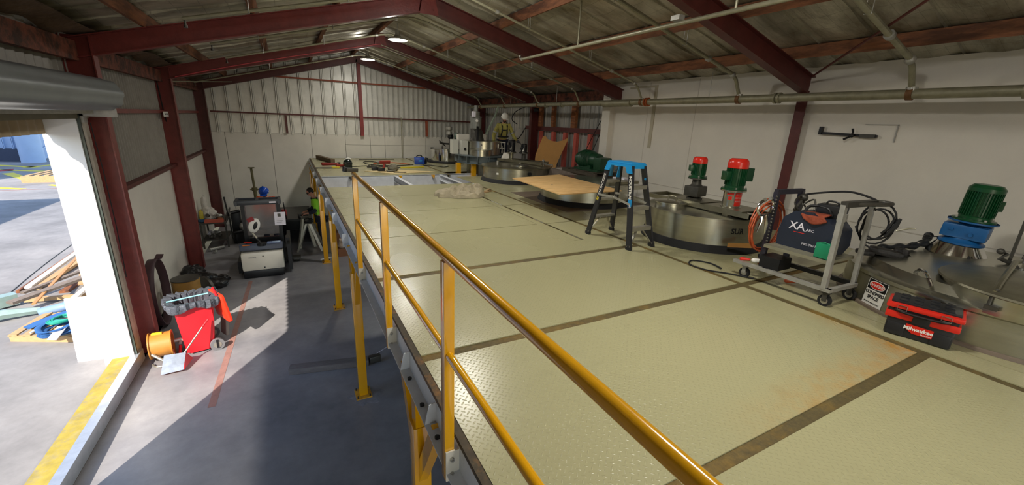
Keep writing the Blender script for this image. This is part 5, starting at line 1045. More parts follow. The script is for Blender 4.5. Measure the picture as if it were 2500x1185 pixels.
tool('angle_grinder', 'red angle grinder lying right behind the dark red one', 0.80, 13.62, 2.6, [('body', G().cyl((-0.16, 0, 0.05), (0.14, 0, 0.05), 0.045, 0.035).ball((0.18, 0, 0.06), 0.06, 8), mat('dusty_tool_red', (150, 48, 36), 0.5)), ('guard', G().cyl((-0.2, 0, 0.02), (-0.2, 0, 0.04), 0.08, n=20), 'blackp')])
tool('long_tool', 'thin black and yellow handled tool in front of the grinders', 0.45, 13.4, -0.1, [('blade', G().obox((-0.22, 0, 0.02), (0.5, 0.06, 0.02)), 'dkst'), ('grip', G().cyl((0.0, 0, 0.03), (0.22, 0, 0.03), 0.025), 'tapey')])
t = thing('welding_helmet', 'shiny black welding helmet with a white top vent on the far deck', 'helmet', (0.92, 13.5, D))
g = G().ball((0.92, 13.5, D + 0.13), (0.135, 0.15, 0.14), 14); g.obox((0.92, 13.42, D + 0.10), (0.22, 0.16, 0.19), (0.15, 0, 0), 0.03)
part(t, 'shell', g, mat('gloss_black_shell', (18, 30, 26), 0.18)); part(t, 'visor', G().obox((0.93, 13.335, D + 0.15), (0.13, 0.02, 0.08), (0.15, 0, 0)), 'dark'); part(t, 'headband', G().tube(smooth_path([(0.84, 13.5, D + 0.24), (0.9, 13.45, D + 0.29), (1.0, 13.5, D + 0.28), (0.98, 13.6, D + 0.24)], 4), 0.018), 'white')
t = thing('cordless_drill', 'red cordless drill on the pale plywood offcut', 'tool', (1.80, 12.5, D))
part(t, 'body', G().cyl((1.66, 12.5, D + 0.26), (1.98, 12.5, D + 0.26), 0.045).obox((1.80, 12.5, D + 0.15), (0.07, 0.06, 0.22), (0, 0.15, 0), 0.015).obox((1.83, 12.45, D + 0.3), (0.3, 0.06, 0.05), (0, 0, 0.1), 0.01), mat('dusty_tool_red', (150, 48, 36), 0.5)); part(t, 'battery', G().obox((1.72, 12.5, D + 0.055), (0.20, 0.11, 0.09), (0, 0, 0.1), 0.012), 'blk'); part(t, 'chuck', G().cyl((1.60, 12.5, D + 0.26), (1.68, 12.5, D + 0.26), 0.03, 0.04), 'dkst')
tool('battery_pack', 'black battery pack left of the red drill', 1.57, 12.66, 0.1, [('case', G().obox((0, 0, 0.06), (0.18, 0.12, 0.10), (0, 0, 0), 0.015), 'blk'), ('cover', G().obox((0, 0, 0.118), (0.12, 0.09, 0.015)), 'dkst')])
t = thing('cloth_cap', 'grey cap dropped beside the red drill', 'cap', (2.02, 12.4, D)); part(t, 'crown', blob(G(), (2.04, 12.42, D + 0.10), (0.15, 0.13, 0.11), 0.25, 1.6, 4, 16, 0.095), mat('grey_green_cloth', (112, 108, 92), 0.9, 0, 0.2, 14, 0.5, 20)); part(t, 'brim', G().obox((1.94, 12.28, D + 0.045), (0.24, 0.14, 0.015), (0.1, 0, 0.2), 0.006), mat('grey_green_cloth', (112, 108, 92)))
tag(mk('spanner', G().bar((1.98, 12.05, D + 0.022), (2.28, 12.0, D + 0.022), 0.025, 0.015).cyl((2.30, 12.0, D + 0.015), (2.30, 12.0, D + 0.03), 0.035, n=12), 'dkst'), 'dark ring spanner on the pale plywood offcut', 'tool')
t = thing('power_board', 'small dark power board where the leads meet on the far deck', 'power board', (1.55, 13.5, D)); part(t, 'case', G().obox((1.58, 13.45, D + 0.04), (0.22, 0.09, 0.06), (0, 0, 0.1), 0.01), 'dkst'); part(t, 'socket', G().cyl((1.53, 13.45, D + 0.07), (1.53, 13.45, D + 0.085), 0.02).cyl((1.62, 13.46, D + 0.07), (1.62, 13.46, D + 0.085), 0.02), 'blackp')
g = G().tube(smooth_path([(0.9, 13.7, D + 0.012), (1.2, 13.75, D + 0.012), (1.5, 13.9, D + 0.012), (1.9, 13.8, D + 0.012), (2.2, 14.3, D + 0.012), (1.9, 15.3, D + 0.012), (1.6, 15.0, D + 0.012), (1.75, 14.2, D + 0.012), (2.4, 13.9, D + 0.012), (3.1, 14.1, D + 0.012)], 8), 0.012, 6)
tag(mk('extension_lead', g, 'dark'), 'dark lead with one tall loop across the far deck', 'cable')
g = G().tube(smooth_path([(1.7, 13.4, D + 0.012), (2.1, 13.6, D + 0.012), (2.6, 13.3, D + 0.012), (3.1, 13.5, D + 0.012), (3.6, 13.9, D + 0.012), (3.9, 13.3, D + 0.012), (4.2, 13.6, D + 0.012)], 8), 0.012, 6)
tag(mk('extension_lead', g, 'dark'), 'dark lead snaking from the power board past the blue case', 'cable')
g = G().tube(smooth_path([(1.85, 14.5, D + 0.014), (2.3, 14.9, D + 0.014), (2.7, 14.7, D + 0.014), (3.0, 14.2, D + 0.014)], 8), 0.016, 6)
tag(mk('orange_lead', g, 'orange'), 'orange lead lying behind the red drill', 'cable')
tag(mk('spirit_level', G().bar((2.45, 13.2, D + 0.02), (3.25, 13.35, D + 0.02), 0.05, 0.035), 'tapey'), 'thin yellow and black bar lying in front of the blue case', 'tool')
tag(mk('steel_rod', G().tube([(1.6, 16.0, D + 0.014), (2.9, 16.1, D + 0.014)], 0.012), 'dkst'), 'thin rod lying close to the far wall on the deck', 'rod')
t = thing('blue_tool_case', 'bright blue portable machine with a black handle on the far deck', 'case', (3.40, 14.35, D))
part(t, 'body', G().obox((3.38, 14.35, D + 0.125), (0.34, 0.26, 0.24), (0, 0, -0.15), 0.02), 'bluep'); part(t, 'handle', G().tube(smooth_path([(3.25, 14.3, D + 0.23), (3.3, 14.3, D + 0.30), (3.42, 14.3, D + 0.31), (3.47, 14.3, D + 0.24)], 4), 0.02), 'blk'); part(t, 'label', G().obox((3.38, 14.215, D + 0.13), (0.12, 0.004, 0.06), (0, 0, -0.15)), 'lblue'); part(t, 'side_flap', G().obox((3.60, 14.3, D + 0.12), (0.05, 0.2, 0.24), (0, 0.25, 0), 0.01), 'blk')
# ================================================================ PEOPLE
def skin_bm(V, E, Rr, sub=1):
    me = bpy.data.meshes.new('sk'); me.from_pydata([Vector(v) for v in V], E, []); ob = bpy.data.objects.new('sk', me); COL.objects.link(ob)
    sk = ob.modifiers.new('s', 'SKIN'); sk.use_smooth_shade = True
    for i, r in enumerate(Rr): me.skin_vertices[0].data[i].radius = (r, r) if not hasattr(r, '__len__') else r
    me.skin_vertices[0].data[0].use_root = True
    if sub: ob.modifiers.new('u', 'SUBSURF').levels = sub
    bpy.context.view_layer.update()
    m2 = bpy.data.meshes.new_from_object(ob.evaluated_get(bpy.context.evaluated_depsgraph_get()))
    g = G(); g.b.from_mesh(m2); bpy.data.objects.remove(ob); bpy.data.meshes.remove(me); bpy.data.meshes.remove(m2)
    return g
def hand_pts(V, E, Rr, wi, wrist, d, up, curl=0.5, side=1):
    """palm and five fingers growing from vertex wi; d = pointing direction, up = back of the hand"""
    d = Vector(d).normalized(); up = Vector(up); up = (up - d * up.dot(d)).normalized(); s = d.cross(up) * side
    w = Vector(wrist); V.append(w + d * 0.045); Rr.append((0.034, 0.022)); pi = len(V) - 1; E.append((wi, pi))
    for k, (o, ln) in enumerate(((0.028, 0.066), (0.010, 0.076), (-0.009, 0.070), (-0.027, 0.055))):
        b = w + d * 0.088 + s * o; V.append(b); Rr.append(0.0105); E.append((pi, len(V) - 1)); pv = len(V) - 1
        p = b
        for j in (1, 2):
            dd = (d * math.cos(curl * j) - up * math.sin(curl * j)); p = p + dd * ln * 0.5; V.append(p); Rr.append(0.009 - 0.001 * j); E.append((pv, len(V) - 1)); pv = len(V) - 1
    b = w + d * 0.03 + s * 0.038 - up * 0.01; V.append(b); Rr.append(0.012); E.append((pi, len(V) - 1))
    V.append(b + d * 0.035 + s * 0.018 - up * 0.01); Rr.append(0.010); E.append((len(V) - 2, len(V) - 1))
    V.append(b + d * 0.058 + s * 0.016 - up * 0.02); Rr.append(0.008); E.append((len(V) - 2, len(V) - 1))
def head_g(g, c, look, s=1.0):
    """skull, jaw, nose, brows, lips and ears, facing look"""
    f = Vector(look).normalized(); side = f.cross(Vector((0, 0, 1))).normalized(); up = side.cross(f)
    mt = Matrix((side, f, up)).transposed().to_4x4(); mt.translation = Vector(c)
    h = G(); bmesh.ops.create_uvsphere(h.b, u_segments=28, v_segments=20, radius=1)
    for v in h.b.verts:
        x, y, z = v.co
        k = 1.0 if z > 0 else 1 - 0.32 * (-z) ** 1.4
        X = x * 0.076 * k; Y = y * 0.096 * (1 if z > -0.2 else 1 - 0.12 * (-z - 0.2)); Z = z * 0.118
        if y > 0.55: Y -= 0.008 * (y - 0.55)
        if y > 0.75 and abs(z + 0.08) < 0.34 and abs(x) < 0.22: Y += 0.020 * (1 - abs(x) / 0.22) * max(0, 1 - abs(z + 0.2) / 0.36)
        if y > 0.6 and abs(z - 0.12) < 0.12 and 0.18 < abs(x) < 0.62: Y -= 0.006
        if z < -0.75 and y > 0: Y += 0.012
        v.co = (X * s, Y * s, Z * s)
    for sx in (-1, 1): h.ball((sx * 0.078 * s, -0.005, -0.005), (0.010, 0.02, 0.03), 6)
    h.obox((0, 0.096 * s, -0.055), (0.042, 0.012, 0.012), (0, 0, 0), 0.004)
    h.xf(mt); me = bpy.data.meshes.new('h'); h.b.to_mesh(me); h.b.free(); g.b.from_mesh(me); bpy.data.meshes.remove(me)
    return mt
def person(label, loc, J, shirt, trouser, look, handdir, boots='blackp', gloves=None, legs=True):
    """J: dict of joints in world coordinates"""
    t = thing('person', label, 'person', loc)
    V = []; E = []; Rr = []; idx = {}
    def add(n, r, par=None):
        V.append(Vector(J[n])); Rr.append(r); idx[n] = len(V) - 1
        if par: E.append((idx[par], idx[n]))
    add('pelvis', (0.135, 0.10)); add('waist', (0.125, 0.095), 'pelvis'); add('chest', (0.155, 0.11), 'waist'); add('neckb', (0.07, 0.065), 'chest'); add('neck', 0.052, 'neckb'); add('skull', 0.058, 'neck')
    for s in 'LR':
        add('sh' + s, 0.058, 'chest'); add('el' + s, 0.042, 'sh' + s); add('wr' + s, 0.028, 'el' + s)
        hand_pts(V, E, Rr, idx['wr' + s], J['wr' + s], handdir[s][0], handdir[s][1], 0.55, 1 if s == 'L' else -1)
        add('hip' + s, 0.085, 'pelvis'); add('kn' + s, 0.06, 'hip' + s); add('an' + s, 0.042, 'kn' + s); add('toe' + s, 0.04, 'an' + s)
    g = skin_bm(V, E, Rr); mt = head_g(g, J['head'], look); part(t, 'body', g, 'skin')
    # clothes
    def cloth(names, grow, sub=1):
        V2 = []; E2 = []; R2 = []; ix = {}
        for n, r, par in names:
            V2.append(Vector(J[n]) if isinstance(n, str) else Vector(n[1])); nm = n if isinstance(n, str) else n[0]; ix[nm] = len(V2) - 1; R2.append(r)
            if par: E2.append((ix[par], ix[nm]))
        return skin_bm(V2, E2, R2, sub)
    def cut(a, b, f): return tuple(Vector(J[a]).lerp(Vector(J[b]), f))
    top = [('pelvis', (0.168, 0.135), None), ('waist', (0.162, 0.135), 'pelvis'), ('chest', (0.18, 0.145), 'waist'), (('nb', cut('chest', 'neckb', 0.75)), (0.10, 0.085), 'chest')]
    for s in 'LR': top += [('sh' + s, 0.085, 'chest'), ('el' + s, 0.064, 'sh' + s), (('cf' + s, cut('el' + s, 'wr' + s, 0.85)), 0.046, 'el' + s)]
    part(t, 'shirt', cloth(top, 0), shirt)
    if legs:
        tr = [(('pv', tuple(Vector(J['pelvis']) + Vector((0, 0, 0.0)))), (0.158, 0.13), None)]
        for s in 'LR': tr += [('hip' + s, 0.108, 'pv'), ('kn' + s, 0.082, 'hip' + s), (('ak' + s, cut('kn' + s, 'an' + s, 0.93)), 0.066, 'kn' + s)]
        part(t, 'trousers', cloth(tr, 0), trouser)
        for s in 'LR':
            a = Vector(J['an' + s]); b = Vector(J['toe' + s]); m_ = (a + b) / 2
            part(t, 'boot', skin_bm([a + Vector((0, 0, 0.05)), a - Vector((0, 0, 0.015)), b], [(0, 1), (1, 2)], [0.058, 0.058, (0.05, 0.035)]), boots)
    return t, mt
def stand(x, y, z0, H=1.74, face=(0, -1), lean=0.0):
    """upright joints; face = horizontal facing direction"""
    f = Vector((face[0], face[1], 0)).normalized(); s = Vector((f.y, -f.x, 0)) * -1   # s: towards the figure's left
    o = Vector((x, y, z0)); J = {}
    def P(a, b, c): return tuple(o + f * a + s * b + Vector((0, 0, c * H)))
    J['pelvis'] = P(0, 0, 0.53); J['waist'] = P(0.02 + lean * 0.25, 0, 0.62); J['chest'] = P(0.03 + lean * 0.7, 0, 0.745)
    J['neckb'] = P(0.02 + lean * 0.95, 0, 0.83); J['neck'] = P(0.03 + lean * 1.1, 0, 0.865); J['skull'] = P(0.04 + lean * 1.25, 0, 0.905); J['head'] = P(0.055 + lean * 1.35, 0, 0.932)
    for k, sg in (('L', 1), ('R', -1)):
        J['sh' + k] = P(0.02 + lean * 0.85, sg * 0.185, 0.81); J['el' + k] = P(0.0 + lean, sg * 0.25, 0.63); J['wr' + k] = P(0.12 + lean, sg * 0.25, 0.49)
        J['hip' + k] = P(0, sg * 0.095, 0.50); J['kn' + k] = P(0.03, sg * 0.12, 0.28); J['an' + k] = P(-0.02, sg * 0.13, 0.055); J['toe' + k] = P(0.14, sg * 0.15, 0.025)
    return J, f, s
def put(J, k, p): J[k] = p
# worker in white helmet, standing on the far deck, facing the camera and bending to look down
J, f, s = stand(5.79, 12.70, D, 1.80, (-0.25, -1), 0.14)
J['elL'] = (6.13, 12.53, D + 1.09); J['wrL'] = (6.21, 12.39, D + 0.94)
J['elR'] = (5.46, 12.72, D + 1.10); J['wrR'] = (5.43, 12.58, D + 0.88)
t, mt = person('worker in a white helmet and yellow shirt with a dark harness, looking down', (5.79, 12.70, D), J, 'hivy', 'navy', (-0.22, -0.75, -0.55), {'L': ((0.7, -0.5, -0.35), (0, 0, 1)), 'R': ((-0.1, -0.5, -0.8), (-1, 0, 0.2))})
hd = Vector(J['head'])
def headpart(t, n, g, m, mt): g.xf(mt); return part(t, n, g, m)
headpart(t, 'helmet', G().lathe([(0.128, 0.035), (0.118, 0.04), (0.112, 0.09), (0.085, 0.145), (0.04, 0.17), (0, 0.175)], (0, -0.01, 0), 32).obox((0, 0.12, 0.045), (0.16, 0.09, 0.012), (0.15, 0, 0), 0.005), 'white', mt)
headpart(t, 'beard', G().ball((0, 0.045, -0.085), (0.066, 0.058, 0.052), 10), 'beard', mt)
for k in 'LR':
    w = Vector(J['wr' + k]); d = Vector((0.7, -0.5, -0.35)) if k == 'L' else Vector((-0.1, -0.5, -0.8)); d.normalize()
    V = [w - d * 0.04]; E_ = []; R_ = [0.048]; V.append(w); E_.append((0, 1)); R_.append(0.043)
    hand_pts(V, E_, R_, 1, w, d, (0, 0, 1) if k == 'L' else (-1, 0, 0.2), 0.5, 1 if k == 'L' else -1); R_ = [tuple(q * 1.25 for q in r) if hasattr(r, '__len__') else r * 1.25 for r in R_]
    part(t, 'glove', skin_bm(V, E_, R_), 'blk')
ch = Vector(J['chest']); pv = Vector(J['pelvis']); wst = Vector(J['waist']); F = f * 0.15
hr = G()
for sg in (1, -1):
    hr.tube(smooth_path([Vector(J['sh' + 'LR'[sg < 0]]) * 0.55 + Vector(J['neckb']) * 0.45 + Vector((0, 0, 0.07)) - f * 0.03, ch + s * sg * 0.085 + f * 0.155 + Vector((0, 0, 0.06)), ch + s * sg * 0.085 + f * 0.16 - Vector((0, 0, 0.10)), wst + s * sg * 0.10 + f * 0.15], 5), 0.022, 8, flat=0.5)
hr.tube([ch + s * 0.09 + f * 0.165 - Vector((0, 0, 0.05)), ch - s * 0.09 + f * 0.165 - Vector((0, 0, 0.05))], 0.016, 8)
pts = [wst + s * 0.175 * math.cos(a) + f * 0.15 * math.sin(a) - Vector((0, 0, 0.04)) for a in [2 * PI * k / 16 for k in range(16)]]
hr.tube(pts, 0.024, 8, closed=True)
part(t, 'harness', hr, 'blk')
part(t, 'sleeve_band', G().cyl(Vector(J['elL']).lerp(Vector(J['shL']), 0.3), Vector(J['elL']).lerp(Vector(J['shL']), 0.42), 0.076, n=20).cyl(Vector(J['elR']).lerp(Vector(J['shR']), 0.3), Vector(J['elR']).lerp(Vector(J['shR']), 0.42), 0.076, n=20), mat('reflective_tape', (190, 192, 180), 0.3, 0.3))
# man in blue helmet behind the lift truck, bending forward
J, f, s = stand(-1.30, 13.25, 0, 1.88, (-0.2, -1), 0.14)
J['head'] = tuple(Vector(J['head']) + Vector((0, 0, -0.03)))
for k, sg in (('L', 1), ('R', -1)): J['el' + k] = tuple(Vector(J['sh' + k]) + f * 0.18 + s * sg * 0.05 - Vector((0, 0, 0.26))); J['wr' + k] = tuple(Vector(J['el' + k]) + f * 0.22 - s * sg * 0.06 - Vector((0, 0, 0.02)))
t, mt = person('person in a blue helmet and orange shirt bent down behind the lift truck', (-1.30, 13.25, 0), J, 'hivo', 'navy', (-0.1, -0.62, -0.8), {'L': ((-0.1, -1, 0), (0, 0, 1)), 'R': ((0.1, -1, 0), (0, 0, 1))})
headpart(t, 'helmet', G().lathe([(0.128, 0.03), (0.119, 0.035), (0.113, 0.085), (0.085, 0.135), (0.04, 0.158), (0, 0.162)], (0, -0.01, 0), 32).obox((0, 0.12, 0.04), (0.16, 0.09, 0.012), (0.1, 0, 0), 0.005).obox((0, -0.01, 0.155), (0.03, 0.17, 0.02), (0, 0, 0), 0.008), 'bluep', mt)
headpart(t, 'ear_muff', G().cyl((0.075, 0, -0.01), (0.115, 0, -0.01), 0.036).cyl((-0.075, 0, -0.01), (-0.115, 0, -0.01), 0.036), 'blk', mt)
headpart(t, 'beard', G().ball((0, 0.045, -0.085), (0.066, 0.058, 0.052), 10), 'beard', mt)
# man in green vest seen from the side, hands forward over a work bench
J, f, s = stand(0.02, 12.97, 0, 1.80, (-1, -0.12), 0.13)
for k, sg in (('L', 1), ('R', -1)): J['el' + k] = tuple(Vector(J['sh' + k]) + f * 0.02 + s * sg * 0.04 - Vector((0, 0, 0.30))); J['wr' + k] = tuple(Vector(J['el' + k]) + f * (0.24 if k == 'L' else 0.22) - s * sg * 0.07 + Vector((0, 0, -0.06)))
t, mt = person('man in dark glasses and a green and navy work shirt standing at a bench', (0.02, 12.97, 0), J, 'hivg', 'navy', (-0.8, -0.15, -0.42), {'L': ((-1, 0.1, -0.2), (0, 0, 1)), 'R': ((-1, 0.0, -0.3), (0, 0, 1))})
h = G(); h.ball((0, -0.018, 0.03), (0.085, 0.095, 0.105), 14)
for v in list(h.b.verts):
    if v.co.y > 0.045 and v.co.z < 0.085: v.co.y = 0.045 - 0.2 * (0.085 - v.co.z)
headpart(t, 'hair', h, 'hair', mt)
headpart(t, 'sunglasses', G().obox((0.036, 0.092, 0.012), (0.055, 0.014, 0.036), (0, 0, -0.25), 0.005).obox((-0.036, 0.092, 0.012), (0.055, 0.014, 0.036), (0, 0, 0.25), 0.005).box((0.066, -0.02, 0.012), (0.08, 0.09, 0.022)).box((-0.08, -0.02, 0.012), (-0.066, 0.09, 0.022)), 'blackp', mt)
part(t, 'collar', G().tube([Vector(J['neckb']) + Vector((0.075 * math.cos(a), 0.075 * math.sin(a), 0.005)) for a in [2 * PI * k / 16 for k in range(16)]], 0.024, 8, closed=True), 'navy')
for k in 'LR':
    e = Vector(J['el' + k]); w = Vector(J['wr' + k]); sh = Vector(J['sh' + k])
    part(t, 'navy_sleeve', skin_bm([sh.lerp(e, 0.55), e, e.lerp(w, 0.88)], [(0, 1), (1, 2)], [0.078, 0.072, 0.054]), 'navy')
part(t, 'hem_band', G().tube([Vector(J['pelvis']) + Vector((0.145 * math.cos(a), 0.18 * math.sin(a), -0.05)) for a in [2 * PI * k / 20 for k in range(20)]], 0.03, 8, closed=True), 'navy')

# ================================================================ THINGS ON THE GROUND FLOOR
# lift truck
t = thing('pallet_stacker', 'cream and grey ride-on lift truck with a clear mast screen, seen from its battery end', 'lift truck', (-1.43, 11.3, 0))
part(t, 'battery_cover', G().obox((-1.43, 11.10, 0.40), (0.88, 0.42, 0.45), (0, 0, 0), 0.05), 'lgrey')
part(t, 'chassis_skirt', G().obox((-1.43, 11.10, 0.10), (0.86, 0.46, 0.18), (0, 0, 0), 0.03), 'blackp')
part(t, 'dash', G().obox((-1.43, 11.16, 0.70), (0.90, 0.42, 0.17), (-0.25, 0, 0), 0.03), 'dgrey')
part(t, 'control_pod', G().obox((-1.16, 11.02, 0.80), (0.30, 0.18, 0.07), (-0.5, 0, 0), 0.03), mat('pod_blue_grey', (96, 108, 138), 0.35))
part(t, 'display', G().obox((-1.12, 10.96, 0.835), (0.17, 0.09, 0.02), (-0.5, 0, 0), 0.008), mat('pale_display', (170, 190, 205), 0.3))
part(t, 'warning_label', G().obox((-1.73, 10.975, 0.79), (0.15, 0.06, 0.012), (-0.75, 0, 0)), mat('orange_label', (236, 130, 40), 0.5))
part(t, 'red_label', G().obox((-1.70, 11.07, 0.84), (0.16, 0.05, 0.012), (-0.5, 0, 0)), 'mred')
part(t, 'tiller', G().lathe([(0.10, 0), (0.10, 0.06), (0.0, 0.07)], (-1.42, 11.0, 0.77), 20).tube([(-1.42, 11.0, 0.80), (-1.52, 11.05, 0.95), (-1.58, 11.1, 1.08)], [0.03, 0.022, 0.018]), 'blackp')
part(t, 'tiller_grip', G().tube([(-1.50, 11.03, 0.94), (-1.58, 11.08, 1.07)], 0.022), 'alu')
part(t, 'lock_stud', G().cyl((-1.42, 10.888, 0.53), (-1.42, 10.875, 0.53), 0.015, n=12).cyl((-1.41, 10.888, 0.25), (-1.41, 10.875, 0.25), 0.015, n=12), 'blackp')
part(t, 'maker_name', text_g('CROWN', 0.04, frame_mt((-1.64, 10.888, 0.51), (1, 0, 0), (0, 0, 1)), 0.0006), 'dgrey')
part(t, 'mast', G().box((-1.80, 11.55, 0.12), (-1.70, 11.68, 1.72)).box((-1.06, 11.55, 0.12), (-0.96, 11.68, 1.72)).box((-1.8, 11.6, 1.0), (-0.96, 11.66, 1.06)).box((-1.75, 11.62, 0.1), (-1.0, 11.7, 0.8)), 'blackp')
part(t, 'mast_head', G().obox((-1.42, 11.5, 1.72), (0.98, 0.12, 0.11), (0, 0, 0), 0.02).box((-1.90, 11.42, 1.66), (-1.84, 11.95, 1.77)).box((-1.0, 11.42, 1.66), (-0.94, 11.95, 1.77)).box((-1.9, 11.90, 1.70), (-0.94, 11.95, 1.76)).box((-1.48, 11.5, 1.70), (-1.42, 11.9, 1.75)), mat('mast_grey', (56, 60, 66), 0.4, 0.1))
part(t, 'head_badge', G().box((-1.18, 11.435, 1.70), (-1.04, 11.44, 1.74)), 'paper')
part(t, 'mast_screen', G().box((-1.72, 11.52, 0.90), (-1.04, 11.53, 1.68)), 'glass')
part(t, 'glove_sticker', G().ball((-1.56, 11.51, 1.14), (0.12, 0.012, 0.19), 10, (0, 0.35, 0)), 'white'); part(t, 'sticker_hole', G().ball((-1.54, 11.505, 1.14), (0.05, 0.012, 0.11), 8, (0, 0.35, 0)), 'blackp')
part(t, 'red_tag', G().obox((-1.62, 11.50, 1.30), (0.14, 0.01, 0.10), (0, -0.4, 0)), mat('dark_red_tag', (140, 30, 34), 0.5))
part(t, 'lift_arm', G().box((-1.86, 11.75, 0.05), (-1.70, 12.9, 0.11)).box((-1.1, 11.75, 0.05), (-0.94, 12.9, 0.11)), 'blackp')
part(t, 'outrigger', G().box((-0.90, 11.0, 0.08), (-0.82, 12.4, 0.74)).box((-1.98, 11.2, 0.05), (-1.9, 12.2, 0.35)), 'blackp')
part(t, 'side_wheel', G().cyl((-0.80, 11.9, 0.06), (-0.66, 11.9, 0.06), 0.06, n=20).box((-0.86, 11.8, 0.1), (-0.62, 12.0, 0.14)), 'dkst')
part(t, 'battery_post', G().box((-0.92, 11.3, 0.60), (-0.84, 11.6, 0.82)), 'blackp')
t = thing('notice_sheet', 'white printed notice sheet clipped to the right side of the lift truck screen', 'sheet', (-1.0, 11.45, 1.15)); part(t, 'paper', G().obox((-0.99, 11.42, 1.30), (0.24, 0.005, 0.33), (0, 0.03, 0)), 'paper'); part(t, 'print', G().obox((-1.0, 11.415, 1.39), (0.07, 0.003, 0.08)).box((-1.07, 11.413, 1.29), (-0.92, 11.416, 1.295)).box((-1.07, 11.413, 1.25), (-0.92, 11.416, 1.255)).box((-1.07, 11.413, 1.21), (-0.95, 11.416, 1.215)), 'dkst')
# white strap-like acrow prop by far wall
t = thing('steel_prop', 'olive steel prop standing in front of the far white wall', 'prop', (-1.70, 15.3, 0)); part(t, 'tube', G().cyl((-1.70, 15.3, 0), (-1.72, 15.3, 1.45), 0.05).cyl((-1.72, 15.3, 1.45), (-1.74, 15.3, 2.12), 0.035), mat('olive_steel', (96, 90, 58), 0.6, 0.2, 0.3, 12)); part(t, 'head_plate', G().box((-1.83, 15.22, 2.12), (-1.65, 15.38, 2.14)), mat('olive_steel', (96, 90, 58))); part(t, 'collar', G().cyl((-1.72, 15.3, 1.40), (-1.72, 15.3, 1.50), 0.08).cyl((-1.84, 15.25, 1.45), (-1.6, 15.25, 1.45), 0.02), mat('olive_steel', (96, 90, 58)))
# bench trolley with clutter by the left wall
t = thing('steel_bench', 'dark two-shelf steel bench against the white left wall', 'bench', (-2.75, 14.1, 0))
part(t, 'bench_top', G().box((-3.06, 13.85, 0.72), (-2.42, 14.9, 0.76)), 'dkst'); part(t, 'shelf', G().box((-3.04, 13.9, 0.22), (-2.45, 14.85, 0.25)), 'dkst')
for x in (-3.05, -2.47):
    for y in (13.87, 14.85): part(t, 'leg', G().box((x, y, 0), (x + 0.04, y + 0.04, 0.72)), 'dkst')
part(t, 'end_bar', G().tube(smooth_path([(-2.45, 14.0, 0.76), (-2.40, 14.0, 0.98), (-2.38, 14.4, 1.02), (-2.40, 14.85, 0.98), (-2.45, 14.87, 0.76)], 4), 0.012), 'dkst')
tag(mk('tool_tray', G().box((-2.92, 13.82, 0.762), (-2.48, 13.98, 0.84)), mat('brick_red_tray', (170, 74, 52), 0.5)), 'brick red metal tray at the front of the bench top', 'tray')
tag(mk('oil_bottle', G().obox((-3.00, 14.05, 0.92), (0.10, 0.08, 0.30), (0, 0, 0.2), 0.02).cyl((-3.0, 14.05, 1.06), (-3.0, 14.05, 1.12), 0.02), mat('dull_yellow_plastic', (170, 156, 40), 0.4)), 'dull yellow bottle at the left end of the bench', 'bottle')
tag(mk('plastic_bag', blob(blob(G(), (-2.85, 14.25, 0.94), (0.18, 0.16, 0.20), 0.28, 1.6, 3, 18, 0.17), (-2.93, 14.3, 1.2), (0.07, 0.07, 0.26), 0.22, 1.5, 5, 14), mat('crumpled_pale_bag', (190, 184, 176), 0.4, 0, 0.15, 12, 1.0, 14)), 'crumpled pale plastic bag heaped at the back of the bench', 'bag')
tag(mk('blue_rag', blob(G(), (-2.98, 14.05, 0.79), (0.10, 0.08, 0.06), 0.5, 2, 2, 12, 0.03), mat('blue_rag', (44, 78, 110), 0.9, 0, 0.2, 20, 0.8, 20)), 'blue rag on the left front corner of the bench', 'rag')
rnd = random.Random(11)
for i in range(12):
    x = -2.86 + 0.42 * rnd.random(); y = 14.0 + 0.5 * rnd.random(); z = 0.80 + (0.12 if i > 6 else 0)
    g = G().cyl((x, y, z), (x + rnd.uniform(-.14, .14), y + rnd.uniform(-.08, .08), z + rnd.uniform(0.0, .06)), rnd.uniform(0.025, 0.05), n=12).ball((x, y, z), rnd.uniform(0.03, 0.06), 6)
    tag(mk('machine_part', g, rnd.choice(['dkst', 'galv', 'timber', 'blackp'])), 'small metal fitting in the jumble on the bench top', 'fitting', 'loose fittings on the bench top')
for i in range(9):
    x = -2.95 + 0.42 * rnd.random(); y = 14.0 + 0.6 * rnd.random()
    g = G().cyl((x, y, 0.30), (x + rnd.uniform(-.12, .12), y + rnd.uniform(-.08, .08), 0.32), rnd.uniform(0.03, 0.05), n=12).ball((x, y, 0.31), 0.055, 6)
    tag(mk('machine_part', g, rnd.choice(['dkst', 'galv', 'galv', 'paper'])), 'small metal fitting heaped on the lower bench shelf', 'fitting', 'loose fittings on the lower bench shelf')
tag(mk('upright_bar', G().cyl((-2.45, 14.7, 0.76), (-2.49, 14.7, 1.34), 0.022, n=10), 'blackp'), 'thin dark upright bar at the right end of the bench', 'bar')
tag(mk('silver_boot_cover', G().cyl((-2.86, 13.55, 0.06), (-2.55, 13.75, 0.06), 0.045, n=14), 'galv'), 'short silver tube lying under the front of the bench', 'tube')
tag(mk('silver_boot_cover', G().cyl((-2.7, 13.45, 0.04), (-2.72, 13.3, 0.04), 0.035, n=14), 'galv'), 'shorter silver tube nearest the camera beside the bench', 'tube')
for i, (x, y, h_) in enumerate(((-2.25, 14.6, 0.9), (-2.05, 14.9, 0.55), (-2.22, 14.3, 0.35))):
    tag(mk('scrap_stack', G().obox((x, y, h_ / 2), (0.24, 0.3, h_), (0, 0, 0.2 * i), 0.03).cyl((x - 0.1, y - 0.18, h_), (x + 0.12, y - 0.1, h_ + 0.03), 0.05), 'blackp' if i % 2 == 0 else 'dkst'), ('tallest', 'middle', 'lowest')[i] + ' dark stack of machine parts between the bench and the lift truck', 'machine part')
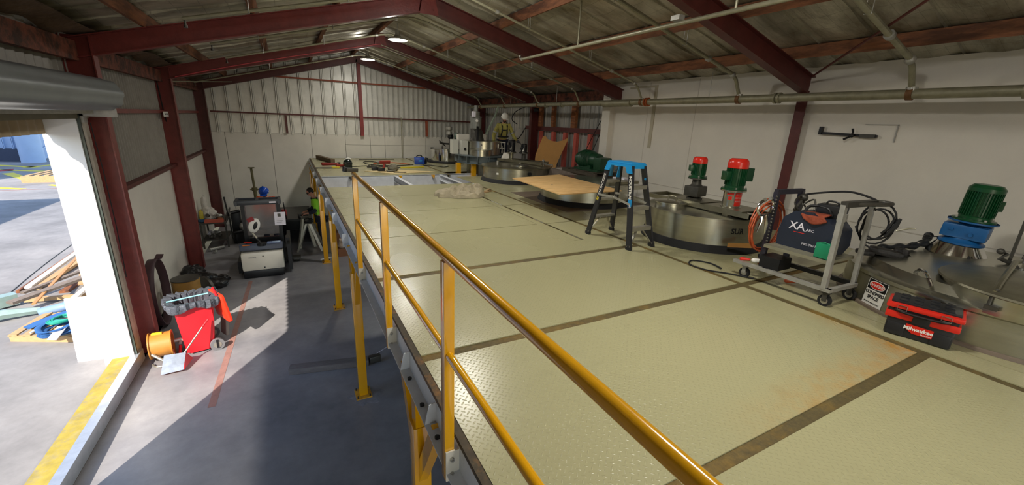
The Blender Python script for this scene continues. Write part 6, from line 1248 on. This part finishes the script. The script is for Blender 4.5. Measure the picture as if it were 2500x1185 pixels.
tag(mk('pale_housing', G().ball((-2.1, 14.35, 0.48), (0.08, 0.08, 0.12), 8).cyl((-2.05, 14.3, 0.08), (-1.98, 14.2, 0.1), 0.05), 'galv'), 'pale metal housing on the floor stack right of the bench', 'machine part')
# dark work bench where the green vest man works
t = thing('work_bench', 'low black work bench in front of the man in the green vest', 'bench', (-0.65, 14.2, 0)); part(t, 'bench_top', G().box((-1.15, 13.66, 0.70), (-0.2, 15.6, 0.76)), 'blackp'); part(t, 'frame', G().box((-1.1, 13.7, 0.0), (-1.04, 15.5, 0.7)).box((-0.3, 13.7, 0), (-0.24, 15.5, 0.7)).box((-1.1, 15.3, 0.0), (-0.24, 15.36, 0.7)), 'blackp')
part(t, 'vice', G().obox((-0.45, 13.78, 0.83), (0.26, 0.2, 0.14), (0, 0, 0.1), 0.02).cyl((-0.45, 13.65, 0.83), (-0.45, 13.56, 0.83), 0.03), 'blackp')
tag(mk('red_can', G().cyl((-0.95, 14.2, 0.762), (-0.95, 14.2, 0.96), 0.07, n=20), mat('dark_red_tag', (140, 30, 34))), 'dark red can on the black work bench', 'can')
tag(mk('thin_rod', G().cyl((-0.9, 13.75, 0.76), (-0.93, 13.7, 1.28), 0.014), 'blackp'), 'thin black rod standing right of the notice sheet', 'rod')
# aluminium stepladder and stool
def aframe(name, label, ox, oy, rz, w, dpt, h, steps):
    t = thing(name, label, 'ladder', (ox, oy, 0), rz, world=False); 
    for sx in (-1, 1):
        part(t, 'leg', G().bar((sx * w / 2, -dpt / 2, 0), (sx * w * 0.32, -0.05, h), 0.025, 0.07, (0, 1, 0)), 'alu'); part(t, 'leg', G().bar((sx * w / 2, dpt / 2, 0), (sx * w * 0.32, 0.05, h), 0.025, 0.05, (0, 1, 0)), 'alu')
    for k in range(steps):
        f_ = (k + 1) / (steps + 1); part(t, 'step', G().obox((0, -dpt / 2 * (1 - f_) - 0.05 * f_, h * f_), (w * (1 - 0.36 * f_), 0.08, 0.025)), 'alu')
    part(t, 'top', G().obox((0, 0, h + 0.01), (w * 0.75, 0.2, 0.03), (0, 0, 0), 0.008), 'dkst'); part(t, 'brace', G().bar((-w * 0.45, dpt * 0.36, h * 0.3), (w * 0.45, dpt * 0.36, h * 0.3), 0.02, 0.03), 'alu')
    return t
aframe('step_ladder', 'scuffed aluminium stepladder on the floor beside the man in the green vest', -0.33, 12.80, math.radians(80), 0.40, 0.66, 0.82, 2)
aframe('step_stool', 'taller pale metal trestle standing just behind the aluminium stepladder', -0.42, 13.24, math.radians(95), 0.36, 0.40, 0.88, 2)
tag(mk('mixed_tools', G().obox((-0.33, 12.8, 0.86), (0.2, 0.14, 0.05), (0, 0, 0.3), 0.01).cyl((-0.4, 12.78, 0.87), (-0.22, 12.86, 0.9), 0.02), 'blackp'), 'dark tools piled on top of the aluminium stepladder', 'tool')
tag(mk('white_rod', G().cyl((-0.15, 11.75, 0.012), (0.75, 12.1, 0.012), 0.012), 'white'), 'long thin white rod lying between the yellow columns', 'rod')
t = thing('parts_box', 'brown carton with white packets under the deck between the yellow columns', 'box', (0.55, 12.0, 0)); part(t, 'carton', G().box((0.32, 11.85, 0), (0.75, 12.25, 0.22)), mat('dark_carton', (128, 82, 50), 0.7)); part(t, 'packet', G().ball((0.5, 12.0, 0.30), (0.18, 0.15, 0.12), 8).obox((0.42, 11.95, 0.40), (0.12, 0.1, 0.16), (0.3, 0.2, 0)), mat('dusty_packets', (170, 150, 130), 0.6, 0, 0.3, 12, 0.8, 12))
tag(mk('parts_box', G().box((0.30, 12.6, 0), (0.7, 13.0, 0.5)), mat('dark_carton', (128, 82, 50))), 'taller dark carton just behind the carton with white packets', 'box')
# timber skid on floor
tag(mk('floor_timber', G().obox((-0.38, 6.22, 0.052), (1.15, 0.15, 0.10), (0, 0, -0.20), 0.008), mat('grey_sawn_timber', (112, 106, 104), 0.85, 0, 0.25, 8, 0.3, 40, stretch=(0.3, 3, 3))), 'grey timber bearer lying on the floor beside the yellow column foot', 'timber')
tag(mk('steel_offcut', G().obox((0.28, 6.12, 0.06), (0.18, 0.10, 0.11), (0, 0, 0.1), 0.01), 'dkst'), 'small dark steel block touching the right end of the grey timber', 'offcut')
tag(mk('tape_line', G().bar((0.2, 6.25, 0.004), (1.3, 7.0, 0.004), 0.012, 0.004), 'paper'), 'thin pale string line on the floor running under the deck', 'string')

# red wheelie bin
t = thing('wheelie_bin', 'bright red wheelie bin with a grey liner and its lid hanging open', 'bin', (-2.24, 7.74, 0), rz=math.radians(14), world=False)
# local: +X is the back (wheels, lid), the bin leans slightly
g = G(); lo = [(-0.20, -0.20), (0.17, -0.20), (0.17, 0.20), (-0.20, 0.20)]; hi = [(-0.27, -0.24), (0.25, -0.24), (0.25, 0.24), (-0.27, 0.24)]
def ring(z, k): return [Vector((a[0] * (1 - k) + b[0] * k, a[1] * (1 - k) + b[1] * k, z)) for a, b in zip(lo, hi)]
lv = [(0.03, 0.0), (0.5, 0.55), (0.80, 0.9), (0.80, 1.0), (0.90, 1.08), (0.90, 1.14)]
rs = [[g.b.verts.new(p) for p in ring(z, k)] for z, k in lv]
for a, b in zip(rs, rs[1:]):
    for i in range(4): g.b.faces.new((a[i], a[(i + 1) % 4], b[(i + 1) % 4], b[i]))
g.b.faces.new(rs[0][::-1])
ii = [[g.b.verts.new(p) for p in ring(z, k)] for z, k in ((0.89, 1.02), (0.70, 0.75))]
for i in range(4): g.b.faces.new((rs[-1][i], rs[-1][(i + 1) % 4], ii[0][(i + 1) % 4], ii[0][i])); g.b.faces.new((ii[0][i], ii[0][(i + 1) % 4], ii[1][(i + 1) % 4], ii[1][i]))
g.b.faces.new(ii[1])
bmesh.ops.bevel(g.b, geom=[e for e in g.b.edges if abs(e.verts[0].co.z - e.verts[1].co.z) > 0.09 and e.calc_length() > 0.1], offset=0.04, segments=3, affect='EDGES')
part(t, 'body', g, 'hired')
g = G(); rnd = random.Random(2)
def liner(u, v):
    a = 2 * PI * u; cx_ = math.cos(a); sy_ = math.sin(a); k = 1 / max(abs(cx_), abs(sy_)) ; k = 1 / (abs(cx_) ** 5 + abs(sy_) ** 5) ** 0.2
    fold = 0.012 * math.sin(23 * a) + 0.008 * math.sin(41 * a + 1)
    if v < 0.45: q = v / 0.45; sc_ = 0.90 + 0.12 * q; z = 0.62 + 0.31 * q
    else: q = (v - 0.45) / 0.55; sc_ = 1.04 + 0.05 * math.sin(q * PI) + 0.02; z = 0.935 - (0.13 + 0.03 * math.sin(5 * a)) * q
    return (-0.01 + (0.245 if v < 0.45 else 0.322) * k * cx_ * sc_ + fold * cx_, (0.215 if v < 0.45 else 0.29) * k * sy_ * sc_ + fold * sy_, z + fold * 0.6)
g.grid(liner, 120, 12); g.b.faces.new([g.b.verts.new(liner(i / 40, 0.0)) for i in range(40)]); bmesh.ops.remove_doubles(g.b, verts=g.b.verts, dist=0.0004)
part(t, 'bin_liner', g, 'bag')
part(t, 'lid', G().obox((0.345, -0.02, 0.68), (0.075, 0.50, 0.50), (0, -0.16, 0.22), 0.035), mat('orange_red_lid', (236, 60, 34), 0.35))
part(t, 'handle', G().cyl((0.30, -0.20, 0.93), (0.30, 0.20, 0.93), 0.018), 'hired')
for sy in (-1, 1):
    w = part(t, 'wheel', G().cyl((0.20, sy * 0.235, 0.10), (0.20, sy * 0.285, 0.10), 0.10, n=28), mat('grey_rubber_wheel', (104, 104, 106), 0.6)); part(w, 'hub', G().cyl((0.20, sy * 0.23, 0.10), (0.20, sy * 0.29, 0.10), 0.055, n=20), 'alu'); part(w, 'axle_cap', G().obox((0.20, sy * 0.295, 0.12), (0.03, 0.012, 0.14)), 'blackp')
tag(mk('mop_stick', G().cyl((-2.54, 7.60, 0.93), (-2.02, 7.72, 0.95), 0.011), mat('pale_blue_stick', (130, 200, 210), 0.4)), 'pale blue stick lying across the top of the red bin', 'stick')
tag(mk('grey_board', G().obox((-1.90, 7.93, 0.30), (0.05, 0.20, 0.42), (0, 0.1, 0.5), 0.01), mat('grey_board', (120, 112, 104), 0.7)), 'grey board behind the hanging lid of the red bin', 'board')
# yellow drum reel
t = thing('cable_drum', 'amber yellow drum with rolled rims lying on its stand by the door', 'drum', (-2.70, 7.62, 0))
ax = Vector((1, 0.12, 0)).normalized(); c0 = Vector((-2.835, 7.56, 0.245))
rotd = ax.to_track_quat('Z', 'Y').to_matrix().to_4x4(); rr = 0.19
part(t, 'barrel', G().lathe([(rr + 0.016, 0.0), (rr + 0.016, 0.012), (rr, 0.02), (rr, 0.26), (rr + 0.016, 0.268), (rr + 0.016, 0.28), (rr - 0.03, 0.28), (rr - 0.03, 0.2), (0, 0.2)], c0, 48, rotd), 'drumy')
part(t, 'rear_rim', G().lathe([(0, 0.02), (rr - 0.01, 0.02), (rr + 0.02, -0.004), (rr + 0.02, 0.01)], c0, 48, rotd), 'drumy')
part(t, 'handle', G().box((-2.79, 7.55, 0.432), (-2.66, 7.59, 0.455)), 'tapey')
part(t, 'stand', G().tube(smooth_path([(-2.80, 7.38, 0.02), (-2.72, 7.28, 0.02), (-2.55, 7.30, 0.02), (-2.52, 7.40, 0.02), (-2.56, 7.5, 0.16)], 4), 0.012).tube([(-2.82, 7.42, 0.20), (-2.70, 7.33, 0.14), (-2.58, 7.22, 0.1)], 0.022), 'alu')
part(t, 'crank', G().cyl((-2.55, 7.62, 0.25), (-2.46, 7.64, 0.25), 0.03).obox((-2.47, 7.64, 0.22), (0.04, 0.06, 0.10), (0, 0.4, 0.2), 0.01).cyl((-2.46, 7.64, 0.25), (-2.42, 7.56, 0.27), 0.015), 'galv')
part(t, 'red_leg', G().cyl((-2.48, 7.62, 0.16), (-2.50, 7.58, 0.0), 0.02), 'hired')
# dustpan with long handle
t = thing('dust_pan', 'scuffed metal dustpan with a long red tipped handle lying in the sunlight', 'dustpan', (-2.46, 7.12, 0))
part(t, 'pan', G().slab([(-2.62, 6.98, 0.03), (-2.35, 6.98, 0.05), (-2.33, 7.20, 0.22), (-2.60, 7.22, 0.22)], 0.008, (0, -0.6, 0.6)), 'gal2')
part(t, 'side_cheek', G().slab([(-2.34, 6.98, 0.05), (-2.33, 7.20, 0.22), (-2.28, 7.30, 0.05)], 0.01, (-1, 0, 0)), 'hired'); part(t, 'side_cheek', G().slab([(-2.62, 6.98, 0.03), (-2.60, 7.22, 0.22), (-2.58, 7.30, 0.04)], 0.01, (1, 0, 0)), 'hired')
part(t, 'handle', G().cyl((-2.38, 7.18, 0.18), (-2.12, 7.42, 0.50), 0.012), 'alu'); part(t, 'grip', G().cyl((-2.12, 7.42, 0.50), (-2.04, 7.49, 0.59), 0.015), 'hired')
# big rubber hoop and round things at the left wall
pts = [(-2.93 + 0.03 * math.sin(a), 8.95 + 0.46 * math.cos(a), 0.66 + 0.62 * math.sin(a)) for a in [2 * PI * k / 48 for k in range(48)]]
g = G()
n_ = 56
def hoop(u, v):
    a = 2 * PI * u; w = (v - 0.5) * 0.13
    return (-2.93 + w, 8.88 + 0.46 * math.cos(a), 0.645 + 0.62 * math.sin(a))
g.grid(hoop, n_, 2); bmesh.ops.remove_doubles(g.b, verts=g.b.verts, dist=0.0005)
o = tag(mk('rubber_hoop', g, mat('dark_plum_rubber', (58, 34, 40), 0.6, 0, 0.2, 9)), 'tall dark hoop of rubber strip leaning on the left wall behind the red column', 'hoop'); o.modifiers.new('s', 'SOLIDIFY').thickness = 0.022
tag(mk('hoop_flap', G().obox((-2.86, 9.02, 1.275), (0.10, 0.16, 0.015), (0.2, 0.1, 0)), mat('dark_plum_rubber', (58, 34, 40))), 'loose end flap on top of the tall dark hoop', 'flap')
t = thing('paint_drum', 'tan drum standing behind the red bin', 'drum', (-2.68, 9.3, 0)); part(t, 'barrel', G().lathe([(0.22, 0.0), (0.22, 0.30), (0.225, 0.31), (0.225, 0.62), (0.23, 0.63), (0.21, 0.64), (0.21, 0.60), (0, 0.60)], (-2.66, 9.5, 0), 36), mat('tan_drum', (164, 124, 58), 0.5, 0, 0.2, 8)); part(t, 'dark_lid', G().lathe([(0.23, 0.0), (0.23, 0.02), (0, 0.03)], (-2.66, 9.5, 0.64), 36), 'dkst')
t = thing('round_guard', 'dark curved guard plate standing behind the tan drum', 'guard', (-2.45, 9.9, 0)); part(t, 'plate', G().cyl((-2.42, 9.75, 0.28), (-2.38, 9.78, 0.28), 0.27, n=36), 'dkst')
for i, (x, y, rx, rz_) in enumerate(((-2.62, 10.75, 0.26, 0.20), (-2.35, 10.6, 0.20, 0.13), (-2.85, 11.2, 0.2, 0.25), (-2.30, 10.95, 0.16, 0.10))):
    tag(mk('rubbish_bag', blob(G(), (x, y, rz_ * 0.7), (rx, rx * 0.9, rz_ * 0.8), 0.28, 1.3, i + 1, 16, rz_ * 0.68), mat('black_bag_film', (24, 24, 26), 0.35, 0, 0.2, 12, 1.0, 12)), ('largest', 'front right', 'rearmost', 'smallest')[i] + ' black bag in the dark heap along the left wall foot', 'bag')

# ================================================================ OUTSIDE THE DOOR
tag(mk('leaning_board', G().slab([(-3.72, 7.70, 0.12), (-3.33, 7.66, 0.12), (-3.35, 7.70, 1.13), (-3.69, 7.73, 1.13)], 0.03, (0.1, 1, 0)), mat('bright_white_board', (250, 250, 250), 0.5)), 'bright white board standing outside against the door jamb', 'board')
def plank(p, q, w, h, m, lb, name='plank', grp=None): return tag(mk(name, G().bar(p, q, w, h), m), lb, 'timber', grp)
t = thing('pallet', 'pine pallet on the ground outside carrying blue straps', 'pallet', (-4.4, 9.0, 0.12))
pu = Vector((0.86, -0.40, 0)).normalized(); pw = Vector((0.15, 0.99, 0)).normalized(); p0 = Vector((-4.86, 8.88, 0.17))
for k in (0, 0.42, 0.80): part(t, 'bearer', G().bar(p0 + pw * k, p0 + pw * k + pu * 1.2, 0.05, 0.10), 'wood')
for k in range(6): part(t, 'deck_board', G().bar(p0 + pu * (0.05 + 0.2 * k) - pw * 0.03 + Vector((0, 0, 0.062)), p0 + pu * (0.05 + 0.2 * k) + pw * 0.84 + Vector((0, 0, 0.062)), 0.11, 0.02), 'wood')
rnd = random.Random(8)
g = G()
for k in range(6):
    a0 = rnd.uniform(0, 6); pts = [(-4.18 + 0.20 * math.cos(a0 + j * 0.9) * (1 + 0.2 * math.sin(j + k)), 8.62 + 0.24 * math.sin(a0 + j * 0.9), 0.29 + 0.022 * k + 0.02 * math.sin(j * 2 + k)) for j in range(7)]; g.tube(smooth_path(pts, 4), 0.036, 6, flat=0.3)
tag(mk('cargo_strap', g, 'strap'), 'tangled blue webbing strap on the pallet outside', 'strap')
g = G().tube(smooth_path([(-4.70, 8.98, 0.27), (-4.55, 9.15, 0.30), (-4.36, 9.30, 0.33), (-4.2, 9.33, 0.34)], 6), 0.09, 8, flat=0.25); tag(mk('cargo_strap', g, 'strap'), 'flat blue strap laid along the back of the pallet outside', 'strap')
g = G()
for k in range(5): pts = [(-4.17 + 0.15 * math.cos(j * 1.1 + k) + 0.02 * k, 8.66 + 0.13 * math.sin(j * 1.1 + k), 0.45 + 0.012 * k) for j in range(6)]; g.tube(smooth_path(pts, 4), 0.013, 6)
tag(mk('teal_rope', g, 'teal'), 'coil of teal rope on top of the blue straps outside', 'rope')
tag(mk('white_card', G().obox((-4.12, 8.36, 0.36), (0.12, 0.24, 0.012), (0.5, 0.1, -0.3)), 'paper'), 'white card lying on the teal rope outside', 'card')
tag(mk('white_pipe', G().cyl((-4.50, 8.58, 0.34), (-4.20, 9.02, 0.42), 0.014), 'white'), 'thin white pipe resting across the blue straps outside', 'pipe')
P_ = [((-5.56, 11.3, 0.22), (-5.60, 14.3, 0.24), 0.11, 0.05, 'woodw', 'long white painted plank at the back of the timber pile outside'),
      ((-5.72, 11.3, 0.15), (-5.77, 14.8, 0.15), 0.05, 0.05, 'timber', 'thin brown batten edging the timber pile outside'),
      ((-5.42, 10.75, 0.30), (-4.62, 11.9, 0.40), 0.10, 0.04, 'woodd', 'weathered grey plank crossing the timber pile outside'),
      ((-5.30, 10.05, 0.36), (-4.45, 11.15, 0.44), 0.16, 0.05, 'woodd', 'wide splintered grey plank on top of the timber pile outside'),
      ((-5.35, 10.62, 0.19), (-4.1, 10.44, 0.19), 0.10, 0.06, 'wood', 'pale pine plank low in the front of the timber pile outside'),
      ((-4.88, 9.75, 0.40), (-5.34, 13.25, 0.36), 0.05, 0.02, 'drumy', 'orange flat batten slanting across the timber pile outside'),
      ((-5.1, 12.6, 0.3), (-5.05, 14.2, 0.3), 0.10, 0.05, 'woodw', 'short white plank at the right of the timber pile outside'),
      ((-4.52, 10.1, 0.27), (-4.48, 11.3, 0.30), 0.10, 0.04, 'woodw', 'slanting white plank near the door jamb outside'),
      ((-5.48, 11.3, 0.18), (-5.36, 13.2, 0.18), 0.14, 0.06, 'wood', 'tan plank in the middle of the timber pile outside'),
      ((-4.95, 11.0, 0.14), (-4.9, 13.0, 0.14), 0.16, 0.04, 'timber', 'dark brown plank under the timber pile outside'),
      ((-4.75, 11.2, 0.2), (-5.2, 12.8, 0.22), 0.09, 0.03, 'wood', 'short pine plank angled against the rest of the pile outside')]
for p, q, w, h, m, lb in P_: plank(p, q, w, h, m, lb)
t = thing('blue_pipe_fitting', 'pale blue pipe bend lying beside the pallet outside', 'pipe', (-4.6, 9.75, 0.2)); part(t, 'bend', G().tube(smooth_path([(-4.82, 9.68, 0.24), (-4.6, 9.75, 0.26), (-4.42, 9.8, 0.28), (-4.25, 9.95, 0.28)], 5), 0.085, 14), mat('pale_blue_plastic', (120, 146, 186), 0.4)); part(t, 'collar', G().cyl((-4.50, 9.76, 0.27), (-4.42, 9.79, 0.28), 0.105, n=20), mat('pale_blue_plastic', (120, 146, 186)))
t = thing('crushed_gutter', 'long white and green crushed metal duct on the ground outside', 'duct', (-5.5, 9.9, 0.12)); part(t, 'duct', G().tube([(-6.8, 9.45, 0.24), (-5.75, 9.65, 0.25), (-5.3, 9.85, 0.24), (-4.9, 9.95, 0.20)], [0.12, 0.12, 0.09, 0.06], 6), mat('pale_sea_green_metal', (150, 172, 164), 0.35, 0.3, 0.2, 4)); part(t, 'open_end', G().bar((-5.45, 10.62, 0.26), (-6.2, 10.1, 0.24), 0.2, 0.2), mat('pale_sea_green_metal', (150, 172, 164)))
tag(mk('ground_cable', G().tube(smooth_path([(-5.85, 11.3, 0.128), (-5.98, 12.6, 0.128), (-6.08, 14.0, 0.128), (-6.15, 15.6, 0.128)], 5), 0.008), 'dkst'), 'thin dark cable on the ground behind the timber pile outside', 'cable')
# far yard: pallet, markings, shed
t = thing('pallet', 'low pine pallet far out in the yard beyond the door', 'pallet', (-10.5, 28.5, 0.12)); part(t, 'front_bearer', G().box((-12.0, 28.0, 0.12), (-9.0, 28.12, 0.42)), 'wood')
for k in range(9): part(t, 'deck_board', G().bar((-11.8 + 0.33 * k, 28.1, 0.44), (-11.7 + 0.33 * k, 30.2, 0.44), 0.16, 0.04), 'wood')
for i, pts in enumerate((((-14.2, 31.8), (-13.9, 32.2), (-11.5, 28.4), (-11.8, 28.2)), ((-15.4, 33.6), (-13.0, 32.5), (-12.9, 32.9), (-15.3, 34.0)), ((-16.4, 36.0), (-14.0, 34.6), (-13.7, 34.9), (-16.2, 36.4)), ((-14.6, 34.8), (-13.3, 37.4), (-13.0, 37.2), (-14.3, 34.6)), ((-13.2, 34.6), (-12.6, 36.4), (-12.3, 36.3), (-12.9, 34.5)), ((-12.6, 26.6), (-11.2, 25.8), (-11.1, 26.05), (-12.5, 26.85)), ((-10.8, 27.0), (-9.8, 26.0), (-9.7, 26.2), (-10.7, 27.2)))):
    struct('trim_%d' % (20 + i), G().slab([(x, y, 0.126) for x, y in pts], 0.004), 'tapey')
struct('trim_30', G().slab([(-14.0, 25.3, 0.126), (-5, 26.4, 0.126), (-5, 26.5, 0.126), (-14.0, 25.4, 0.126)], 0.004), 'oline')
struct('trim_31', G().slab([(-15.3, 32.4, 0.126), (-14.3, 33.2, 0.126), (-14.6, 34.0, 0.126), (-16, 33.0, 0.126)], 0.004), 'mred')
t = thing('shed', 'blue grey clad shed with a pale corner column across the yard', 'building', (-22, 44, 0.12))
part(t, 'front_wall', corr((-34, 41.5), (-15.6, 38.2), 0.9, 9.0, 0.45, 0.12, (0.1, -1), 'trim'), 'bluew')
part(t, 'dark_base', G().slab([(-34, 41.4, 0.12), (-15.7, 38.1, 0.12), (-15.7, 38.1, 0.95), (-34, 41.4, 0.95)], 0.2, (0, 1, 0)), 'dgrey')
part(t, 'corner_column', G().cyl((-15.2, 37.9, 0.12), (-15.2, 37.9, 9.0), 0.55, n=24), 'bluew')
part(t, 'side_wall', G().slab([(-15.0, 38.4, 0.12), (-18.5, 52, 0.12), (-18.5, 52, 9), (-15.0, 38.4, 9)], 0.2, (-1, 0, 0)), 'shadecl')
g = G()
for z in range(1, 10): g.bar((-14.97, 38.6, z * 0.9), (-18.4, 52, z * 0.9), 0.03, 0.05)
part(t, 'door_ribs', g, 'bluew')
part(t, 'vent', G().box((-16.6, 37.8, 5.6), (-16.1, 37.9, 6.3)), 'dgrey')
part(t, 'pink_downpipe', G().box((-20.2, 38.2, 0.12), (-19.8, 38.6, 9.0)), mat('pinkish_post', (200, 160, 170), 0.6))
tag(mk('neighbour_building', G().box((-26, -10, 0.12), (-11.5, 18.7, 4.1)), 'bluew'), 'neighbouring flat roofed building out of view whose shadow falls on the yard', 'building')
tag(mk('shade_block', G().box((-34, 26.0, 0.12), (-15.5, 30.0, 9.5)), 'bluew'), 'tall block out of view added to shade the blue grey shed', 'building')  # unseen block, added to throw shade on the shed across the yard
# ---------------------------------------------------------------- tidy
for o in bpy.data.objects:
    if '_w' in o: del o['_w']
